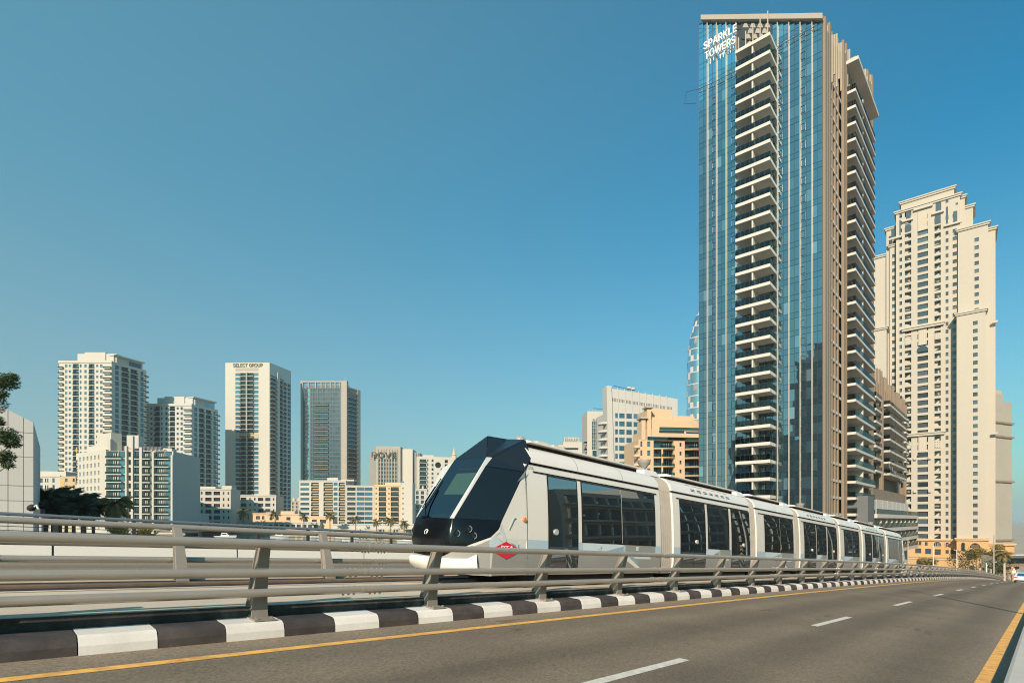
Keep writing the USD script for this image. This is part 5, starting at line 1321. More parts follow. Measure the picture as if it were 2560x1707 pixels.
def round_window_block():
    b = Bld("white_block", "white apartment block with a round window under the roof, next to the grey hotel", "building")
    Y = 420.0; f = Lfr(1043, Y, (1.0, 0.25)); zb = -4; T = f.t_at
    zt = f.z_at(1070, 1141); W = T(1135)
    n = 22; fh = 3.4; z0 = zt - 1.5 - n * fh
    cols = [(1049, 1066, .1, .8, 1.0, "dark_glass", "recessed_balcony"), (1068, 1071, .3, .8), (1079, 1084, .25, .8), (1093, 1097, .3, .75), (1102, 1107, .25, .8), (1112, 1120, .1, .8, 1.0, "dark_glass", "recessed_balcony")]
    ops = [o for o in cols_ops(f, cols, z0, n, fh) if not (T(1084.5) < (o[0] + o[1]) / 2 < T(1110) and f.z_at(1095, 1176) < o[2] < zt)]
    facade(b, f, 0, W, zb, zt, ops, "plaster"); solid(b, f, W, 22, zb, zt, "plaster")
    for k in range(n):
        z = z0 + k * fh + 0.1
        if z > zy(1240, Y): balcony(b, f, T(1048), T(1067), -0.5, 0.8, z, 0.35, 0.8, "plaster", "rail_glass")
    c = f.pt(T(1095), 0.1, f.z_at(1095, 1162)); u = np.append(f.u, 0); r = 2.3
    b.piece("round_window", MB().poly([c + u * r * math.cos(g) + np.array([0, 0, r * math.sin(g)]) for g in np.linspace(0, 2 * math.pi, 20)]), "dark_glass")
    f.box(b.mb("roof_house", "plaster"), T(1058), T(1085), -14, -3, zt, f.z_at(1070, 1136))
    b.finish()
round_window_block()

m = MB(); c = np.array([ray(1135) * 520, 520.0, 0]); zz = lambda y: zy(y, 520)
m.revolve(c, [(5.5, -4), (5.5, zz(1168)), (3.6, zz(1166)), (3.6, zz(1152)), (4.4, zz(1151)), (2.6, zz(1149)), (2.2, zz(1138)), (2.8, zz(1137)), (1.5, zz(1134)), (0.5, zz(1124)), (0.1, zz(1116))], 10)
single("spire", m, M["peach"], "slim peach coloured spire showing above the white block with the round window", "spire")

def dark_midrise():
    b = Bld("glass_midrise", "dark glazed mid-rise hotel with white piers, roof screens and vertical lettering", "hotel")
    Y = 226.0; f = Lfr(264.5, Y, (1.0, 0.10)); g = Lfr(264.5, Y, (-0.86, 0.50)); g.n = -g.n if g.n[1] > 0 else g.n
    zb = -4; zt = f.z_at(300, 1126); fh = 3.3; T = f.t_at
    n = int((zt - zb) / fh); z0 = zt - n * fh
    cols = [(265.5, 296, .08, .95, 0.25, "dark_glass"), (297, 315, .08, .95, 0.25, "blue_glass"), (320, 329, .2, .85, 0.9, "far_glass", "recessed_balcony"), (337, 349, .08, .95, 0.3, "dark_glass"), (358, 377, .06, .92, 1.2, "dark_glass", "recessed_balcony"), (378.5, 382, .08, .95, 0.3, "dark_glass"), (388.5, 412, .08, .95, 0.25, "dark_glass"), (413, 430, .08, .95, 0.25, "blue_glass")]
    W = T(433)
    facade(b, f, 0, W, zb, zt, cols_ops(f, cols, z0, n, fh), "plaster"); solid(b, f, W, 24, zb, zt, "plaster")
    for k in range(n):
        z = z0 + k * fh
        for xa, xb, d in ((266, 306, 1.0), (358, 377, 0.9), (389, 424, 1.0), (337, 349, 0.5)):
            balcony(b, f, T(xa), T(xb), -0.2, d, z, 0.35, 0.0, "slab_white"); g_ = MB(); f.box(g_, T(xa), T(xb), d - 0.08, d - 0.03, z, z + 0.95); b.piece("glass_guard", g_, "rail_glass")
        for xa in (285, 289, 294, 364, 368, 400, 404, 408): f.box(b.mb("door_frame", "slab_white"), T(xa) - 0.12, T(xa) + 0.12, 0.0, 0.1, z, z + 2.2)
    for xa, xb, d, yt in ((315.5, 319.5, 0.8, 1115), (330, 335, 0.8, 1090), (350, 356.5, 0.6, 1118), (383.5, 387.5, 1.0, 1130), (431, 435.5, 1.4, 1138)):
        f.box(b.mb("white_pier", "plaster"), T(xa), T(xb), -0.5, d, zb, f.z_at(xa, yt))
    # the white gable on the left
    wg = g.t_at(190); ztg = g.z_at(215, 1130)
    cg = [(198 + 9.3 * i, 202 + 9.3 * i, .25, .8, 0.3, "far_glass") for i in range(6)]
    facade(b, g, 0, wg, zb, ztg, cols_ops(g, cg, zb + 1, int((ztg - zb - 1) / fh), fh), "plaster"); w = b.mb("wall", "plaster")
    w.poly([g.pt(wg, 0, zb), g.pt(wg, -20, zb), g.pt(wg, -20, ztg), g.pt(wg, 0, ztg)]); b.mb("roof", "roof_grey").poly([g.pt(0, 0, ztg), g.pt(wg, 0, ztg), g.pt(wg, -20, ztg), g.pt(0, -20, ztg)])
    # roof screens and plant rooms
    for fr_, xa, xb, ya, yb_, d in ((g, 229, 264, 1082, 1132, -2.0), (f, 264.5, 272, 1096, 1130, -1.0), (f, 306, 336, 1085, 1112, -3.0), (f, 268, 330, 1110, 1118, -6.0), (f, 340, 414, 1116, 1128, -5.0), (g, 200, 228, 1112, 1133, -3.0)):
        ta, tb = sorted((fr_.t_at(xa), fr_.t_at(xb))); xm = (xa + xb) / 2; fr_.box(b.mb("roof_screen", "plaster"), ta, tb, d - 4, d, fr_.z_at(xm, yb_) - 1, fr_.z_at(xm, ya))
    for i in range(5):
        c = f.pt(T(352 + 10 * i), -3, f.z_at(360, 1120)); b.mb("roof_tank", "dark_grey").revolve(c, [(0, 1.1), (0.7, 0.9), (0.9, 0.4), (0.8, 0)], 8)
    # emblem and vertical lettering at the gable edge
    p = g.t_at(192.5); c = g.pt(p, 0.2, g.z_at(192.5, 1125)); u = np.append(g.u, 0)
    b.piece("emblem", MB().poly([c + u * 0.75 * math.cos(a) + np.array([0, 0, 1.25 * math.sin(a)]) for a in np.linspace(0, 2 * math.pi, 14)]), "orange")
    tm = meshkit.text_mesh("JANNAH", 1.25, 0.15, True); v = np.array(tm.vertices); Lw = v[:, 0].max()
    zA, zB = g.z_at(192.5, 1150), g.z_at(192.5, 1212)
    pts = np.array([g.pt(p + 0.6 - y, 0.15 + z, zB + (x / Lw) * (zA - zB)) for x, y, z in v])
    part(b.p, "lettering", MB().add(pts, tm.faces), M["letter_black"], kind="stuff")
    b.finish()
dark_midrise()

def simple_block(name, label, x0, x1, Y, u, ytop, fh, wall, cols, zb=-4, D=16, parapet=0.6, roofs=(), bal=(), guard_mat="rail_glass", cat="building", yref=None, nmax=99, glassdef="far_glass"):
    b = Bld(name, label, cat)
    f = Lfr(x0, Y, u); W = f.t_at(x1); zt = f.z_at((x0 + x1) / 2, ytop) if yref is None else zy(ytop, yref)
    n = min(nmax, int((zt - parapet - zb) / fh)); z0 = zt - parapet - n * fh
    facade(b, f, 0, W, zb, zt, cols_ops(f, cols, z0, n, fh, glassdef), wall); solid(b, f, W, D, zb, zt, wall)
    f.box(b.mb("parapet", wall), -0.2, W + 0.2, -0.5, 0.25, zt - 0.5, zt + 0.25)
    for k in range(n):
        for xa, xb, d in bal: balcony(b, f, f.t_at(xa), f.t_at(xb), -0.9, d, z0 + k * fh + 0.1, 0.35, 0.95, wall, guard_mat)
    for xa, xb, ya, d0, d1 in roofs: f.box(b.mb("roof_house", wall), f.t_at(xa), f.t_at(xb), -d1, -d0, zt, f.z_at((xa + xb) / 2, ya))
    return b, f, z0, n

b, f, z0, n = simple_block("low_white_block", "low white building with a beige flank between the grey wall and the glazed mid-rise", 80, 150, 262.0, (1.0, 0.1), 1189, 3.3, "plaster", [(85, 93, .15, .8, .6), (97, 107, .15, .8, .6), (112.5, 115.5, .2, .8), (118, 121, .2, .8), (131, 137, .2, .85)], roofs=((84, 150, 1176, 4, 14),))
f2 = Lfr(150, 262.0, (0.9, -0.2)); zt = f.z_at(120, 1191); ops = cols_ops(f2, [(163, 169, .25, .75), (182, 187, .25, .75)], z0, n, 3.3)
facade(b, f2, 0, f2.t_at(196), -4, zt, ops, "sand"); b.mb("roof", "roof_grey").poly([f2.pt(0, 0, zt), f2.pt(f2.t_at(196), 0, zt), f2.pt(f2.t_at(196), -14, zt), f2.pt(0, -14, zt)])
f2.box(b.mb("banner", "orange"), 1.0, 2.6, 0.0, 0.1, zt - 9, zt - 2)
b.finish()
cA = [(441, 457, .2, .78, .6, "dark_glass", "recessed_balcony"), (463.5, 480, .2, .78, .6, "dark_glass", "recessed_balcony"), (488, 492, .3, .75), (502, 506.5, .3, .75), (513, 529, .2, .78, .6, "dark_glass", "recessed_balcony"), (534, 550, .2, .78, .6, "dark_glass", "recessed_balcony"), (557, 561, .3, .75), (569, 573, .3, .75)]
b, f, z0, n = simple_block("long_white_block", "long low white building with square dark loggias on the far shore, left half", 433, 577, 285.0, (1.0, 0.18), 1222, 3.25, "plaster", cA, roofs=((437, 530, 1214, 5, 14), (552, 576, 1213, 2, 10)))
b.finish()
cB = [(581, 594.5, .2, .78, .6, "dark_glass", "recessed_balcony"), (602, 615.5, .2, .78, .6, "dark_glass", "recessed_balcony"), (623, 627, .3, .75), (635, 639, .3, .75), (645, 658, .2, .78, .6, "dark_glass", "recessed_balcony"), (663, 676, .2, .78, .6, "dark_glass", "recessed_balcony"), (682, 686, .3, .75)]
b, f, z0, n = simple_block("long_white_block", "low white building with square dark loggias at the foot of the SELECT GROUP tower", 577.5, 690, 312.0, (1.0, 0.15), 1238, 3.25, "plaster", cB)
b.finish()
cC = [(751, 773, .2, .72, .3, "blue_glass"), (778, 797, .12, .8, 1.2, "sand", "recessed_balcony"), (809, 832, .12, .8, 1.2, "sand", "recessed_balcony"), (834, 844, .15, .8, .3, "blue_glass"), (847, 862, .12, .8, 1.2, "sand", "recessed_balcony")]
b, f, z0, n = simple_block("white_apartments", "white apartment block with warm deep balconies and a blue glazed end", 748, 864.5, 345.0, (1.0, -0.03), 1201, 3.15, "plaster", cC, roofs=((815, 842, 1193, 2, 8), (848, 880, 1197, 4, 10)), bal=((778, 797, .4), (809, 832, .4), (847, 862, .4)))
g = Lfr(865, 344.0, (0.95, 0.32)); Wg = g.t_at(935); zt = g.z_at(900, 1213); ng = int((zt + 4) / 3.15); zg = zt - 0.6 - ng * 3.15
facade(b, g, 0, Wg, -4, zt, cols_ops(g, [(868, 889, .1, .75, .8, "far_glass", "recessed_balcony"), (892, 911, .12, .8, .25, "blue_glass"), (912, 931, .12, .8, .25, "blue_glass")], zg, ng, 3.15), "plaster")
b.mb("wall", "plaster").poly([g.pt(Wg, 0, -4), g.pt(Wg, -14, -4), g.pt(Wg, -14, zt), g.pt(Wg, 0, zt)]); b.mb("roof", "roof_grey").poly([g.pt(0, 0, zt), g.pt(Wg, 0, zt), g.pt(Wg, -14, zt), g.pt(0, -14, zt)])
b.finish()
cD = [(939, 942, .35, .7, .3, "dark_glass"), (947, 965, .15, .8, .8, "dark_glass", "recessed_balcony"), (971, 974, .35, .7, .3, "dark_glass"), (977, 997, .15, .8, .8, "dark_glass", "recessed_balcony")]
b, f, z0, n = simple_block("beige_apartments", "peach and white apartment block directly left of the tram nose", 936, 1003, 338.0, (1.0, 0.03), 1212, 3.2, "peach", cD, bal=((947, 965, .5), (977, 997, .5)), roofs=((960, 1000, 1205, 3, 10),))
g = Lfr(1003, 338.0, (1.0, 0.0), (0, -1)); facade(b, g, 0, g.t_at(1031), -4, zy(1212, 338), cols_ops(g, [(1006, 1009, .4, .7, .2, "dark_glass")], z0, n, 3.2), "plaster"); g.box(b.mb("white_stair_tower", "plaster"), 0, g.t_at(1031), -10, -0.3, -4, zy(1206, 338))
g.box(b.mb("roof_tank", "blue_glass"), g.t_at(996), g.t_at(1004), -8, -5, zy(1207, 338), zy(1201, 338))
b.finish()
cE = [(1032, 1035, .2, .8, .2, "blue_glass"), (1040, 1047, .1, .85, .3, "far_glass"), (1052, 1060, .1, .85, .3, "far_glass")]
b, f, z0, n = simple_block("pale_block", "pale block with saw-tooth roof partly hidden by the tram cab", 1029, 1066, 372.0, (1.0, 0.2), 1223, 3.2, "plaster_cool", cE)
for i in range(3): f.box(b.mb("roof_fin", "plaster"), f.t_at(1033 + 11 * i), f.t_at(1037 + 11 * i), -6, 0.2, zy(1223, 372), zy(1214, 372))
b.finish()
b, f, z0, n = simple_block("hazy_block", "dim grey domed block seen in the gap right of the SELECT GROUP tower", 726, 752, 520.0, (1.0, 0.0), 1252, 3.4, "greige", [(730, 734, .2, .8), (740, 744, .2, .8)])
for x in (731, 743): b.mb("dome", "peach").revolve(f.pt(f.t_at(x), -4, zy(1252, 520)), [(1.6, 0), (1.5, 1.5), (0.9, 2.8), (0.1, 3.6)], 10)
b.finish()
# promenade buildings along the quay
pv = []
def villa(label, x0, x1, Y, ytop, wall, cols, fh=3.6, roofs=(), n=1, glass="far_glass"):
    b, f, z0, n_ = simple_block("quayside_building", label, x0, x1, Y, (1.0, 0.03), ytop, fh, wall, cols, zb=-4, D=9, roofs=roofs, nmax=n, glassdef=glass, parapet=0.5)
    b.finish()
villa("grey podium with a dark shopfront band under the glazed mid-rise", 318, 498, 262.0, 1283, "plaster_cool", [(324, 343, .05, .75, .3, "dark_glass"), (352, 372, .05, .75, .3, "dark_glass"), (400, 448, .05, .75, .3, "dark_glass"), (455, 487, .05, .75, .3, "dark_glass")])
villa("white and teal glazed quayside hall", 486, 592, 300.0, 1277, "plaster", [(489, 530, .1, .7, .3, "blue_glass"), (548, 585, .1, .7, .3, "sand")])
villa("cream villa with stepped parapet on the quay", 588, 668, 304.0, 1283, "peach", [(594, 604, .2, .75), (619, 622, .2, .75), (640, 650, .2, .75), (655, 661, .2, .75)], roofs=((592, 628, 1276, 1, 6),))
villa("sand coloured villa with a raised middle on the quay", 668, 748, 304.0, 1285, "peach", [(674, 681, .2, .7), (690, 697, .2, .7), (716, 726, .2, .7)], roofs=((700, 735, 1277, 1, 6),))
villa("cream quayside building under the white apartments", 748, 832, 304.0, 1291, "peach", [(757, 770, .1, .7), (780, 792, .1, .7), (800, 815, .1, .7)])
villa("long dark-windowed arcade on the waterfront", 592, 800, 299.8, 1305, "plaster", [(600 + 14.2 * i, 610 + 14.2 * i, .05, .8, .5, "dark_glass") for i in range(14)])
villa("teal glazed ground floor right of the arcade", 832, 1040, 303.0, 1310, "plaster_cool", [(840 + 21 * i, 857 + 21 * i, .05, .85, .3, "dark_glass") for i in range(9)])

# ================================================================ buildings between the tram roof and the glass tower
def white_office():
    b = Bld("slanted_tower", "white office tower with a tall blank slanted top and blue window bands", "tower")
    Y = 232.0; f = Lfr(1524, Y, (1.0, 0.20)); T = f.t_at; zb = -10; W = T(1694)
    ya, yb_ = 970, 997
    zt = lambda t: f.z_at(1524, ya) + (zy(yb_, f.Y(W)) - f.z_at(1524, ya)) * t / W
    zA = f.z_at(1600, 1030)
    fh = 3.5; z0 = zA - 14 * fh
    cols = [(1538, 1545, .15, .75, .25, "blue_glass"), (1548, 1562, .15, .75, .25, "blue_glass"), (1566, 1580, .15, .75, .25, "blue_glass"), (1584, 1598, .15, .75, .25, "blue_glass"), (1602, 1612, .15, .75, .25, "blue_glass"), (1616, 1640, .1, .8, .25, "dark_glass"), (1645, 1668, .1, .8, .25, "dark_glass")]
    facade(b, f, 0, W, zb, zA, cols_ops(f, cols, z0, 14, fh), "plaster_cool")
    w = b.mb("blank_screen", "plaster_cool")
    P = [f.pt(0, 0, zA), f.pt(W, 0, zA), f.pt(W, 0.0, zt(W)), f.pt(0, 0.0, zt(0))]; w.poly(P); w.grid([P, [p - np.append(f.n, 0) * 1.5 for p in P]], close=True)
    Q = [f.pt(0, 0, zb), f.pt(0, -16, zb), f.pt(0, -16, zA), f.pt(0, 0, zA)]; b.mb("wall", "plaster_cool").poly(Q)
    b.mb("wall", "plaster_cool").poly([f.pt(W, 0, zb), f.pt(W, -16, zb), f.pt(W, -16, zA), f.pt(W, 0, zA)])
    b.mb("roof", "roof_grey").poly([f.pt(0, 0, zA), f.pt(W, 0, zA), f.pt(W, -16, zA), f.pt(0, -16, zA)])
    for j in range(9):
        for k in range(4):
            t = T(1532 + 17 * j + 3.6 * k); z = zt(t) - 5.4; b.piece("louvre_slot", f.box(MB(), t - 0.16, t + 0.16, 0, 0.06, z, z + 1.4), "dark_grey")
        t = T(1528 + 17.5 * j); f.box(b.mb("panel_joint", "greige"), t - 0.05, t + 0.05, 0.0, 0.05, zA, zt(t)); f.box(b.mb("roof_post", "plaster_cool"), t - 0.15, t + 0.15, -1, -0.7, zt(t) - 0.5, zt(t) + 0.9)
    b.mb("roof_rail", "dark_steel").tube([f.pt(T(1536), -0.9, zt(T(1536)) + 1.5), f.pt(T(1578), -0.9, zt(T(1578)) + 1.2)], 0.12, 5)
    for x in (1577, 1587): b.mb("roof_unit", "plaster_cool").revolve(f.pt(T(x), -2, zt(T(x))), [(0.1, 0), (0.15, 1.2), (1.1, 1.4), (1.2, 2.0), (0.8, 2.4), (0, 2.5)], 8)
    # inclined white pylon and rounded balconies at the left edge
    m = b.mb("pylon", "plaster_cool"); A = [f.pt(T(1514), 1.2, zy(966, Y)), f.pt(T(1526), 1.2, zy(966, Y)), f.pt(T(1540), 1.2, zb), f.pt(T(1522), 1.2, zb)]; m.poly(A); m.grid([A, [p - np.append(f.n, 0) * 5 for p in A]], close=True)
    for k in range(10):
        z = zy(1060, Y) - k * fh; c = f.pt(T(1519), -2.6, z)
        g = np.linspace(math.pi * 0.75, math.pi * 1.75, 9); mm = MB(); ring = [c + np.array([3.4 * math.cos(a), 3.4 * math.sin(a), 0]) for a in g]
        mm.grid([ring, [p + (0, 0, 0.9) for p in ring]]); mm.poly([c] + ring); b.piece("rounded_balcony", mm, "plaster")
    b.finish()
    b = Bld("blue_fronted_tower", "narrow white tower with a flat blue glass front left of the slanted tower", "tower")
    Y = 262.0; f = Lfr(1468, Y, (1.0, 0.05)); T = f.t_at; W = T(1512); zt = f.z_at(1490, 1028)
    ops = []
    e = np.linspace(T(1479.5), T(1503), 6); zt0, zb0 = f.z_at(1490, 1053), f.z_at(1490, 1124)
    for i in range(5):
        for k in range(8): ops.append((e[i] + 0.06, e[i + 1] - 0.06, zb0 + (zt0 - zb0) * k / 8 + 0.06, zb0 + (zt0 - zb0) * (k + 1) / 8 - 0.06, 0.12, "curtain_glass", "pane"))
    facade(b, f, 0, W, -10, zt, ops, "plaster"); solid(b, f, W, 14, -10, zt, "plaster")
    for k in range(5): t = T(1483 + 4.2 * k); b.piece("louvre_slot", f.box(MB(), t - 0.25, t + 0.25, 0, 0.05, f.z_at(1490, 1053), f.z_at(1490, 1047)), "dark_grey")
    f.box(b.mb("lower_glazing", "blue_glass"), T(1481), T(1501), 0, 0.08, f.z_at(1490, 1150), f.z_at(1490, 1126))
    for x in (1474, 1482, 1490): b.mb("roof_post", "plaster").tube([f.pt(T(x), -1, zt), f.pt(T(x), -1, zt + 1.2)], 0.12, 5)
    b.mb("roof_rail", "dark_steel").tube([f.pt(T(1484), -1, zt + 1.6), f.pt(T(1508), -1, zt + 1.4)], 0.12, 5)
    for k in range(6): balcony(b, f, -1.4, 0, -3, -0.4, zy(1108, Y) - k * 3.4, 0.3, 0.9, "plaster", "teal_rail")
    b.finish()
    b = Bld("sign_building", "low white building with EMAAR lettering on its roof block above the tram", "building")
    Y = 300.0; f = Lfr(1408, Y, (1.0, 0.05)); T = f.t_at; W = T(1466); zt = f.z_at(1430, 1104)
    facade(b, f, 0, W, -8, zt, cols_ops(f, [(1428, 1437, .2, .9, .1, "greige", "louvre")], zt - 4.5, 1, 3.6) + [(T(1410), T(1446), f.z_at(1430, 1124), f.z_at(1430, 1119), .5, "dark_glass", "window")], "plaster"); solid(b, f, W, 16, -8, zt, "plaster")
    f.box(b.mb("sign_block", "plaster"), T(1410), T(1448), -3, 0.0, zt, f.z_at(1430, 1093)); f.box(b.mb("roof_house", "plaster"), T(1424), T(1440), -10, -5, zt, f.z_at(1430, 1091)); f.box(b.mb("side_block", "plaster"), -3, 0, -10, 2, -8, f.z_at(1408, 1113))
    sign(b, "EMAAR", f, 1412, 1446, 1099, 1.9, "letter_grey", 0.02, 0.2, True)
    b.finish()
white_office()

def beige_apartments():
    b = Bld("terraced_apartments", "peach apartment block with rounded teal glass balconies beside the glass tower", "building")
    Y = 205.0; f = Lfr(1626, Y, (1.0, 0.13)); T = f.t_at; zb = -10; W = T(1800); fh = 3.4
    zt = f.z_at(1690, 1047)
    z1 = f.z_at(1690, 1100)
    n = int((z1 - zb) / fh); z0 = z1 - n * fh
    cols = [(1634, 1684, .06, .92, 1.6, "dark_glass", "recessed_balcony"), (1699, 1704, .3, .72, .3, "dark_glass"), (1712, 1760, .06, .92, 1.6, "dark_glass", "recessed_balcony"), (1618.5, 1625, .2, .8)]
    facade(b, f, T(1596), W, zb, z1, cols_ops(f, cols, z0, n, fh) + cols_ops(f, [(1601, 1606, .2, .8, .3, "blue_glass"), (1618, 1626, .2, .8, .3, "blue_glass")], z0, n, fh), "peach")
    w = b.mb("wall", "peach")
    for t in (T(1596), W): w.poly([f.pt(t, 0, zb), f.pt(t, -16, zb), f.pt(t, -16, z1), f.pt(t, 0, z1)])
    b.mb("roof", "roof_grey").poly([f.pt(T(1596), 0, z1), f.pt(W, 0, z1), f.pt(W, -16, z1), f.pt(T(1596), -16, z1)])
    # set-back crown storeys
    def setback(xa, xb, ya, yb_, d, wall="peach"):
        ta, tb = T(xa), T(xb); f.box(b.mb("upper_storey", wall), ta, tb, -15, d, f.z_at((xa + xb) / 2, yb_), f.z_at((xa + xb) / 2, ya))
    setback(1617, 1800, 1074, 1100, -1.0); setback(1628, 1800, 1047, 1074, -2.0); setback(1629, 1690, 1018, 1047, -3.5); setback(1690, 1745, 1036, 1047, -3.0)
    for xa, xb, ya, yb_ in ((1650, 1713, 1075, 1081), (1718, 1760, 1077, 1081), (1632, 1714, 1094, 1099)):
        f.box(b.mb("terrace_glazing", "dark_glass"), T(xa), T(xb), -0.98 if ya < 1090 else 0.0, -0.9 if ya < 1090 else 0.1, f.z_at(1680, yb_), f.z_at(1680, ya))
    f.box(b.mb("terrace_guard", "teal_rail"), T(1618), T(1800), 0.35, 0.42, z1, z1 + 1.1)
    f.box(b.mb("terrace_guard", "teal_rail"), T(1650), T(1800), -0.6, -0.55, f.z_at(1700, 1074), f.z_at(1700, 1074) + 1.0)
    for x, y in ((1623, 1016), (1609, 1043)):     # oversailing square roof caps
        zc = f.z_at(x, y); t = T(x); m = MB(); f.box(m, t - 1.5, t + 1.5, -3.5, 0.8, zc - 0.6, zc); part(b.p, "roof_cap", m, M["roof_grey"]); f.box(b.mb("corner_turret", "peach"), t - 0.8, t + 0.8, -3, 0.0, f.z_at(x, 1100), zc - 0.6)
    # bowed balconies
    for k in range(n):
        z = z0 + k * fh + 0.15
        for xa, xb in ((1634, 1686), (1712, 1764)):
            ta, tb = T(xa), T(xb); q = np.linspace(0, 1, 9); mm, gg = MB(), MB()
            out = [f.pt(ta + (tb - ta) * a, 0.4 + 1.3 * math.sin(math.pi * a), z) for a in q]
            for h0, h1, e in ((-0.45, -0.2, -0.25), (-0.2, 0.05, 0.0)):
                oo = [p + np.append(f.n, 0) * e for p in out]; mm.grid([[p + (0, 0, h0) for p in oo], [p + (0, 0, h1) for p in oo]])
                mm.poly([f.pt(ta, -0.4, z + h0)] + [p + (0, 0, h0) for p in oo] + [f.pt(tb, -0.4, z + h0)]); mm.poly([f.pt(ta, -0.4, z + h1)] + [p + (0, 0, h1) for p in oo] + [f.pt(tb, -0.4, z + h1)])
            gg.grid([[p + (0, 0, 0.06) for p in out], [p + (0, 0, 1.1) for p in out]])
            b.piece("bowed_balcony", mm, "peach", [("balustrade", gg, "teal_rail")])
        t = T(1652); f.box(b.mb("balcony_column", "peach"), t - 0.28, t + 0.28, 1.0, 1.5, z + 0.05, z + fh - 0.46) if k < n - 1 else None
        for x in (1664, 1670, 1676, 1740, 1746): f.box(b.mb("door_frame", "plaster"), T(x) - 0.06, T(x) + 0.06, -1.58, -1.45, z, z + 2.5)
    for k in range(n):
        z = z0 + k * fh + 0.15; c = f.pt(T(1598), -1.0, z); g = np.linspace(math.pi * 0.7, math.pi * 1.5, 6); mm = MB(); ring = [c + np.array([1.9 * math.cos(a), 1.9 * math.sin(a), 0]) for a in g]
        mm.grid([ring, [p + (0, 0, 1.0) for p in ring]]); mm.poly([c] + ring); b.piece("rounded_balcony", mm, "peach")
    b.finish()
beige_apartments()

def curved_tower():
    b = Bld("curved_glass_tower", "pale blue curved glass tower showing in a sliver left of the big glass tower", "tower")
    Y = 330.0; z = lambda y: zy(y, Y); cx = ray(1772) * Y; cy = Y + 12
    def xl(y): return 1719 + 34 * max(0.0, (905 - y) / 165.0) ** 2.2 if y < 905 else 1718
    ys = np.linspace(742, 1240, 34); rows = []
    for y in ys:
        r = cx - ray(xl(y)) * (Y + 12); rows.append([(cx - r * math.cos(a), cy - r * 0.8 * math.sin(a), z(y)) for a in np.linspace(-0.6, 1.5, 9)])
    part(b.p, "curtain_wall", MB().grid(rows), M["curtain_glass"], smooth=40)
    b.mb("floor_slab", "roof_grey").poly(rows[0])
    for i in range(0, 34):
        rr = [np.array(p) + np.array([(p[0] - cx) * 0.012, (p[1] - cy) * 0.012, 0]) for p in rows[i]]
        b.piece("white_rib", MB().grid([rr, [p + (0, 0, 0.55) for p in rr]]), "plaster_cool") if i % 2 == 0 else None
        if 1 <= i < 33:
            for j in ((i * 3) % 8, (i * 5 + 2) % 8):
                A = [np.array(rows[i][j]), np.array(rows[i][j + 1]), np.array(rows[i - 1][j + 1]), np.array(rows[i - 1][j])]
                A = [p + np.array([(p[0] - cx), (p[1] - cy), 0]) * 0.008 for p in A]; b.piece("white_panel", MB().poly(A), "plaster_cool")
    b.finish()
curved_tower()

# ================================================================ buildings across the road, seen only as reflections in the tram and the tower
def roadside_row():
    # low terraces along the right of the road, outside the frame, facing the tram
    for i, (s0, n0, w, h, mat) in enumerate(((-8, -26, 24, 15, "greige"), (20, -30, 30, 21, "tan"), (54, -27, 26, 15, "greige"), (84, -32, 34, 22, "grey_stone"), (124, -33, 50, 28, "tan"), (180, -36, 56, 34, "grey_stone"), (244, -40, 70, 44, "greige"))):
        b = Bld("roadside_block", ("beige balconied block across the road, mirrored in the first tram windows", "brown balconied block across the road, mirrored in the second tram module", "low beige block across the road, mirrored in the middle of the tram", "grey block across the road, mirrored in the fifth tram module", "brown block farther along the road, mirrored near the rear of the tram", "tall grey block farther along the road, outside the picture", "tallest block farthest along the road, outside the picture")[i], "building")
        P0 = DP(n0, s0); f = Fr(P0[:2], (ST, CT), (-CT, ST)); zb = float(P0[2]) - 16 - 0.06 * w; zt = float(P0[2]) + h
        nfl = int((zt - zb) / 3.4); z0 = zt - 0.8 - nfl * 3.4; ops = []
        e = np.linspace(1.2, w - 1.2, 8)
        for j in range(7):
            for k in range(nfl): ops.append((e[j] + 0.25, e[j + 1] - 0.25, z0 + k * 3.4 + 0.3, z0 + k * 3.4 + 2.7, 0.9, "dark_glass", "recessed_balcony"))
        facade(b, f, 0, w, zb, zt, ops, mat); solid(b, f, w, 12, zb, zt, mat)
        for k in range(nfl): balcony(b, f, 0.8 + 2 * (i % 2), w * (0.95 - 0.2 * (k % 2)), -0.8, 1.6, z0 + k * 3.4 + 0.3, 0.4, 0.0, mat)
        b.finish()
roadside_row()
def behind_tower(label, c, w, dpt, h, ang, mat):
    b = Bld("waterside_tower", label, "tower")
    u = np.array([math.cos(ang), math.sin(ang)]); f = Fr(np.array(c) - u * w / 2, u, (math.sin(ang), -math.cos(ang)))
    zb, zt = -6, h
    nfl = int((zt - zb) / 3.5); ops = []
    e = np.linspace(0.8, w - 0.8, 7)
    for j in range(6):
        for k in range(nfl): ops.append((e[j] + 0.4, e[j + 1] - 0.4, zb + k * 3.5 + 0.5, zb + k * 3.5 + 2.8, 0.5, "dark_glass", "window"))
    facade(b, f, 0, w, zb, zt, ops, mat); solid(b, f, w, dpt, zb, zt, mat)
    f.box(b.mb("roof_house", mat), w * 0.2, w * 0.6, -dpt * 0.7, -dpt * 0.2, zt, zt + 6)
    b.finish()
# they face the glass tower: their shaded fronts are what its lower glass mirrors
fa = math.atan2(0.80, -0.60)
behind_tower("dark tall tower on the near shore, mirrored in the lower right of the glass tower", (-62, 11), 15, 16, 72, fa, "dark_grey")
behind_tower("dark broad block on the near shore, mirrored at the foot of the glass tower", (-72, 28), 26, 16, 38, fa, "dark_grey")

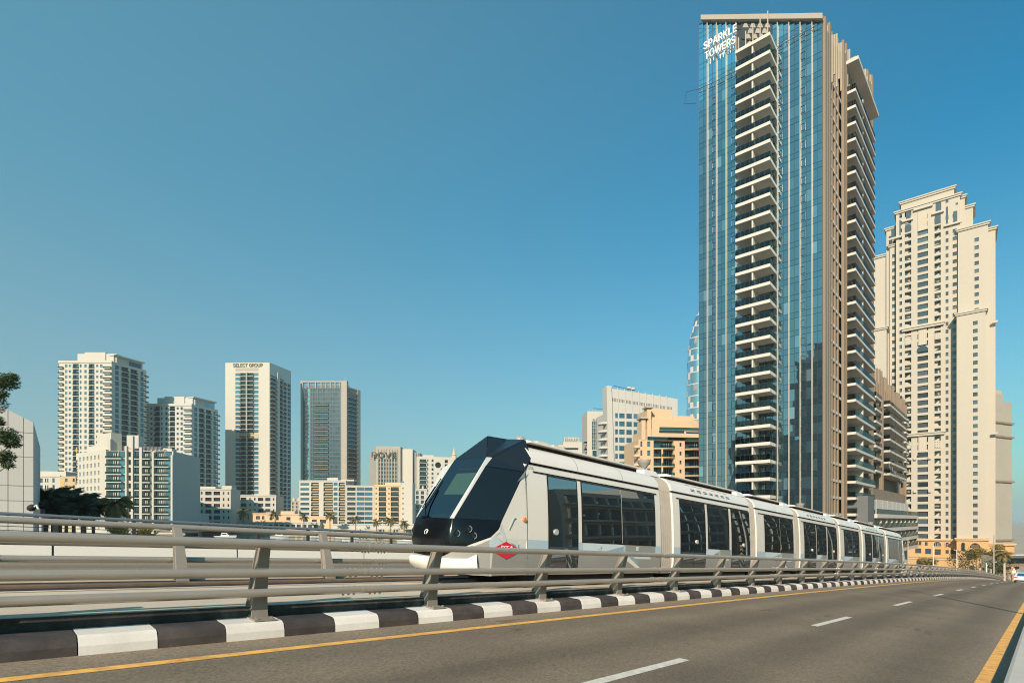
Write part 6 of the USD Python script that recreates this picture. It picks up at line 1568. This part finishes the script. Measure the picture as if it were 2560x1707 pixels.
# ================================================================ grey panelled building at the left edge
def panel_building():
    b = Bld("panelled_building", "pale grey panel clad building with a sloping roofline at the left edge", "building")
    Y = 44.0; u = np.array([1690 - 84, F]); u = u / np.linalg.norm(u)
    f = Lfr(84, Y, -u, np.array([u[1], -u[0]]))
    T, Z = f.t_at, f.z_at
    W = 30.0
    roofy = lambda t: zy(1056, Y) + (Z(0, 1013) - zy(1056, Y)) * t / T(0)
    backd = b.mb("backing_wall", "dark_grey"); backd.poly([f.pt(0, -0.12, -8), f.pt(W, -0.12, -8), f.pt(W, -0.12, roofy(W)), f.pt(0, -0.12, roofy(0))])
    ts = [0.0, T(58.5), T(20), T(-25), W]; zs = [-8.0, zy(1340, Y), zy(1252, Y), zy(1215, Y), zy(1143, Y), zy(1083, Y), 60]
    for i in range(4):
        a, c = ts[i], ts[i + 1]
        for k in range(6):
            za = zs[k]; 
            if za > roofy(c): continue
            e = 0.018
            top = [min(zs[k + 1], roofy(q)) - e for q in (a + e, c - e)]
            P = [f.pt(a + e, 0, za + e), f.pt(c - e, 0, za + e), f.pt(c - e, 0, top[1]), f.pt(a + e, 0, top[0])]
            m = MB().poly(P); m.grid([P, [p - np.append(f.n, 0) * 0.1 for p in P]], close=True); b.piece("cladding_panel", m, "panel_grey")
    w = b.mb("end_wall", "panel_grey"); D = 20
    w.poly([f.pt(0, 0, -8), f.pt(0, -D, -8), f.pt(0, -D, roofy(0)), f.pt(0, 0, roofy(0))]); b.mb("roof", "roof_grey").poly([f.pt(0, -0.12, roofy(0)), f.pt(W, -0.12, roofy(W)), f.pt(W, -D, roofy(W)), f.pt(0, -D, roofy(0))])
    b.finish()
panel_building()

# ================================================================ vegetation
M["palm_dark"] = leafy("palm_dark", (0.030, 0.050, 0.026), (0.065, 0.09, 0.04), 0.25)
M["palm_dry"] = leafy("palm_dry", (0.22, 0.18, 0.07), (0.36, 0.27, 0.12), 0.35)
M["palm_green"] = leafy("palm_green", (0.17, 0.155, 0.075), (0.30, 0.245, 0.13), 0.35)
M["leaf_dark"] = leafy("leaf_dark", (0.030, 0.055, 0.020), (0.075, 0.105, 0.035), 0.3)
M["leaf_yellow"] = leafy("leaf_yellow", (0.20, 0.15, 0.03), (0.30, 0.24, 0.06), 0.35)
M["leaf_olive"] = leafy("leaf_olive", (0.045, 0.06, 0.025), (0.12, 0.12, 0.04), 0.3)
M["bark"] = pbr("bark", (0.20, 0.15, 0.10), 0.9, var=0.25, vscale=4, bump=0.02, bscale=8)
M["bark_pale"] = pbr("bark_pale", (0.42, 0.37, 0.30), 0.9, var=0.15, vscale=3, bump=0.02, bscale=8)

def palm_meshes(seed, h, r, nf=34, leaf=0.55, droop=1.0):
    rng = random.Random(seed); tr = MB()
    lean = (rng.uniform(-.3, .3), rng.uniform(-.3, .3))
    zs = np.linspace(0, h, 9); pts = [(lean[0] * (z / h) ** 2, lean[1] * (z / h) ** 2, z) for z in zs]
    tr.tube(pts, np.linspace(0.26, 0.19, 9) * (h / 6) ** 0.3, 9)
    top = np.array(pts[-1]); tr.revolve(top + (0, 0, -0.5), [(0.2, 0), (0.38, 0.25), (0.34, 0.55), (0.1, 0.8)], 9)
    cr = MB()
    for i in range(nf):
        az = rng.uniform(0, 2 * math.pi); el = rng.uniform(-0.5, 1.35); L = r * rng.uniform(0.8, 1.1)
        d = np.array([math.cos(az), math.sin(az), 0]); side = np.array([-d[1], d[0], 0])
        n = 9; spine = []
        p = top.copy(); a = el
        for k in range(n):
            spine.append(p.copy()); p = p + (d * math.cos(a) + np.array([0, 0, 1]) * math.sin(a)) * L / n; a -= (0.20 + 0.09 * rng.random()) * droop
        spine = np.array(spine)
        for k in range(1, n):
            ll = leaf * r * 0.42 * math.sin(math.pi * (0.18 + 0.8 * k / n)) 
            ax = spine[k] - spine[k - 1]; ax /= np.linalg.norm(ax); up = np.cross(side, ax)
            for j in range(3):
                base = spine[k - 1] + (spine[k] - spine[k - 1]) * (j / 3)
                for sg in (1, -1):
                    tip = base + (side * sg * 0.85 + ax * 0.55 - up * 0.25 * sg * 0 - np.array([0, 0, 0.35])) * ll * rng.uniform(.8, 1.15)
                    w = ax * 0.035 * r * 0.5; cr.add([base - w, base + w, tip], [(0, 1, 2)])
        cr.add([spine[0] + side * .03, spine[0] - side * .03, spine[n // 2], spine[-1]], [(0, 1, 2), (0, 2, 3)])
    return tr, cr
def palm(name, label, seed, loc, h, r, mat, group=None, bark="bark", **kw):
    p = thing(name, label, "palm tree", group, loc); tr, cr = palm_meshes(seed, h, r, **kw)
    part(p, "trunk", tr, M[bark], smooth=60); part(p, "crown", cr, M[mat]); return p
# palms along the far promenade
spots = [(385, 1266, "palm in front of the glazed mid-rise, left of the lamp post"), (300, 1262, "palm at the left end of the promenade before the dark mid-rise"), (452, 1270, "palm at the right corner of the glazed mid-rise"), (527, 1272, "palm before the white and teal quayside hall"), (608, 1276, "palm before the cream villa with the stepped parapet"), (688, 1277, "palm before the sand coloured villa"), (760, 1281, "palm at the left corner of the white apartments"), (825, 1284, "palm below the balconies of the white apartments"), (889, 1290, "palm below the blue glazed end of the white apartments"), (941, 1294, "palm at the foot of the peach apartments"), (976, 1297, "palm between the peach apartments and the tram"), (1011, 1301, "last small palm before the tram nose")]
src = None
for i, (x, y, lb) in enumerate(spots):
    Y = 258.0 if x < 480 else 292.0; zt = zy(y + 8, Y); hh = 9.0
    loc = (ray(x) * Y, Y, zt - hh)
    if i == 0: src = palm("promenade_palm", lb, 21, loc, hh, 4.3, "palm_green", "palms along the far promenade", nf=34, leaf=0.42, droop=0.75)
    else: copy_of(src, "promenade_palm", lb, "palm tree", "palms along the far promenade", loc, (i * 67) % 360, 1.0 + 0.08 * ((i * 5) % 3 - 1))
# dark clump on the near bank
clump = [(112, 60, 1240, 2.5), (150, 66, 1238, 2.7), (185, 58, 1246, 2.4), (212, 63, 1240, 2.5), (234, 60, 1250, 2.1), (132, 56, 1262, 2.2), (205, 55, 1264, 2.0), (165, 72, 1232, 2.7), (98, 70, 1234, 2.4)]
lbs = ["dark palm at the left of the clump beside the grey wall", "dark palm second from the grey wall", "dark palm low in the middle of the clump", "dark palm right of the middle of the clump", "dark palm at the right end of the clump", "low dark palm in front at the left of the clump", "low dark palm in front at the right of the clump", "tallest dark palm at the back of the clump", "dark palm half hidden by the grey wall"]
srcd = None
for i, ((x, Y, y, r), lb) in enumerate(zip(clump, lbs)):
    zt = zy(y, Y); loc = (ray(x) * Y, Y, -9.5 if Y > 62 else -3.6 - 2); h = zt - loc[2] - 0.6
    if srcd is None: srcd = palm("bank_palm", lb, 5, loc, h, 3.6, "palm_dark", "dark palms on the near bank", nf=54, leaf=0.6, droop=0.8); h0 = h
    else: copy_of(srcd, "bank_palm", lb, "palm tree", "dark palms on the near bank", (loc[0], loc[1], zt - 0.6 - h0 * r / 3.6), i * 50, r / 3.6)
palm("dry_palm", "yellowish dry palm at the right end of the dark clump", 9, (ray(290) * 60, 60, -6), zy(1262, 60) + 6, 2.6, "palm_dry", None, nf=44, leaf=0.7)
for i, (x, y, lb) in enumerate(((300, 1345, "yellow leafed shrub seen between the rails below the dry palm"), (365, 1347, "smaller yellow leafed shrub right of the first below the rails"))):
    Y = 52.0; rng = random.Random(40 + i); cr, st = MB(), MB(); base = np.array([ray(x) * Y, Y, zy(y + 2, Y)])
    for k in range(70):
        a = rng.uniform(0, 6.28); el = rng.uniform(0.5, 1.5); d = np.array([math.cos(a) * math.cos(el), math.sin(a) * math.cos(el), math.sin(el)]); L = rng.uniform(1.4, 2.4); s_ = np.array([-d[1], d[0], 0]) * 0.14
        cr.add([base, base + d * L * .5 + s_, base + d * L, base + d * L * .5 - s_], [(0, 1, 2), (0, 2, 3)])
    st.tube([base - (0, 0, 3), base + (0, 0, .4)], 0.15, 6); sh = thing("shrub", lb, "shrub"); part(sh, "stem", st, M["bark"]); part(sh, "crown", cr, M["leaf_yellow"])

def leaf_cloud(mb, c, r, n, size, rng, flat=0.7):
    for _ in range(n):
        d = np.array([rng.gauss(0, 1), rng.gauss(0, 1), rng.gauss(0, 1)]); d /= np.linalg.norm(d) + 1e-9
        p = c + d * r * rng.random() ** 0.45 * np.array([1, 1, flat])
        a = np.array([rng.gauss(0, 1), rng.gauss(0, 1), rng.gauss(0, .7)]); a /= np.linalg.norm(a); b_ = np.cross(a, d); b_ /= np.linalg.norm(b_) + 1e-9
        L, W = size * rng.uniform(.7, 1.2), size * 0.27
        mb.add([p - a * L / 2, p + b_ * W / 2, p + a * L / 2, p - b_ * W / 2], [(0, 1, 2), (0, 2, 3)])
def tree(name, label, base, h, crown, leaf, mat, seed, bark="bark", n=900, cat="tree"):
    """crown: list of (dx, dy, z, radius) relative to the base"""
    rng = random.Random(seed); t = thing(name, label, cat, None, base); tr, cr = MB(), MB()
    tr.tube([(0, 0, 0), (0.05 * h * rng.uniform(-1, 1), 0, h * .35), (0, 0.03 * h, h * .6)], [h * .022, h * .018, h * .013], 8)
    tot = sum(c[3] ** 2 for c in crown)
    for (dx, dy, z, r) in crown:
        p = np.array([dx, dy, z]); st = np.array([0, 0.02 * h, h * .5]); mid = (st + p) / 2 + np.array([0, 0, .1 * h * .3])
        tr.tube([st, mid, p], [h * .008, h * .004, h * .0015], 5)
        leaf_cloud(cr, p, r, int(n * r * r / tot), leaf, rng)
        for _ in range(4):
            q = p + np.array([rng.gauss(0, .5), rng.gauss(0, .5), rng.gauss(0, .4)]) * r; tr.tube([p, q], [h * .003, h * .001], 4)
    part(t, "trunk", tr, M[bark], smooth=60); part(t, "crown", cr, M[mat]); return t
# branches of a near tree reaching in from the left
Yt = 20.0
def at_t(x, y): return np.array([ray(x) * Yt, Yt, zy(y, Yt)])
bx = np.array([ray(-330) * Yt, Yt, -7.0])
cr_ = [tuple(at_t(x, y) - bx) + (r,) for x, y, r in ((12, 955, .46), (32, 943, .22), (6, 985, .22), (10, 1090, .52), (30, 1108, .30), (8, 1142, .40), (20, 1162, .22), (-8, 1050, .25), (0, 1058, .18), (-60, 1000, .9), (-80, 1100, .9), (-110, 930, 1.1), (-70, 1190, .7))]
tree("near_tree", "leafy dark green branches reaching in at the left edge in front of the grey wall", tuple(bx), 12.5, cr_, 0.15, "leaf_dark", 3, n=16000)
# trees and palms in front of the ochre plinth at the far right
Yr = 150.0
def at_r(x, y, Y=Yr): return np.array([ray(x) * Y, Y, zy(y, Y)])
for i, (x, yb_, blobs, mat, lb) in enumerate(((2412, 1450, ((0, 1382, 3.2), (-8, 1395, 3.5), (14, 1400, 3.0), (-4, 1412, 4.0), (20, 1385, 1.6), (-26, 1398, 1.5), (2, 1425, 3.6)), "leaf_olive", "olive green street tree before the ochre plinth arches"),
        (2496, 1460, ((0, 1412, 4.2), (-14, 1420, 3.6), (14, 1425, 3.6), (4, 1402, 2.5), (-6, 1432, 4.0)), "leaf_dark", "dense dark green tree near the ochre corner"),
        (2445, 1450, ((0, 1378, 1.8), (14, 1376, 1.4), (-8, 1386, 1.6), (5, 1392, 1.5)), "leaf_yellow", "thin yellow leafed tree below the big half-round window"),
        (2494, 1440, ((-4, 1373, 1.7), (4, 1366, 1.3), (10, 1380, 1.4), (-8, 1384, 1.3)), "leaf_yellow", "yellow leafed tree beside the tall street lamp"),
        (2325, 1450, ((0, 1402, 1.6), (-14, 1402, 1.6), (12, 1404, 1.4), (-6, 1408, 1.8)), "leaf_yellow", "low yellow bushy tree before the terrace wall"))):
    base = np.array([ray(x) * Yr, Yr, -26.0]); top = zy(blobs[0][1], Yr)
    tree("plinth_tree", lb, tuple(base), top + 26, [tuple(np.array([dx / F * Yr, (i % 3 - 1) * .5 + 0.3 * k, zy(y, Yr) + 26])) + (r,) for k, (dx, y, r) in enumerate(blobs)], 0.75, mat, 60 + i, n=900)
palm("kerbside_palm", "palm with a pale trunk at the ochre corner on the far right", 33, (ray(2511) * 140, 140, -24), zy(1388, 140) + 24, 2.6, "palm_dry", None, "bark_pale", nf=30)

# ================================================================ street furniture and small things
M["lamp_grey"] = pbr("lamp_grey", (0.40, 0.38, 0.35), 0.5, metal=0.2, var=0.05)
M["lamp_white"] = pbr("lamp_white", (0.62, 0.60, 0.56), 0.5, var=0.05)
def funnel_lamp(loc, h):
    t = thing("funnel_lamp", "", "street lamp", None, loc)
    part(t, "post", MB().tube([(0, 0, 0), (0, 0, h - .55)], [.07, .045], 10), M["lamp_grey"], smooth=60)
    part(t, "funnel_head", MB().revolve((0, 0, h), [(0.045, -.6), (.06, -.42), (.27, -.14), (.275, -.06), (.30, -.03), (.30, 0), (0, .02)], 18), M["lamp_grey"], smooth=40); return t
src = None
for x, y, lb in ((1610, 1150, "grey funnel shaped street lamp over the second gap of the tram roof"), (2000, 1258, "smaller funnel shaped street lamp above the fourth tram module"), (2175, 1305, "smallest funnel shaped street lamp above the rear of the tram")):
    s = float(s_at(x, 12.6)); base = DP(12.6, s, 0.0); h = zy(y, base[1]) - base[2]
    if src is None: src = funnel_lamp(base, h); tag(src, lb, group="funnel lamps along the far side of the track"); h0 = h
    else: copy_of(src, "funnel_lamp", lb, "street lamp", "funnel lamps along the far side of the track", base - (0, 0, h0 - h), 0)
# tall road lamps on the right pavement; only their shadows reach the picture
src = None
for k, lb in enumerate(("tall road lamp on the right pavement casting the nearest pole shadow", "tall road lamp on the right pavement casting the second pole shadow", "tall road lamp on the right pavement farthest along")):
    base = DP(-1.4, 21.0 + 27 * k, 0.24)
    if src is None:
        src = thing("road_lamp", lb, "street lamp", "tall lamps on the right pavement", base)
        part(src, "post", MB().tube([(0, 0, 0), (0, 0, 8.4)], [.10, .06], 10), M["lamp_grey"], smooth=60); part(src, "base_box", MB().box(-.18, .18, -.18, .18, 0, .5), M["lamp_grey"])
        part(src, "lamp_arm", MB().tube([(0, 0, 8.2), (-.3, .25, 8.5), (-.9, .8, 8.6)], .04, 8), M["lamp_grey"]); part(src, "lantern", MB().hexa([(-.8, .65, 8.55), (-1.3, 1.1, 8.6), (-1.4, 1.0, 8.6), (-.9, .55, 8.55), (-.8, .65, 8.65), (-1.3, 1.1, 8.68), (-1.4, 1.0, 8.68), (-.9, .55, 8.65)]), M["lamp_grey"])
    else: copy_of(src, "road_lamp", lb, "street lamp", "tall lamps on the right pavement", base)
def pole(label, x, y0, y1, Y, r, mat, arms=None, name="lamp_post"):
    t = thing(name, label, "street lamp" if name == "lamp_post" else "post"); X = ray(x) * Y
    part(t, "post", MB().tube([(X, Y, zy(y1, Y)), (X, Y, zy(y0, Y))], [r, r * .7], 8), M[mat], smooth=60)
    if arms:
        for dx, ya, dy in arms:
            zA = zy(ya, Y); part(t, "lamp_arm", MB().tube([(X, Y, zA), (X + dx * .6 / F * Y, Y, zA - dy * .3 / F * Y), (X + dx / F * Y, Y, zA - dy / F * Y)], r * .35, 6), M[mat]); part(t, "lantern", MB().tube([(X + dx * .8 / F * Y, Y, zA - dy * .8 / F * Y), (X + dx * 1.15 / F * Y, Y, zA - dy * 1.1 / F * Y)], r * .8, 6), M[mat])
    return t
pole("slim pale lamp post behind the end of the tram", 2270, 1344, 1412, 70, .07, "lamp_grey", [(6, 1345, 1)])
pole("pale lamp post before the low arched wall, short arm at its top", 2333, 1361, 1420, 95, .09, "lamp_white", [(-5, 1361, 0)])
pole("pale lamp post in front of the olive street tree", 2392, 1374, 1425, 100, .10, "lamp_white", [(-6, 1374, 0)])
pole("dark double armed lamp post below the cornice of the right wing", 2484.5, 1337, 1445, 130, .16, "lamp_grey", [(-22, 1372, -1), (22, 1374, 1)])
pole("short white camera post by the end of the guard rail", 2466, 1407, 1432, 110, .14, "lamp_white", [(2, 1412, 1)], "white_post")
pole("stubby grey post right of the white camera post", 2477.5, 1422, 1436, 110, .09, "lamp_white", None, "white_post")
# flood light on a bracket at the far parapet, left
def floodlight():
    n = 22.3; s = float(s_at(103, n)); B = DP(n, s, 0); Y = B[1]; q = lambda x, y: np.array([ray(x) * Y, Y, zy(y, Y)])
    t = thing("flood_light", "dark round flood light on a grey post behind the railing at the left", "flood light")
    part(t, "post", MB().tube([q(103, 1335), q(103, 1283)], .055, 10), M["lamp_grey"], smooth=60)
    part(t, "control_box", MB().box(q(96, 0)[0], q(107, 0)[0], Y - .09, Y + .09, q(0, 1284)[2], q(0, 1272)[2]), M["dark_steel"])
    a, b = q(86, 1267), q(68, 1272); part(t, "lamp_head", MB().tube([a, a * .75 + b * .25, a * .4 + b * .6, b * .85 + a * .15, b], [.06, .11, .10, .06, .02], 14), M["gap_black"], smooth=60)
    part(t, "bracket", MB().tube([q(86, 1266), q(91, 1262), q(97, 1274)], .03, 8), M["lamp_white"])
floodlight()
# white marker lamp posts and boats on the water
def boat(label, x, y, Y, L, mat="sign_white"):
    t = thing("motor_boat", label, "boat", None, (ray(x) * Y, Y, -6.0), 8)
    hull = []
    for k, (h, w, l) in enumerate(((-.3, .55, .9), (.35, .85, .97), (.8, 1.0, 1.0))):
        hull.append([(L / 2 * l * u, 1.6 * w * (1 - max(0, u) ** 2.4) * sg, h + .25 * max(0, u)) for u, sg in [(-1, 1), (-.4, 1), (.2, 1), (.7, 1), (1, 1), (.7, -1), (.2, -1), (-.4, -1), (-1, -1)]])
    m = MB().grid(hull, close=True); m.poly(hull[-1]); part(t, "hull", m, M[mat], smooth=40)
    part(t, "cabin", MB().hexa([(-L * .2, -1.1, .8), (L * .2, -1.0, .8), (L * .2, 1.0, .8), (-L * .2, 1.1, .8), (-L * .18, -.9, 2.0), (L * .06, -.85, 2.0), (L * .06, .85, 2.0), (-L * .18, .9, 2.0)]), M[mat])
    part(t, "windshield", MB().poly([(L * .205, -.9, .95), (L * .205, .9, .95), (L * .075, .75, 1.95), (L * .075, -.75, 1.95)]), M["dark_glass"])
    part(t, "side_window", MB().poly([(-L * .15, -1.05, 1.25), (L * .1, -1.0, 1.25), (L * .04, -.93, 1.8), (-L * .14, -.96, 1.8)]), M["dark_glass"]); return t
for x, y, Y, L, lb in ((565, 1342, 236, 9, "white motor boat seen between the rails left of the third post"), (700, 1340, 240, 8, "white motor boat farther right on the water near the quay"), (790, 1316, 285, 14, "long white motor boat moored under the arcade"), (868, 1341, 232, 10, "white motor boat in the gap beside the far guard post"), (1018, 1356, 185, 7, "small white motor boat just left of the tram nose")): boat(lb, x, y, Y, L)
for i, (x, lb) in enumerate(((326, "white round lamp on the promenade at the left"), (395, "slim promenade lamp beside the third palm"), (956, "promenade lamp left of the tram nose"))):
    Y = 250.0 if x < 500 else 290.0; t = thing("promenade_lamp", lb, "street lamp", None, (ray(x) * Y, Y, -3.5)); hh = zy(1296 if x < 900 else 1304, Y) + 3.5
    part(t, "post", MB().tube([(0, 0, 0), (0, 0, hh)], .12, 6), M["lamp_white"]); part(t, "globe", MB().revolve((0, 0, hh + .3), [(0, -.45), (.4, -.25), (.5, 0), (.4, .3), (0, .5)], 10), M["lamp_white"], smooth=60)

# white car at the right edge beyond the crest, with rear towards us
def car():
    s = 104.0; n = 2.1; c = DP(n, s, 0.0); rz = math.degrees(math.atan2(CT, ST)); pitch = 0
    t = thing("white_car", "white saloon car driving away over the crest at the right edge", "car", None, c, rz)
    M["car_white"] = pbr("car_white", (0.72, 0.72, 0.70), 0.25, var=0.02, coat=0.5)
    prof = [(-2.25, .45), (-2.28, .75), (-2.2, 1.0), (-1.75, 1.06), (-1.1, 1.42), (-.2, 1.47), (.5, 1.38), (1.2, 1.02), (2.1, .88), (2.3, .6), (2.25, .35)]
    rows = []
    for y in (-.93, -.9, -.6, 0, .6, .9, .93):
        e = abs(y) / .93; rows.append([(x * (1 - .03 * e ** 4), y * (1 if z < 1.1 else (.80 if z > 1.3 else .92)), z - (.03 if e > .9 else 0)) for x, z in prof])
    m = MB().grid(rows); m.poly(rows[0]); m.poly(rows[-1]); m.poly([rows[k][0] for k in range(7)] + [rows[k][-1] for k in range(6, -1, -1)])
    part(t, "body", m, M["car_white"], smooth=35)
    part(t, "rear_window", MB().poly([(-1.74, -.62, 1.09), (-1.74, .62, 1.09), (-1.16, .58, 1.405), (-1.16, -.58, 1.405)]).add([(-1.77, -.62, 1.09), (-1.77, .62, 1.09), (-1.19, .58, 1.405), (-1.19, -.58, 1.405)], [(0, 1, 2), (0, 2, 3)]), M["dark_glass"])
    for sg in (1, -1):
        part(t, "side_window", MB().poly([(-1.3, sg * .88, 1.08), (.9, sg * .89, 1.06), (.4, sg * .78, 1.36), (-1.0, sg * .77, 1.38)]), M["dark_glass"])
        part(t, "tail_light", MB().box(-2.27, -2.18, sg * .55 if sg > 0 else -.9, .9 if sg > 0 else -.55, .84, .95), M["red"])
        for x in (-1.4, 1.4):
            w = part(t, "wheel", MB().tube([(x, sg * .72, .33), (x, sg * .94, .33)], .33, 18), M["gap_black"]); part(w, "rim", MB().tube([(x, sg * .93, .33), (x, sg * .95, .33)], .21, 14), M["silver"])
    part(t, "bumper", MB().box(-2.32, -2.1, -.85, .85, .35, .55), M["dark_steel"]); part(t, "number_plate", MB().box(-2.30, -2.27, -.26, .26, .7, .8), M["sign_white"])
car()
def warning_sign():
    Y = 84.0; X = ray(2535) * Y; t = thing("warning_sign", "red bordered triangular road sign over a blank white plate at the right edge", "road sign"); z = lambda y: zy(y, Y)
    part(t, "post", MB().tube([(X, Y + .05, z(1450)), (X, Y + .05, z(1420))], .04, 8), M["lamp_grey"])
    h = z(1417.5) - z(1424.5); tri = lambda s, d: [(X - h * .62 * s, Y - d, z(1424.5) + h * .33 * (1 - s)), (X + h * .62 * s, Y - d, z(1424.5) + h * .33 * (1 - s)), (X, Y - d, z(1424.5) + h * .33 + h * .67 * s)]
    m = MB().poly(tri(1, 0)); m.grid([tri(1, 0), tri(1, -.03)], close=True); part(t, "triangle_board", m, M["red"]); part(t, "triangle_face", MB().poly(tri(.68, .006)), M["sign_white"])
    part(t, "white_plate", MB().box(X - h * .6, X + h * .6, Y - .02, Y + .02, z(1432), z(1425)), M["sign_white"])
warning_sign()
def footbridge():
    Y = 190.0; f = Lfr(2528, Y, (1.0, .12)); t = thing("footbridge", "low grey covered footbridge crossing behind the car at the far right", "bridge"); z = lambda y: f.z_at(2545, y); W = f.t_at(2640)
    part(t, "deck", f.box(MB(), -2, W, -4, 0, z(1416), z(1408)), M["tan"]); part(t, "roof", f.box(MB(), -2, W, -4.4, .4, z(1394), z(1391)), M["dark_grey"]); part(t, "glazing", f.box(MB(), -1, W, -3.9, -.1, z(1408), z(1394)), M["far_glass"])
    part(t, "stair_tower", f.box(MB(), -2, f.t_at(2545), -9, -4.4, -27, z(1384)), M["greige"]); part(t, "tower_roof", f.box(MB(), -2.6, f.t_at(2548), -9.5, -4.4, z(1384), z(1382)), M["roof_grey"])
    for x in (2536, 2556, 2590): part(t, "pillar", f.box(MB(), f.t_at(x) - .5, f.t_at(x) + .5, -2.5, -1.5, -27, z(1416)), M["greige"])
    b, f2, z0, n = simple_block("beach_building", "pale low building in the haze beyond the footbridge", 2538, 2640, 330.0, (1.0, .1), 1386, 3.3, "plaster_cool", [(2542 + 9 * i, 2547 + 9 * i, .2, .75) for i in range(9)], zb=-40)
    b.finish()
footbridge()

# ================================================================ the air
haze_mat = usdkit.material(stage, "/World/Looks/haze_look", {"v": ("principled_volume", {"color": (0.90, 0.92, 0.94), "density": 0.00014, "anisotropy": 0.2})}, [], volume="v.volume")
single("haze", MB().box(-6200, 7200, -2200, 9200, -60, 135), haze_mat, "thin pale haze in the air over the marina", kind="stuff")
